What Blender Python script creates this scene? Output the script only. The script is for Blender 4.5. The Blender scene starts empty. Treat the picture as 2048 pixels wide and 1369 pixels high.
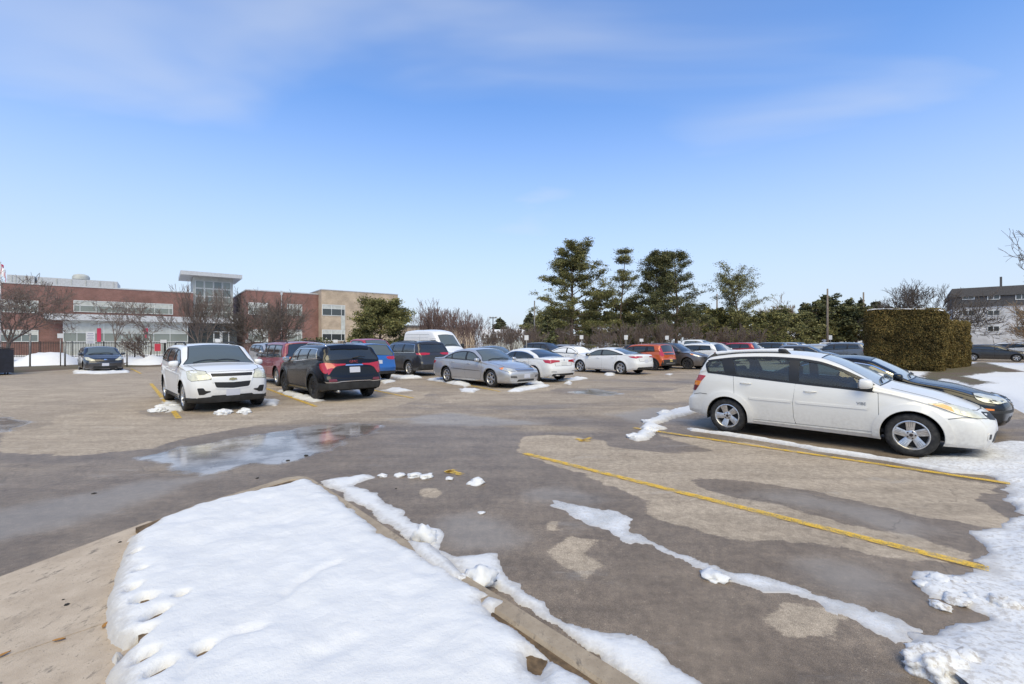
import bpy, bmesh, math, random
import numpy as np
from mathutils import Vector, Matrix
from mathutils.geometry import delaunay_2d_cdt
from mathutils.bvhtree import BVHTree
from mathutils.noise import noise as pnoise

random.seed(7)
SC = bpy.context.scene
COL = SC.collection
# ------------------------------------------------------------------ camera
CAM_H = 1.70
FPX = 2048 * 16.0 / 36.0          # focal length in photograph pixels
cam = bpy.data.cameras.new('camera')
cam.sensor_width = 36.0
cam.lens = 16.0
cam.clip_start = 0.05
cam.clip_end = 4000
cam_o = bpy.data.objects.new('camera', cam)
COL.objects.link(cam_o)
cam_o.location = (0, 0, CAM_H)
cam_o.rotation_euler = (math.radians(90), 0, 0)
SC.camera = cam_o
# ------------------------------------------------------------------ sky, sun, exposure
SUN_EL, SUN_AZ = math.radians(52), math.radians(172)   # azimuth clockwise from +Y
W = bpy.data.worlds.new('World')
SC.world = W
W.use_nodes = True
wn = W.node_tree
wn.nodes.clear()
def wnode(t, **k):
    n = wn.nodes.new(t)
    for a, b in k.items():
        setattr(n, a, b)
    return n
def wl(a, b):
    wn.links.new(a, b)
sky = wnode('ShaderNodeTexSky', sky_type='NISHITA', sun_disc=False)
sky.sun_elevation = SUN_EL
sky.sun_rotation = SUN_AZ
sky.altitude = 100
sky.air_density = 1.25
sky.dust_density = 0.6
sky.ozone_density = 3.0
geo = wnode('ShaderNodeTexCoord')
sep = wnode('ShaderNodeSeparateXYZ')
wl(geo.outputs['Generated'], sep.inputs[0])
zc = wnode('ShaderNodeMath', operation='MAXIMUM'); zc.inputs[1].default_value = 0.0
wl(sep.outputs['Z'], zc.inputs[0])
zz = wnode('ShaderNodeMath', operation='ADD'); zz.inputs[1].default_value = 0.16
wl(zc.outputs[0], zz.inputs[0])
dx = wnode('ShaderNodeMath', operation='DIVIDE'); dy = wnode('ShaderNodeMath', operation='DIVIDE')
wl(sep.outputs['X'], dx.inputs[0]); wl(zz.outputs[0], dx.inputs[1])
wl(sep.outputs['Y'], dy.inputs[0]); wl(zz.outputs[0], dy.inputs[1])
cmb = wnode('ShaderNodeCombineXYZ')
wl(dx.outputs[0], cmb.inputs[0]); wl(dy.outputs[0], cmb.inputs[1])
mpg = wnode('ShaderNodeMapping')
mpg.inputs['Rotation'].default_value = (0, 0, math.radians(18))
mpg.inputs['Scale'].default_value = (0.55, 1.25, 1.0)
mpg.inputs['Location'].default_value = (8.5, 3.1, 0)
wl(cmb.outputs[0], mpg.inputs[0])
n1 = wnode('ShaderNodeTexNoise')
n1.inputs['Scale'].default_value = 1.25
n1.inputs['Detail'].default_value = 4.0
n1.inputs['Roughness'].default_value = 0.45
n1.inputs['Distortion'].default_value = 0.5
wl(mpg.outputs[0], n1.inputs['Vector'])
cr = wnode('ShaderNodeValToRGB')
cr.color_ramp.interpolation = 'B_SPLINE'
cr.color_ramp.elements[0].position = 0.48
cr.color_ramp.elements[0].color = (0, 0, 0, 1)
cr.color_ramp.elements[1].position = 0.72
cr.color_ramp.elements[1].color = (0.66, 0.66, 0.66, 1)
wl(n1.outputs['Fac'], cr.inputs[0])
# thin pale veil that thickens towards the horizon all the way round
veil = wnode('ShaderNodeMapRange', interpolation_type='SMOOTHSTEP')
veil.inputs['From Min'].default_value = 0.55
veil.inputs['From Max'].default_value = -0.05
veil.inputs['To Min'].default_value = 0.02
veil.inputs['To Max'].default_value = 0.93
wl(sep.outputs['Z'], veil.inputs['Value'])
mx = wnode('ShaderNodeMath', operation='MAXIMUM')
wl(cr.outputs['Color'], mx.inputs[0]); wl(veil.outputs[0], mx.inputs[1])
SKY_TINT = wnode('ShaderNodeMix', data_type='RGBA', blend_type='MULTIPLY')
SKY_TINT.inputs['Factor'].default_value = 1.0
SKY_TINT.inputs['B'].default_value = (0.82, 1.20, 1.66, 1)
wl(sky.outputs['Color'], SKY_TINT.inputs['A'])
cm = wnode('ShaderNodeMix', data_type='RGBA')
cm.inputs['B'].default_value = (4.95, 5.4, 6.2, 1)
wl(mx.outputs[0], cm.inputs['Factor'])
wl(SKY_TINT.outputs['Result'], cm.inputs['A'])
bg = wnode('ShaderNodeBackground')
bg.inputs['Strength'].default_value = 0.094
wl(cm.outputs['Result'], bg.inputs['Color'])
wo = wnode('ShaderNodeOutputWorld')
wl(bg.outputs[0], wo.inputs['Surface'])

sun = bpy.data.lights.new('sun', 'SUN')
sun.energy = 2.1
sun.angle = math.radians(55)
sun.color = (1.0, 0.83, 0.42)
sun_o = bpy.data.objects.new('sun', sun)
COL.objects.link(sun_o)
sd_ = Vector((math.sin(SUN_AZ) * math.cos(SUN_EL), math.cos(SUN_AZ) * math.cos(SUN_EL), math.sin(SUN_EL)))
sun_o.rotation_euler = sd_.to_track_quat('Z', 'Y').to_euler()
sun_o.location = (0, 0, 60)
SC.view_settings.view_transform = 'Standard'
SC.view_settings.look = 'None'
SC.view_settings.exposure = 0.62
SC.view_settings.gamma = 1.0
SC.view_settings.use_curve_mapping = False
SC.render.engine = 'CYCLES'
SC.cycles.use_denoising = True
SC.cycles.max_bounces = 6
SC.cycles.transparent_max_bounces = 12
SC.cycles.caustics_reflective = False
SC.cycles.caustics_refractive = False

# ------------------------------------------------------------------ helpers
def G(px, py, z=0.0):
    """photograph pixel of a point that touches a level surface at height z -> world x, y"""
    y = (CAM_H - z) * FPX / (py - 684.5)
    return ((px - 1024.0) / FPX * y, y)
def PX(px, y):
    return (px - 1024.0) / FPX * y
def ZY(py, y):
    return CAM_H - (py - 684.5) / FPX * y

def tag(o, label=None, cat=None, group=None, kind=None):
    if label: o['label'] = label
    if cat: o['category'] = cat
    if group: o['group'] = group
    if kind: o['kind'] = kind
    return o
def empty(name, loc=(0, 0, 0), rz=0.0, parent=None):
    o = bpy.data.objects.new(name, None)
    o.empty_display_size = 0.3
    COL.objects.link(o)
    o.location = loc
    o.rotation_euler = (0, 0, rz)
    if parent: o.parent = parent
    return o
def mesh(name, verts, faces, mat=None, parent=None, smooth=False, loc=None, rz=None):
    me = bpy.data.meshes.new(name)
    me.from_pydata([tuple(v) for v in verts], [], [tuple(f) for f in faces])
    if smooth:
        me.polygons.foreach_set('use_smooth', [True] * len(me.polygons))
    me.update()
    o = bpy.data.objects.new(name, me)
    COL.objects.link(o)
    if mat is not None:
        me.materials.append(mat)
    if parent: o.parent = parent
    if loc: o.location = loc
    if rz is not None: o.rotation_euler = (0, 0, rz)
    return o
def link_copy(o, parent=None):
    c = o.copy()
    COL.objects.link(c)
    c.parent = parent
    return c
def copy_tree(o, parent=None):
    c = link_copy(o, parent)
    for ch in list(o.children):
        copy_tree(ch, c)
    return c

class MB:
    """collects simple solids into one mesh"""
    def __init__(s):
        s.v = []; s.f = []
    def add(s, v, f):
        b = len(s.v)
        s.v += [tuple(p) for p in v]
        s.f += [tuple(i + b for i in q) for q in f]
        return s
    def box(s, a, b, m=None):
        x0, y0, z0 = a; x1, y1, z1 = b
        v = [(x0, y0, z0), (x1, y0, z0), (x1, y1, z0), (x0, y1, z0), (x0, y0, z1), (x1, y0, z1), (x1, y1, z1), (x0, y1, z1)]
        if m is not None: v = [m @ Vector(p) for p in v]
        return s.add(v, [(0, 3, 2, 1), (4, 5, 6, 7), (0, 1, 5, 4), (1, 2, 6, 5), (2, 3, 7, 6), (3, 0, 4, 7)])
    def bbox(s, a, b, r):
        """box with chamfered vertical and top edges"""
        x0, y0, z0 = a; x1, y1, z1 = b
        def ring(x0, y0, x1, y1, c, z):
            return [(x0 + c, y0, z), (x1 - c, y0, z), (x1, y0 + c, z), (x1, y1 - c, z), (x1 - c, y1, z), (x0 + c, y1, z), (x0, y1 - c, z), (x0, y0 + c, z)]
        v = ring(x0, y0, x1, y1, r, z0) + ring(x0, y0, x1, y1, r, z1 - r) + ring(x0 + r, y0 + r, x1 - r, y1 - r, r * .6, z1)
        f = [tuple(range(7, -1, -1)), tuple(range(16, 24))]
        for k in (0, 8):
            for i in range(8):
                f.append((k + i, k + (i + 1) % 8, k + 8 + (i + 1) % 8, k + 8 + i))
        return s.add(v, f)
    def tube(s, pts, rad, n=8, caps=True):
        pts = [Vector(p) for p in pts]
        if not hasattr(rad, '__len__'): rad = [rad] * len(pts)
        rings = []
        prev = None
        for i, p in enumerate(pts):
            t = (pts[min(i + 1, len(pts) - 1)] - pts[max(i - 1, 0)])
            t = t.normalized() if t.length > 1e-9 else Vector((0, 0, 1))
            if prev is None:
                a = t.cross(Vector((0, 0, 1)))
                if a.length < .1: a = t.cross(Vector((1, 0, 0)))
            else:
                a = prev - t * prev.dot(t)
            a.normalize(); prev = a
            b = t.cross(a)
            rings.append([p + (a * math.cos(2 * math.pi * k / n) + b * math.sin(2 * math.pi * k / n)) * rad[i] for k in range(n)])
        v = [q for r in rings for q in r]
        f = []
        for i in range(len(pts) - 1):
            for k in range(n):
                f.append((i * n + k, i * n + (k + 1) % n, (i + 1) * n + (k + 1) % n, (i + 1) * n + k))
        if caps:
            f.append(tuple(range(n - 1, -1, -1)))
            f.append(tuple(range((len(pts) - 1) * n, len(pts) * n)))
        return s.add(v, f)
    def lathe(s, prof, n=24, axis='z', c=(0, 0, 0)):
        """prof: (radius, height) pairs"""
        v = []
        for r, h in prof:
            for k in range(n):
                a = 2 * math.pi * k / n
                p = (r * math.cos(a), r * math.sin(a), h) if axis == 'z' else (r * math.cos(a), h, r * math.sin(a))
                v.append((p[0] + c[0], p[1] + c[1], p[2] + c[2]))
        f = []
        for i in range(len(prof) - 1):
            for k in range(n):
                f.append((i * n + k, i * n + (k + 1) % n, (i + 1) * n + (k + 1) % n, (i + 1) * n + k))
        return s.add(v, f)
    def prism(s, poly, z0, z1):
        n = len(poly)
        v = [(p[0], p[1], z0) for p in poly] + [(p[0], p[1], z1) for p in poly]
        f = [tuple(range(n - 1, -1, -1)), tuple(range(n, 2 * n))]
        for i in range(n):
            f.append((i, (i + 1) % n, n + (i + 1) % n, n + i))
        return s.add(v, f)
    def build(s, name, mat, parent=None, smooth=False, loc=None, rz=None):
        o = mesh(name, s.v, s.f, mat, parent, smooth, loc, rz)
        return o

def fix_normals(o):
    bm = bmesh.new(); bm.from_mesh(o.data)
    bmesh.ops.recalc_face_normals(bm, faces=bm.faces)
    bm.to_mesh(o.data); bm.free()
    return o
def auto_smooth(o, ang=35):
    """smooth faces, sharp edges kept where the surface folds"""
    me = o.data
    bm = bmesh.new(); bm.from_mesh(me)
    ca = math.radians(ang)
    for f in bm.faces: f.smooth = True
    for e in bm.edges:
        if len(e.link_faces) != 2 or e.calc_face_angle(0) > ca:
            e.smooth = False
    bm.to_mesh(me); bm.free()
    return o

# ------------------------------------------------------------------ materials
def srgb(r, g, b):
    f = lambda c: (c / 255 / 12.92) if c / 255 <= .04045 else ((c / 255 + .055) / 1.055) ** 2.4
    return (f(r), f(g), f(b), 1)
class NT:
    def __init__(s, name):
        s.m = bpy.data.materials.new(name)
        s.m.use_nodes = True
        s.t = s.m.node_tree
        s.b = s.t.nodes['Principled BSDF']
    def n(s, t, **k):
        x = s.t.nodes.new(t)
        for a, b in k.items(): setattr(x, a, b)
        return x
    def l(s, a, b): s.t.links.new(a, b)
    def coord(s, kind='Object', scale=(1, 1, 1), rot=(0, 0, 0)):
        c = s.n('ShaderNodeTexCoord'); m = s.n('ShaderNodeMapping')
        m.inputs['Scale'].default_value = scale
        m.inputs['Rotation'].default_value = rot
        s.l(c.outputs[kind], m.inputs[0])
        return m.outputs[0]
    def pos(s, scale=(1, 1, 1), rot=(0, 0, 0)):
        c = s.n('ShaderNodeNewGeometry'); m = s.n('ShaderNodeMapping')
        m.inputs['Scale'].default_value = scale
        m.inputs['Rotation'].default_value = rot
        s.l(c.outputs['Position'], m.inputs[0])
        return m.outputs[0]
    def noise(s, vec, scale, detail=4, rough=.55, dist=0.0):
        x = s.n('ShaderNodeTexNoise')
        x.inputs['Scale'].default_value = scale
        x.inputs['Detail'].default_value = detail
        x.inputs['Roughness'].default_value = rough
        x.inputs['Distortion'].default_value = dist
        if vec is not None: s.l(vec, x.inputs['Vector'])
        return x.outputs['Fac']
    def math(s, op, a, b=None, clamp=False):
        x = s.n('ShaderNodeMath', operation=op, use_clamp=clamp)
        for i, v in enumerate((a, b)):
            if v is None: continue
            if isinstance(v, (int, float)): x.inputs[i].default_value = v
            else: s.l(v, x.inputs[i])
        return x.outputs[0]
    def ramp(s, v, a, b, lo=0.0, hi=1.0):
        x = s.n('ShaderNodeMapRange', interpolation_type='SMOOTHSTEP')
        x.inputs['From Min'].default_value = a; x.inputs['From Max'].default_value = b
        x.inputs['To Min'].default_value = lo; x.inputs['To Max'].default_value = hi
        s.l(v, x.inputs['Value'])
        return x.outputs[0]
    def mix(s, f, a, b, mode='MIX'):
        x = s.n('ShaderNodeMix', data_type='RGBA', blend_type=mode)
        for k, v in (('Factor', f), ('A', a), ('B', b)):
            if isinstance(v, (int, float)): x.inputs[k].default_value = v
            elif isinstance(v, tuple): x.inputs[k].default_value = v if len(v) == 4 else v + (1,)
            else: s.l(v, x.inputs[k])
        return x.outputs['Result']
    def attr(s, name):
        x = s.n('ShaderNodeAttribute', attribute_name=name)
        return x.outputs['Fac']
    def bump(s, h, strength=.3, dist=.01, normal=None):
        x = s.n('ShaderNodeBump')
        x.inputs['Strength'].default_value = strength
        x.inputs['Distance'].default_value = dist
        s.l(h, x.inputs['Height'])
        if normal is not None: s.l(normal, x.inputs['Normal'])
        return x.outputs['Normal']
    def set(s, **k):
        names = dict(col='Base Color', rough='Roughness', metal='Metallic', spec='Specular IOR Level', coat='Coat Weight',
                     crough='Coat Roughness', normal='Normal', trans='Transmission Weight', alpha='Alpha', sheen='Sheen Weight')
        for a, v in k.items():
            i = s.b.inputs[names[a]]
            if isinstance(v, (int, float)): i.default_value = v
            elif isinstance(v, tuple): i.default_value = v if len(v) == 4 else v + (1,)
            else: s.l(v, i)
        return s.m
MATS = {}
def plain(name, col, rough=.5, metal=0.0, coat=0.0, spec=.5, var=0.0, vscale=8.0, bump=0.0):
    if name in MATS: return MATS[name]
    t = NT(name)
    c = col if len(col) == 4 else tuple(col) + (1,)
    if var or bump:
        nz = t.noise(t.coord('Object'), vscale, 5)
        if var:
            lo = tuple(x * (1 - var) for x in c[:3]); hi = tuple(min(1, x * (1 + var)) for x in c[:3])
            t.set(col=t.mix(t.ramp(nz, .3, .7), lo, hi))
        else:
            t.set(col=c)
        if bump: t.set(normal=t.bump(nz, bump, .02))
    else:
        t.set(col=c)
    t.set(rough=rough, metal=metal, coat=coat, spec=spec)
    MATS[name] = t.m
    return t.m
def paint(name, col, metal=0.0, rough=.38, dirt=.35, coat=.85, spec=.5):
    """clear-coated car paint with road-salt film low on the panels"""
    if name in MATS: return MATS[name]
    t = NT(name)
    tc = t.n('ShaderNodeTexCoord')
    sp = t.n('ShaderNodeSeparateXYZ'); t.l(tc.outputs['Object'], sp.inputs[0])
    nz = t.noise(tc.outputs['Object'], 3.0, 5, .6)
    nf = t.noise(tc.outputs['Object'], 22.0, 4, .6)
    hgt = t.math('ADD', sp.outputs['Z'], t.math('MULTIPLY', t.math('SUBTRACT', nz, .5), .5))
    lo = t.ramp(hgt, .75, .2, 0, 1)
    d = t.math('MULTIPLY', lo, t.ramp(nf, .25, .75, .35, 1))
    d = t.math('MULTIPLY', d, dirt)
    d = t.math('ADD', d, t.math('MULTIPLY', t.ramp(nz, .4, .8), .06 * dirt / .35))
    t.set(col=t.mix(d, tuple(col), (.30, .265, .235, 1)))
    t.set(metal=t.math('MULTIPLY', t.math('SUBTRACT', 1.0, d), metal) if metal else 0.0)
    t.set(rough=rough, spec=spec, coat=t.math('SUBTRACT', coat, t.math('MULTIPLY', d, 1.2, True)), crough=.045)
    # the sheet's inner side carries dark lining
    gm = t.n('ShaderNodeNewGeometry'); lin_ = t.n('ShaderNodeBsdfDiffuse'); lin_.inputs[0].default_value = (.03, .03, .032, 1)
    mxs = t.n('ShaderNodeMixShader'); out = [x for x in t.t.nodes if x.type == 'OUTPUT_MATERIAL'][0]
    t.l(gm.outputs['Backfacing'], mxs.inputs[0]); t.l(t.b.outputs[0], mxs.inputs[1]); t.l(lin_.outputs[0], mxs.inputs[2])
    t.l(mxs.outputs[0], out.inputs['Surface'])
    MATS[name] = t.m
    return t.m
def glass_mat(name, tint, opaque=False):
    if name in MATS: return MATS[name]
    t = NT(name)
    if opaque:
        t.set(col=tint, rough=.06, spec=.6, coat=.6, crough=.02)
    else:
        t.t.nodes.remove(t.b)
        out = [x for x in t.t.nodes if x.type == 'OUTPUT_MATERIAL'][0]
        tr = t.n('ShaderNodeBsdfTransparent'); tr.inputs[0].default_value = tint if len(tint) == 4 else tint + (1,)
        gl = t.n('ShaderNodeBsdfGlossy'); gl.inputs['Roughness'].default_value = .03
        fr = t.n('ShaderNodeMath', operation='MULTIPLY_ADD'); lw = t.n('ShaderNodeLayerWeight'); lw.inputs[0].default_value = .5
        pw = t.n('ShaderNodeMath', operation='POWER'); pw.inputs[1].default_value = 4.0
        t.l(lw.outputs['Facing'], pw.inputs[0]); t.l(pw.outputs[0], fr.inputs[0]); fr.inputs[1].default_value = .9; fr.inputs[2].default_value = .055
        film = t.n('ShaderNodeBsdfDiffuse'); film.inputs[0].default_value = (.32, .33, .33, 1)
        m0 = t.n('ShaderNodeMixShader'); m0.inputs[0].default_value = .10
        t.l(tr.outputs[0], m0.inputs[1]); t.l(film.outputs[0], m0.inputs[2])
        m1 = t.n('ShaderNodeMixShader')
        t.l(fr.outputs[0], m1.inputs[0]); t.l(m0.outputs[0], m1.inputs[1]); t.l(gl.outputs[0], m1.inputs[2])
        t.l(m1.outputs[0], out.inputs['Surface'])
    MATS[name] = t.m
    return t.m
def wet_rubber():
    t = NT('tyre_rubber')
    nz = t.noise(t.coord('Object'), 14, 5)
    t.set(col=t.mix(t.ramp(nz, .35, .75), (.012, .012, .013), (.05, .046, .043)), rough=.75)
    return t.m
M_TYRE = wet_rubber()
M_BLACK = plain('black_trim', (.014, .014, .015), .45)
M_CLAD = plain('grey_cladding', (.024, .024, .025), .65, var=.3)
M_SEAM = plain('panel_gap', (.012, .012, .013), .8)
M_CHROME = plain('chrome', (.82, .82, .84), .12, 1.0)
M_ALLOY = plain('alloy_rim', (.56, .55, .55), .32, .75, var=.18, vscale=20)
M_ALLOYD = plain('steel_rim_black', (.02, .02, .022), .5)
M_ALLOYG = plain('alloy_rim_grey', (.30, .30, .31), .35, .7)
M_BRAKESH = plain('brake_shadow', (.03, .027, .026), .7, .2)  # near-black backing disc at the brake; shade behind the spokes put into its colour
M_RUST = plain('lug_nut', (.06, .045, .04), .5, .6)
M_WELL = plain('wheel_well', (.01, .01, .01), .9)
M_RED = plain('tail_lens_red', (.42, .008, .015), .12, coat=1.0)
M_AMBER = plain('lens_amber', (.85, .24, .02), .15, coat=1.0)
M_DRED = plain('reflector_red', (.14, .008, .012), .2, coat=.6)
M_HEAD = plain('head_lens_yellowed', (.62, .60, .47), .16, coat=1.0, var=.15, vscale=16)
M_HEADC = plain('head_lens_clear', (.52, .54, .56), .10, .35, coat=1.0)
M_REFL = plain('lamp_reflector', (.66, .64, .56), .25, .2, coat=.6)
M_PLATE = plain('blank_plate', (.56, .57, .64), .45)
M_GRILL = plain('grille_mesh', (.012, .012, .013), .55)
M_SEAT = plain('seat_fabric', (.035, .035, .038), .85, var=.2)
M_DASH = plain('dashboard', (.025, .025, .027), .7)
M_GLASS = glass_mat('window_glass', (.58, .68, .64))
M_GLASSD = glass_mat('window_glass_tinted', (.022, .026, .027), True)
M_GLASSM = glass_mat('window_glass_mid', (.095, .112, .108), True)
M_PALEW = plain('pale_windshield', (.36, .39, .39), .28, coat=.9)  # even pale grey, opaque and half-matte, for windshields
M_SNOWCAR = plain('snow_on_glass', (.80, .82, .85), .7)
M_WHITE = paint('paint_white', (.73, .715, .68, 1), dirt=.42)
M_WHITE2 = paint('paint_white_cool', (.78, .78, .78, 1), dirt=.38)
M_BLACKP = paint('paint_black', (.004, .004, .0045, 1), rough=.22, dirt=.035, coat=.35, spec=.3)
M_SILVER = paint('paint_silver', (.50, .50, .51, 1), .55, .34, .3)
M_GREY = paint('paint_charcoal', (.032, .032, .036, 1), .2, .32, .15, .5)
M_BROWNG = paint('paint_brown_grey', (.090, .080, .078, 1), .3, .36, .25)
M_REDP = paint('paint_dark_red', (.24, .028, .042, 1), .1, .4, .4)
M_REDB = paint('paint_bright_red', (.40, .025, .03, 1), .1, .35, .25)
M_BLUE = paint('paint_blue', (.018, .13, .42, 1), .3, .32, .25)
M_ORANGE = paint('paint_orange', (.56, .105, .02, 1), .2, .32, .15)
M_NAVY = paint('paint_navy', (.02, .04, .10, 1), .2, .35, .25)
M_GBLUE = paint('paint_grey_blue', (.13, .145, .17, 1), .4, .35, .3)
# ------------------------------------------------------------------ car builder
def pchip(pts):
    xs = np.array([p[0] for p in pts], float); ys = np.array([p[1] for p in pts], float)
    h = np.diff(xs); d = np.diff(ys) / h
    m = np.zeros(len(xs))
    m[0], m[-1] = d[0], d[-1]
    for i in range(1, len(xs) - 1):
        if d[i - 1] * d[i] > 0:
            w1 = 2 * h[i] + h[i - 1]; w2 = h[i] + 2 * h[i - 1]
            m[i] = (w1 + w2) / (w1 / d[i - 1] + w2 / d[i])
    def f(x):
        x = np.clip(np.asarray(x, float), xs[0], xs[-1])
        i = np.clip(np.searchsorted(xs, x, 'right') - 1, 0, len(h) - 1)
        t = (x - xs[i]) / h[i]
        return (ys[i] * (1 + 2 * t) * (1 - t) ** 2 + m[i] * h[i] * t * (1 - t) ** 2
                + ys[i + 1] * t * t * (3 - 2 * t) + m[i + 1] * h[i] * t * t * (t - 1))
    return f
def lin(pts):
    xs = [p[0] for p in pts]; ys = [p[1] for p in pts]
    return lambda x: np.interp(x, xs, ys)
def in_poly(P, poly):
    x, y = P[:, 0], P[:, 1]
    ins = np.zeros(len(P), bool)
    n = len(poly)
    for i in range(n):
        x0, y0 = poly[i]; x1, y1 = poly[(i + 1) % n]
        if y0 == y1: continue
        c = ((y0 > y) != (y1 > y)) & (x < (x1 - x0) * (y - y0) / (y1 - y0) + x0)
        ins ^= c
    return ins
def near_poly(P, poly):
    """nearest boundary point and distance"""
    best = np.full(len(P), 1e9); Q = P.copy()
    n = len(poly)
    for i in range(n):
        a = np.array(poly[i], float); b = np.array(poly[(i + 1) % n], float)
        ab = b - a
        L2 = ab.dot(ab)
        if L2 < 1e-12: continue
        t = np.clip(((P - a) @ ab) / L2, 0, 1)
        q = a + t[:, None] * ab
        d = np.hypot(P[:, 0] - q[:, 0], P[:, 1] - q[:, 1])
        k = d < best
        best[k] = d[k]; Q[k] = q[k]
    return Q, best
def sdf(P, poly):
    """signed distance, positive inside"""
    _, d = near_poly(P, poly)
    return np.where(in_poly(P, poly), d, -d)
def round_poly(poly, r, n=4):
    out = []
    N = len(poly)
    for i in range(N):
        p = Vector(poly[i][:2]); a = Vector(poly[i - 1][:2]); b = Vector(poly[(i + 1) % N][:2])
        u = a - p; v = b - p
        k = min(r, u.length * .45, v.length * .45)
        if k < 1e-4: out.append(tuple(p)); continue
        p0 = p + u.normalized() * k; p1 = p + v.normalized() * k
        for j in range(n + 1):
            t = j / n
            q = p0 * (1 - t) ** 2 + p * 2 * t * (1 - t) + p1 * t * t
            out.append((q.x, q.y))
    return out
def clip_half(poly, p, q):
    """keep the side to the left of the line p->q"""
    def sd(a): return (q[0] - p[0]) * (a[1] - p[1]) - (q[1] - p[1]) * (a[0] - p[0])
    out = []
    for i in range(len(poly)):
        a, b = poly[i], poly[(i + 1) % len(poly)]
        sa, sb = sd(a), sd(b)
        if sa >= 0: out.append(a)
        if (sa > 0 and sb < 0) or (sa < 0 and sb > 0):
            t = sa / (sa - sb)
            out.append((a[0] + (b[0] - a[0]) * t, a[1] + (b[1] - a[1]) * t))
    return out

DIRS = {'L': Vector((0, -1, 0)), 'R': Vector((0, 1, 0)), 'F': Vector((-1, 0, 0)), 'B': Vector((1, 0, 0)), 'T': Vector((0, 0, -1))}
WHEELS = {}
def wheel_data(style, r, tw, rf=.64):
    k = (style, r, tw, rf)
    if k in WHEELS: return WHEELS[k]
    rr = r * rf
    t = MB().lathe([(rr, -tw * .44), (rr + .018, -tw * .49), (r - .045, -tw * .5), (r - .012, -tw * .43), (r, -tw * .30), (r + .001, 0), (r, tw * .30),
                    (r - .012, tw * .43), (r - .045, tw * .5), (rr + .018, tw * .49), (rr, tw * .44)], 40, 'y')
    to = t.build('tyre', M_TYRE, None, True)
    m = MB()
    m.lathe([(rr + .006, tw * .45), (rr - .008, tw * .47), (rr - .016, tw * .44), (rr - .03, tw * .2), (rr - .035, -tw * .42)], 40, 'y')
    ns, w0, w1, skew, r0, rim_m = dict(vibe=(5, .085, .125, .055, .30, M_ALLOY), five=(5, .075, .06, 0, .3, M_ALLOY), ten=(10, .028, .03, .01, .3, M_ALLOY),
                                 six=(6, .06, .055, 0, .3, M_ALLOY), seven=(7, .045, .04, .0, .3, M_ALLOYG), split=(10, .02, .045, .03, .35, M_ALLOY),
                                 steel=(7, .10, .10, 0, .5, M_ALLOYD))[style]
    for i in range(ns):
        a = 2 * math.pi * i / ns + math.pi / 2
        ca, sa = math.cos(a), math.sin(a)
        V = []
        prof = [(rr * r0 * .55, tw * .30, w0, 0), (rr * .55, tw * .37, (w0 + w1) / 2, skew * .5), (rr - .012, tw * .43, w1, skew)]
        sk = skew if style != 'split' else (skew if i % 2 else -skew)
        for rad, yy, w, s_ in prof:
            s_ = s_ if style != 'split' else (s_ if i % 2 else -s_)
            for q, dy in ((-.5, -.028), (-.5, -.004), (-.36, 0), (.36, 0), (.5, -.004), (.5, -.028)):
                tx = q * w + s_
                V.append((rad * ca - tx * sa, yy + dy, rad * sa + tx * ca))
        F = []
        for j in range(2):
            for q in range(5):
                F.append((j * 6 + q, j * 6 + q + 1, j * 6 + 6 + q + 1, j * 6 + 6 + q))
        m.add(V, F)
        if style == 'vibe':      # machined grooves along each spoke
            for gx in (-.22, 0.0, .22):
                V = []
                for rad, yy, w, s_ in prof[1:]:
                    for dq in (-.025, .025):
                        tx = (gx + dq) * w + s_
                        V.append((rad * ca - tx * sa, yy + .0012, rad * sa + tx * ca))
                MBG = WHEELS.setdefault('groove', MB())
                MBG.add(V, [(0, 1, 3, 2)])
    m.lathe([(rr * .34, tw * .22), (rr * .34, tw * .31), (rr * .30, tw * .34), (rr * .16, tw * .345), (rr * .15, tw * .36), (.001, tw * .365)], 24, 'y')
    ro = fix_normals(m.build('rim', rim_m)); auto_smooth(ro, 40)
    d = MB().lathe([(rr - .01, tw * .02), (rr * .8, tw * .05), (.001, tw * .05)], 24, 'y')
    do = d.build('brake_shade_disc', M_BRAKESH)
    e = MB()
    for i in range(5):
        a = 2 * math.pi * (i + .5) / 5 + math.pi / 2
        c = (math.cos(a) * rr * .235, 0, math.sin(a) * rr * .235)
        e.lathe([(.011, tw * .335), (.011, tw * .36), (.001, tw * .365)], 8, 'y', c)
    e.lathe([(rr * .12, tw * .35), (rr * .11, tw * .375), (.001, tw * .378)], 16, 'y')
    eo = e.build('lug_nuts', M_RUST)
    go = None
    if style == 'vibe':
        go = WHEELS.pop('groove').build('rim_groove', M_ALLOYG)
    WHEELS[k] = [x.data if x else None for x in (to, ro, do, eo, go)]
    for x in (to, ro, do, eo, go):
        if x: bpy.data.objects.remove(x)
    return WHEELS[k]

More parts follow.
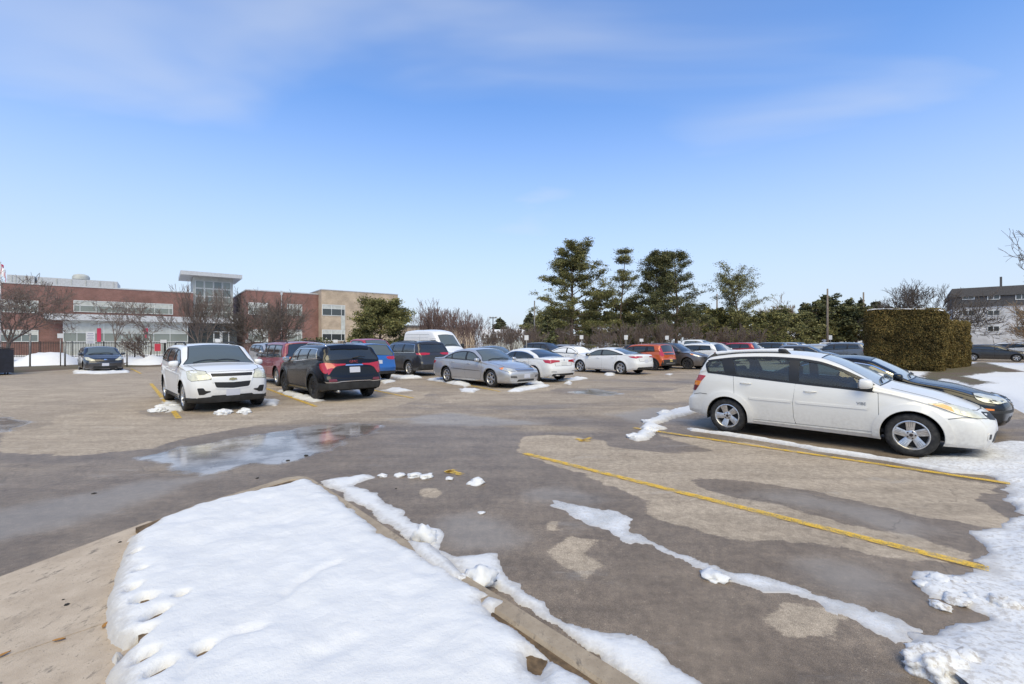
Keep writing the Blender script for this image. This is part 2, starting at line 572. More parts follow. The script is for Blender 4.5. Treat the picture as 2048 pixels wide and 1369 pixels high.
class Car:
    def __init__(s, sp, name, paint_mat, loc, rz, res=.045):
        s.sp = sp; s.paint = paint_mat
        s.L, s.W, s.H, s.wb, s.fo = sp['L'], sp['W'], sp['H'], sp['wb'], sp['fo']
        s.r = sp.get('r', .33); s.tw = sp.get('tw', .215)
        s.xf = s.wb / 2 + s.fo
        s.root = empty(name, (loc[0], loc[1], loc[2] if len(loc) > 2 else 0), rz)
        s.res = res
        s.shell()
    def X(s, st): return s.xf - st
    def shell(s):
        sp = s.sp
        prof, belt = pchip(sp['prof']), pchip(sp['belt'])
        hw = s.W / 2
        plan = pchip([(a * s.L, b * hw) for a, b in sp.get('plan', [(0, .80), (.03, .90), (.10, .975), (.22, 1), (.75, 1), (.92, .97), (.98, .92), (1, .86)])])
        bot = lin(sp.get('bot', [(0, .22), (.5, .20), (s.L - .6, .20), (s.L, .30)]))
        tumble = sp.get('tumble', .34)
        sidef = pchip(sp.get('side', [(0, .92), (.10, .965), (.30, .985), (.55, 1.0), (.8, .992), (1, .955)]))
        bow = pchip(sp.get('bow', [(0, .24), (.5, .16), (s.L * .30, .12), (s.L * .5, .02), (s.L * .7, 0), (s.L * .9, -.06), (s.L, -.13)]))
        fx = pchip(sp.get('fx', [(.15, .12), (.30, .03), (.50, 0), (.62, .02), (.80, .10), (1.1, .25)]))
        rx = pchip(sp.get('rx', [(.15, .10), (.35, .02), (.55, 0), (.70, .06), (1.0, .10), (1.6, .2)]))
        rcm = sp.get('rc', .085); crm = sp.get('crown', .045); sh = sp.get('shoulder', .075)
        s.prof_f, s.belt_f, s.plan_f, s.bot_f = prof, belt, plan, bot
        d = np.linspace(0, s.L, 1500)
        zd = prof(d)
        al = np.concatenate([[0], np.cumsum(np.hypot(np.diff(d), np.diff(zd)))])
        N = int(al[-1] / s.res)
        st = np.interp(np.linspace(0, al[-1], N + 1), al, d)
        st[0], st[-1] = 0, s.L
        # keep exact stations at the glass edges
        for e in list(sp.get('ws', ())) + list(sp.get('rw', ())):
            st[np.argmin(abs(st - e))] = e
        st.sort()
        q = .045 / s.res
        n1, n2, n3, n4 = max(8, int(20 * q)), max(6, int(11 * q)), max(3, int(5 * q)), max(5, int(9 * q))
        m = n1 + n2 + n3 + n4 + 1
        YZ = np.zeros((len(st), m, 2))
        for i, a in enumerate(st):
            w, zb, zt = plan(a), bot(a), prof(a)
            zs = min(belt(a), zt - sh)
            zs = max(zs, zb + .1)
            t = np.linspace(0, 1, n1 + 1)
            z = zb + (zs - zb) * t; y = w * sidef(t)
            h = max(zt - zs, .02)
            c = min(crm, .45 * h); r = min(rcm, .5 * (h - c))
            z1 = zt - c - r
            yb = w * float(sidef(1.0))
            ye = yb - tumble * (z1 - zs)
            t2 = np.linspace(0, 1, n2 + 1)[1:]
            zl = zs + (z1 - zs) * t2; yl = yb + (ye - yb) * t2 + .035 * np.sin(t2 * math.pi) * min(1, h / .4)
            ph = np.linspace(0, math.pi / 2, n3 + 1)[1:]
            rl = r * 1.5
            ya = ye - rl * (1 - np.cos(ph)); za = z1 + r * np.sin(ph)
            t4 = np.linspace(1, 0, n4 + 1)[1:]
            yc = (ye - rl) * t4; zc_ = zt - c * t4 ** 2
            YZ[i, :, 0] = np.concatenate([y, yl, ya, yc]); YZ[i, :, 1] = np.concatenate([z, zl, za, zc_])
        hwx = hw
        def posx(a, y, z):
            ff = 1 - np.clip(a / .75, 0, 1); ff = ff * ff * (3 - 2 * ff)
            rf = 1 - np.clip((s.L - a) / sp.get('rramp', .55), 0, 1); rf = rf * rf * (3 - 2 * rf)
            return s.xf - a - fx(z) * ff + rx(z) * rf - bow(a) * (np.abs(y) / hwx) ** 2.2
        V = []; idx = -np.ones((len(st), 2 * m - 1), int)
        flare = sp.get('flare', .018); Ra = s.r + sp.get('gap', .055)
        s.Ra = Ra
        wc = [(s.wb / 2, s.r), (-s.wb / 2, s.r)]
        for i, a in enumerate(st):
            for j in range(2 * m - 1):
                jj = j if j < m else 2 * m - 2 - j
                sg = 1 if j < m else -1
                y, z = YZ[i, jj]
                x = float(posx(a, y, z))
                if jj < n1:
                    for cx, cz in wc:
                        dd = math.hypot(x - cx, z - cz)
                        y += flare * math.exp(-((dd - Ra - .02) / .075) ** 2)
                idx[i, j] = len(V); V.append((x, sg * y, z))
        F = []; tagf = []
        jc0, jc1 = m - 1 - n4, m - 1 + n4
        ws, rw = sp.get('ws', (9, 9)), sp.get('rw', (99, 99))
        for i in range(len(st) - 1):
            mid = (st[i] + st[i + 1]) / 2
            for j in range(2 * m - 2):
                F.append((idx[i, j], idx[i, j + 1], idx[i + 1, j + 1], idx[i + 1, j]))
                g = 0
                if jc0 <= j < jc1:
                    if ws[0] < mid < ws[1]: g = 1
                    elif rw[0] < mid < rw[1]: g = 2
                tagf.append(g)
        K = max(6, int(14 * q))
        for end in (0, len(st) - 1):
            a = st[end]
            rows = []
            for jj in range(m):
                y, z = YZ[end, jj]
                row = [idx[end, jj]]
                if jj < m - 1:
                    for k in range(1, K):
                        yy = y * (1 - 2 * k / K)
                        V.append((float(posx(a, yy, z)), yy, z)); row.append(len(V) - 1)
                    row.append(idx[end, 2 * m - 2 - jj])
                else:
                    row = [idx[end, jj]] * (K + 1)
                rows.append(row)
            for r_ in range(m - 1):
                for k in range(K):
                    f = [rows[r_][k], rows[r_][k + 1], rows[r_ + 1][k + 1], rows[r_ + 1][k]]
                    u = []
                    for e in f:
                        if e not in u: u.append(e)
                    if len(u) < 3: continue
                    F.append(tuple(u if end == 0 else u[::-1])); tagf.append(0)
        V = np.array(V)
        s.V0, s.F0 = V, F
        s.bvh = BVHTree.FromPolygons([tuple(v) for v in V], [tuple(int(k) for k in f) for f in F])
        # -- cut the openings
        keep = np.ones(len(F), bool)
        V = V.copy()
        A4 = np.array([list(f) + [f[-1]] * (4 - len(f)) for f in F])
        lat = np.abs(V[:, 1]) > .30 * s.W
        for cx, cz in wc:
            dd = np.hypot(V[:, 0] - cx, V[:, 2] - cz)
            ins = (dd < Ra) & lat & (V[:, 2] < cz + Ra + .1)
            keep &= ~ins[A4].all(1)
            used = np.zeros(len(V), bool); used[A4[keep].ravel()] = True
            mv = np.where(ins & used)[0]
            for k in mv:
                sc = Ra / max(dd[k], 1e-6)
                V[k, 0] = cx + (V[k, 0] - cx) * sc; V[k, 2] = cz + (V[k, 2] - cz) * sc
        s.dlo = s.make_dlo()
        P = V[:, [0, 2]]
        for poly in s.dlo['holes']:
            ins = in_poly(P, poly) & lat
            keep &= ~ins[A4].all(1)
            used = np.zeros(len(V), bool); used[A4[keep].ravel()] = True
            mv = np.where(ins & used)[0]
            if len(mv):
                Q, _ = near_poly(P[mv], poly)
                for k, qq in zip(mv, Q):
                    sg = 1 if V[k, 1] > 0 else -1
                    h = s.bvh.ray_cast(Vector((qq[0], sg * 3, qq[1])), Vector((0, -sg, 0)))
                    if h[0] is not None: V[k] = h[0]
        tg = np.array(tagf)
        s.glass_grid(V, A4, tg)
        keep &= tg == 0
        Fk = [F[i] for i in np.where(keep)[0]]
        used = sorted({int(k) for f in Fk for k in f}); mp = {u: i for i, u in enumerate(used)}
        body = mesh('body', V[used], [tuple(mp[int(k)] for k in f) for f in Fk], s.paint, s.root, True)
        me = body.data
        up = [p for p in me.polygons if p.center.z > s.H - .08]
        if up and sum(p.normal.z for p in up) < 0: me.flip_normals()
        auto_smooth(body, 50)
        s.body = body
        # dark inner parts
        b = MB()
        b.box((s.xf - s.L + .42, -s.W * .38, s.bot_f(1) + .05), (s.xf - .40, s.W * .38, s.bot_f(1) + .11))
        b.build('underbody', M_WELL, s.root)
        zb = float(bot(s.L * .5))
        for cx, cz in wc:
            for sg in (1, -1):
                a0 = -math.asin(min(.95, max(0, (cz - zb - .02) / Ra)))
                n = 20; vv = []; ff = []
                for k in range(n + 1):
                    a = a0 + (math.pi - 2 * a0) * k / n
                    for yy in (s.W * .5 - .035, s.W * .5 - .36):
                        vv.append((cx + (Ra + .004) * math.cos(a), sg * yy, cz + (Ra + .004) * math.sin(a)))
                for k in range(n): ff.append((2 * k, 2 * k + 1, 2 * k + 3, 2 * k + 2))
                ff.append(tuple(2 * k + 1 for k in range(n + 1)))
                mesh('wheel_arch_liner', vv, ff, M_WELL, s.root)
    def glass_grid(s, V, A4, tg):
        for g, nm in ((1, 'windshield'), (2, 'rear_window')):
            fs = A4[tg == g]
            if not len(fs): continue
            used = sorted(set(fs.ravel().tolist())); mp = {u: i for i, u in enumerate(used)}
            vv = s.V0[used].copy()
            mat = s.sp.get('glass_f' if g == 1 else 'glass_r', s.sp.get('glass', M_GLASSD))
            o = mesh(nm, vv, [tuple(mp[int(k)] for k in f) for f in fs], mat, s.root, True)
            up = sum(p.normal.z for p in o.data.polygons)
            if up < 0: o.data.flip_normals()
            for v in o.data.vertices: v.co -= v.normal * .004
            # dark band round the pane
            bm = bmesh.new(); bm.from_mesh(o.data)
            bd = [e for e in bm.edges if len(e.link_faces) == 1]
            m = MB()
            ctr = Vector(vv.mean(0))
            for e in bd:
                a, b = e.verts
                ia = a.co + (ctr - a.co).normalized() * .028; ib = b.co + (ctr - b.co).normalized() * .028
                m.add([a.co + a.normal * .006, b.co + b.normal * .006, ib + b.normal * .006, ia + a.normal * .006], [(0, 1, 2, 3)])
            bm.free()
            m.build('window_seal', M_BLACK, o)
            if g == 1: s.wind = o
            else: s.rwin = o
    def make_dlo(s):
        sp = s.sp
        d = sp.get('dlo')
        if not d: return dict(holes=[], wins=[], pillars=[])
        b0, b1, t1 = d['front'], d['rear_b'], d['rear_t']
        drop = d.get('drop', .145); lift = d.get('lift', .02)
        ss = np.linspace(b0, t1, 60)
        top = [(float(a), float(s.prof_f(a)) - drop) for a in ss]
        bt = lambda a: float(s.belt_f(a)) + lift
        top = [p for p in top if p[1] > bt(p[0]) + .02]
        bottom = [(float(a), bt(a)) for a in np.linspace(b1, b0, 24)]
        if top[0][0] - b0 > .02 or True:
            poly = top + [q for q in bottom]
        poly = [(s.X(p[0]), p[1]) for p in poly]
        # oriented: convert to x,z, make ccw
        ar = sum(poly[i][0] * poly[(i + 1) % len(poly)][1] - poly[(i + 1) % len(poly)][0] * poly[i][1] for i in range(len(poly)))
        if ar < 0: poly = poly[::-1]
        wins = []; rest = poly; pil = []
        for (sb, stp, hwid) in d.get('pillars', []):
            zb, zt = .8, 1.6
            x0, x1 = s.X(sb), s.X(stp)
            up = (x0 + hwid, zb), (x1 + hwid, zt)
            dn = (x0 - hwid, zb), (x1 - hwid, zt)
            wins.append(clip_half(rest, up[1], up[0]))     # in front of the pillar
            p = clip_half(clip_half(rest, up[0], up[1]), dn[1], dn[0])
            pil.append(p)
            rest = clip_half(rest, dn[0], dn[1])
        wins.append(rest)
        return dict(holes=[poly], wins=[w for w in wins if len(w) > 2], pillars=[p for p in pil if len(p) > 2])
    # -- projection of features onto the shell
    def hit(s, p, d):
        h = s.bvh.ray_cast(p - d * 6, d)
        if h[0] is None:
            h = s.bvh.find_nearest(p)
        n = h[1]
        if n.dot(d) > 0: n = -n
        return h[0], n
    def patch(s, name, mat, pts, d, off=.004, depth=.02, res=.05, parent=None, rnd=0.0, mirror=False, flat=False, label=None):
        """pts in (station, y, z); d = projection direction"""
        outs = []
        d0 = DIRS[d] if isinstance(d, str) else Vector(d).normalized()
        for sg in ((1, -1) if mirror else (1,)):
            dd = Vector((d0.x, d0.y * sg, d0.z))
            P = [Vector((s.X(p[0]), p[1] * sg, p[2])) for p in pts]
            upv = Vector((0, 0, 1)) if abs(dd.z) < .9 else Vector((1, 0, 0))
            u = dd.cross(upv).normalized(); v = u.cross(dd).normalized()
            q2 = [(p.dot(u), p.dot(v)) for p in P]
            if rnd: q2 = round_poly(q2, rnd)
            bd = []
            for i in range(len(q2)):
                a = Vector(q2[i]); b = Vector(q2[(i + 1) % len(q2)])
                k = max(1, int((b - a).length / res))
                for j in range(k): bd.append(a + (b - a) * j / k)
            n = len(bd)
            xs = [p.x for p in bd]; ys = [p.y for p in bd]
            gx, gy = np.meshgrid(np.arange(min(xs) + res * .5, max(xs), res), np.arange(min(ys) + res * .5, max(ys), res))
            gp = np.stack([gx.ravel(), gy.ravel()], 1)
            if len(gp):
                bl = [tuple(p) for p in bd]
                gp = gp[(sdf(gp, bl) > res * .35)]
            allp = bd + [Vector((float(a), float(b))) for a, b in gp]
            r = delaunay_2d_cdt(allp, [], [list(range(n))], 1, 1e-6)
            V = []; NN = []
            for p in r[0]:
                base = u * p.x + v * p.y
                loc, nn = s.hit(base, dd)
                V.append(loc); NN.append(nn)
            if flat:
                avg = sum(NN, Vector()).normalized(); NN = [avg] * len(NN)
            pos = [a + b * off for a, b in zip(V, NN)]
            F = [tuple(f) for f in r[2]]
            # rim
            ec = {}
            for f in F:
                for i in range(len(f)):
                    a, b = f[i], f[(i + 1) % len(f)]
                    ec[(a, b)] = 1
            base = len(pos)
            back = [a - b * max(0.001, depth - off) for a, b in zip(V, NN)]
            pos2 = pos + back
            F2 = list(F)
            for (a, b) in ec:
                if (b, a) not in ec:
                    F2.append((b, a, a + base, b + base))
            used = sorted({k for f in F2 for k in f}); mp = {x: i for i, x in enumerate(used)}
            o = mesh(name, [pos2[k] for k in used], [tuple(mp[k] for k in f) for f in F2], mat, parent or s.root, True)
            me = o.data
            if me.polygons and sum(p.normal.dot(dd) * p.area for p in list(me.polygons)[:len(F)]) > 0: me.flip_normals()
            auto_smooth(o, 45)
            if label: o['label'] = label
            outs.append(o)
        return outs
    def strip(s, name, mat, path, width, d, off=.003, closed=False, parent=None, mirror=False, res=.05, thick=.0):
        outs = []
        d0 = DIRS[d] if isinstance(d, str) else Vector(d).normalized()
        for sg in ((1, -1) if mirror else (1,)):
            dd = Vector((d0.x, d0.y * sg, d0.z))
            P = [Vector((s.X(p[0]), p[1] * sg, p[2])) for p in path]
            upv = Vector((0, 0, 1)) if abs(dd.z) < .9 else Vector((1, 0, 0))
            u = dd.cross(upv).normalized(); v = u.cross(dd).normalized()
            q = [Vector((p.dot(u), p.dot(v))) for p in P]
            dn = []
            for i in range(len(q) if closed else len(q) - 1):
                a, b = q[i], q[(i + 1) % len(q)]
                k = max(1, int((b - a).length / res))
                for j in range(k): dn.append(a + (b - a) * j / k)
            if not closed: dn.append(q[-1])
            V = []; F = []
            n = len(dn)
            ww = width if callable(width) else (lambda t: width)
            for i in range(n):
                a = dn[(i - 1) % n] if closed or i > 0 else dn[i]
                b = dn[(i + 1) % n] if closed or i < n - 1 else dn[i]
                t = (b - a).normalized() if (b - a).length > 1e-9 else Vector((1, 0))
                nr = Vector((-t.y, t.x)) * ww(i / max(1, n - 1)) * .5
                for e, o_ in ((1, 0), (1, off + thick), (-1, off + thick), (-1, 0)):
                    pp = dn[i] + nr * e
                    loc, nn = s.hit(u * pp.x + v * pp.y, dd)
                    V.append(loc + nn * o_)
            for i in range(n if closed else n - 1):
                j = (i + 1) % n
                for k in range(3):
                    F.append((4 * i + k, 4 * i + k + 1, 4 * j + k + 1, 4 * j + k))
            o = mesh(name, V, F, mat, parent or s.root, True)
            if sum(p.normal.dot(dd) for p in o.data.polygons) > 0: o.data.flip_normals()
            auto_smooth(o, 45)
            outs.append(o)
        return outs
    def side(s, pts):       # (station, z) -> (station, 0, z)
        return [(p[0], 0, p[1]) for p in pts]
    # -- standard equipment
    def windows(s, glass=None, trim=M_BLACK, pillar=M_BLACK, seal=.03):
        glass = glass or s.sp.get('glass', M_GLASSD)
        for sg, d in ((1, 'L'), (-1, 'R')):
            for w in s.dlo['wins']:
                s.patch('side_window', glass, [(s.xf - p[0], 0, p[1]) for p in w], d, off=-.006, depth=.001, res=.09)
            for w in s.dlo['pillars']:
                s.patch('window_pillar', pillar, [(s.xf - p[0], 0, p[1]) for p in w], d, off=.003, depth=.012, res=.08)
            for h in s.dlo['holes']:
                s.strip('window_seal', trim, [(s.xf - p[0], 0, p[1]) for p in h], seal, d, off=.005, closed=True)
    def wheels(s, style='five', rf=.64, inset=.035):
        T, R, D, E, Gv = wheel_data(style, s.r, s.tw, rf)
        for cx in (s.wb / 2, -s.wb / 2):
            for sg in (1, -1):
                w = empty('wheel', (cx, sg * (s.W / 2 - s.tw / 2 - inset), s.r), 0 if sg > 0 else math.pi, s.root)
                for nm, me in (('tyre', T), ('rim', R), ('brake_shade_disc', D), ('lug_nuts', E), ('rim_groove', Gv)):
                    if me is None or (s.res > .07 and nm in ('lug_nuts', 'rim_groove')): continue
                    o = bpy.data.objects.new(nm, me); COL.objects.link(o); o.parent = w
                    o.rotation_euler = (0, .3 * (1 if cx > 0 else 2), 0)
                    if nm in ('rim_groove', 'lug_nuts'): o['kind'] = 'stuff'
                    if nm in ('brake_shade_disc', 'tyre'): o.rotation_euler = (0, 0, 0)
    def doors(s, cuts, sill=.30, handle=None, seam=True, top=-.015, arch_gap=.07):
        """cuts: stations front->rear, e.g. (1.35, 2.35, 3.3)"""
        hm = handle or s.paint
        for sg, d in ((1, 'L'), (-1, 'R')):
            for i in range(len(cuts) - 1):
                a, b = cuts[i], cuts[i + 1]
                n = 10
                tp = [(a + (b - a) * k / n, float(s.belt_f(a + (b - a) * k / n)) + top) for k in range(n + 1)]
                pts = list(tp)
                wx = s.xf + s.wb / 2; R = s.Ra + arch_gap
                cut_arch = i == len(cuts) - 2 and wx - R < b
                if cut_arch:
                    for k in range(15):
                        ang = math.pi * .5 + math.pi * .5 * k / 14 + .0
                        st, z = wx + R * math.cos(ang), s.r + R * math.sin(ang)
                        if st < b and z > sill and z < tp[-1][1] - .1: pts.append((st, z))
                    lastx = pts[-1][0]
                    pts.append((min(b, max(lastx, wx - R)) , sill))
                else:
                    pts.append((b + .03, sill + .35)); pts.append((b + .02, sill + .1)); pts.append((b - .01, sill))
                if i == 0:
                    pts += [(a + .06, sill), (a - .01, sill + .25)]
                else:
                    pts += [(a - .01 + .006, sill), (a + .02 + .006, sill + .1), (a + .03 + .006, sill + .35)]
                q = s.side(pts)
                if s.res < .05:
                    dr = s.patch('door', s.paint, q, d, off=.003, depth=.010, res=.07, rnd=.02)[0]
                    s.strip('door_seam', M_SEAM, q, .011, d, off=.0012, closed=True, parent=dr)
                else:
                    dr = s.strip('door_seam', M_SEAM, q, .012, d, off=.002, closed=True, res=.1)[0]
                hs = b - .22; hz = float(s.belt_f(hs)) - .12
                s.handle(hs, hz, sg, hm, dr)
    def handle(s, st, z, sg, mat, parent):
        d = DIRS['L' if sg > 0 else 'R']
        pts = []
        loc0, n0 = s.hit(Vector((s.X(st), 0, z)), d)
        m = MB()
        V = []
        for k in range(7):
            t = k / 6
            dx_ = (t - .5) * .19
            loc, n = s.hit(Vector((s.X(st) + dx_, 0, z)), d)
            V.append(loc + n * (.008 + .022 * math.sin(math.pi * t) ** .6))
        m.tube(V, [.007, .011, .012, .012, .012, .011, .007], 6)
        m.build('door_handle', mat, parent, True)
    def mirrors(s, st, z, out=.17, size=(.11, .20, .15), mat=None, foot=M_BLACK):
        """folded-out door mirrors: rounded housing on a short foot"""
        mat = mat or s.paint
        for sg in (1, -1):
            d = DIRS['L' if sg > 0 else 'R']
            loc, n = s.hit(Vector((s.X(st), 0, z - .05)), d)
            c = loc + Vector((0.02, sg * (out * .55), .06))
            m = MB(); V = []
            nu, nv = 14, 10
            for i in range(nv + 1):
                ph = -math.pi / 2 + math.pi * i / nv
                for j in range(nu):
                    th = 2 * math.pi * j / nu
                    cx = math.copysign(abs(math.cos(ph) * math.cos(th)) ** .6, math.cos(th)) * size[0]
                    cy = math.copysign(abs(math.cos(ph) * math.sin(th)) ** .55, math.sin(th)) * size[1] * .5
                    cz = math.copysign(abs(math.sin(ph)) ** .6, ph) * size[2] * .5
                    if cx < 0: cx *= .35
                    cz *= 1 - .25 * (cy * sg) / (size[1] * .5) * .4
                    V.append((c.x + cx, c.y + cy, c.z + cz))
            F = []
            for i in range(nv):
                for j in range(nu):
                    F.append((i * nu + j, i * nu + (j + 1) % nu, (i + 1) * nu + (j + 1) % nu, (i + 1) * nu + j))
            m.add(V, F)
            o = m.build('side_mirror', mat, s.root, True)
            MB().tube([loc - n * .03, loc + Vector((.0, sg * .03, .01)), c + Vector((0, -sg * size[1] * .3, -size[2] * .32))], [.03, .028, .022], 8).build('mirror_foot', foot, o, True)
            y0 = c.y - size[1] * .42; y1 = c.y + size[1] * .42
            MB().box((c.x - size[0] * .36, y0, c.z - size[2] * .38), (c.x - size[0] * .33, y1, c.z + size[2] * .38)).build('mirror_glass', M_CHROME, o)
    def rails(s, s0, s1, y, h=.05, mat=M_BLACK, w=.022, zoff=0.0):
        for sg in (1, -1):
            pts = []; n = 14
            for k in range(n + 1):
                a = s0 + (s1 - s0) * k / n
                loc, nn = s.hit(Vector((s.X(a), sg * y, 0)), DIRS['T'])
                e = min(1, min(k, n - k) / 2.0)
                pts.append(loc + Vector((0, 0, -.012 + (h + .012 + zoff) * e)))
            MB().tube(pts, w, 6).build('roof_rail', mat, s.root, True)
    def plate(s, end, z, mat=M_PLATE, w=.30, h=.15, y=0, parent=None):
        a = 0 if end == 'F' else s.L
        s.patch('licence_plate', mat, [(a, y - w / 2, z - h / 2), (a, y + w / 2, z - h / 2), (a, y + w / 2, z + h / 2), (a, y - w / 2, z + h / 2)], end, off=.012, depth=.02, res=.08, flat=True, rnd=.015, parent=parent)
    def wipers(s, y0=.55, st=None, dz=0):
        st = st or s.sp['ws'][0] + .05
        for yb in (.45, -.05):
            pts = []
            for k in range(7):
                y = yb - .55 * k / 6
                loc, n = s.hit(Vector((s.X(st + .04 * math.sin(k / 6 * 3.1) + .03), y, 0)), DIRS['T'])
                pts.append(loc + n * .016)
            MB().tube(pts, .011, 5).build('wiper', M_BLACK, s.root, True)
    def cabin(s, s1, s2, floor=.36, seat_h=.56, wheel=True, rows=2):
        """seats, dashboard and steering wheel seen through the panes"""
        def seat(st, y, w, head=True):
            m = MB(); x = s.X(st)
            def slab(pts, yw):
                n = len(pts)
                v = [(x + p[0], y - yw, seat_h - .25 + p[1]) for p in pts] + [(x + p[0], y + yw, seat_h - .25 + p[1]) for p in pts]
                f = [tuple(range(n)), tuple(range(2 * n - 1, n - 1, -1))]
                for i in range(n): f.append((i, n + i, n + (i + 1) % n, (i + 1) % n))
                m.add(v, f)
            slab([(.30, .08), (.28, .20), (-.16, .16), (-.22, .06)], w)
            slab([(-.10, .14), (-.06, .28), (-.17, .60), (-.22, .70), (-.30, .70), (-.30, .60), (-.22, .10)], w * .95)
            if head:
                k = [0] if w < .4 else [-.38, .38]
                for kk in k:
                    o_ = y
                    y2 = y + kk
                    v = []
                    for (px_, pz_) in [(-.20, .74), (-.19, .90), (-.23, .94), (-.29, .93), (-.30, .75)]:
                        v.append((x + px_, y2 - .12, seat_h - .25 + pz_))
                    for (px_, pz_) in [(-.20, .74), (-.19, .90), (-.23, .94), (-.29, .93), (-.30, .75)]:
                        v.append((x + px_, y2 + .12, seat_h - .25 + pz_))
                    f = [tuple(range(5)), tuple(range(9, 4, -1))] + [(i, 5 + i, 5 + (i + 1) % 5, (i + 1) % 5) for i in range(5)]
                    m.add(v, f)
            o = fix_normals(m.build('seat', M_SEAT, s.root))
        seat(s1, .36, .25); seat(s1, -.36, .25)
        if rows > 1: seat(s2, 0, .62)
        ds = s.sp['ws'][0] + .42
        z = float(s.belt_f(ds + .3))
        MB().bbox((s.X(ds + .25), -s.W * .40, floor), (s.X(ds - .30), s.W * .40, z - .02), .05).build('dashboard', M_DASH, s.root)
        if wheel:
            c = Vector((s.X(ds + .40), .36, z + .0))
            pts = []
            for k in range(17):
                a = 2 * math.pi * k / 16
                pts.append(c + Vector((.06 * math.sin(a), .18 * math.cos(a), .17 * math.sin(a))))
            MB().tube(pts, .014, 6).build('steering_wheel', M_DASH, s.root, True)
        MB().box((s.xf - s.L + .3, -s.W * .42, floor - .05), (s.X(s.sp['ws'][0]), s.W * .42, floor)).build('cabin_floor', M_DASH, s.root)

def prof_gen(L, H, hf, hc, sc, sr0, sr1, sd, zd, zr=None, tail=.10):
    """front bumper top hf, cowl (sc,hc), roof from sr0 to sr1, end of rear glass (sd,zd)"""
    zr = zr if zr is not None else zd - .10
    def between(p, q, bulge, n=3):
        out = []
        for k in range(1, n):
            t = k / n
            out.append((p[0] + (q[0] - p[0]) * t, p[1] + (q[1] - p[1]) * t + bulge * math.sin(math.pi * t)))
        return out
    a, b, c, d = (sc, hc), (sr0, H - .045), (sr1, H - .05), (sd, zd)
    pts = [(0, hf - .14), (.025, hf - .06), (.09, hf), (.22, hf + .035), (.22 + (sc - .22) * .5, hf + .035 + (hc - hf - .035) * .60), a]
    pts += between(a, b, .025) + [b, (sr0 + (sr1 - sr0) * .35, H), (sr0 + (sr1 - sr0) * .65, H - .005), c] + between(c, d, .02) + [d]
    if L - sd > .25: pts += [(L - .10, zd - .025)]
    if L - sd > .06: pts += [(L - .03, zr + .03)]
    pts += [(L, zr - .02)]
    return pts
NOSE_OUT = math.atan2(-.706, .708)      # stalls run along this heading
TAIL_OUT = NOSE_OUT + math.pi
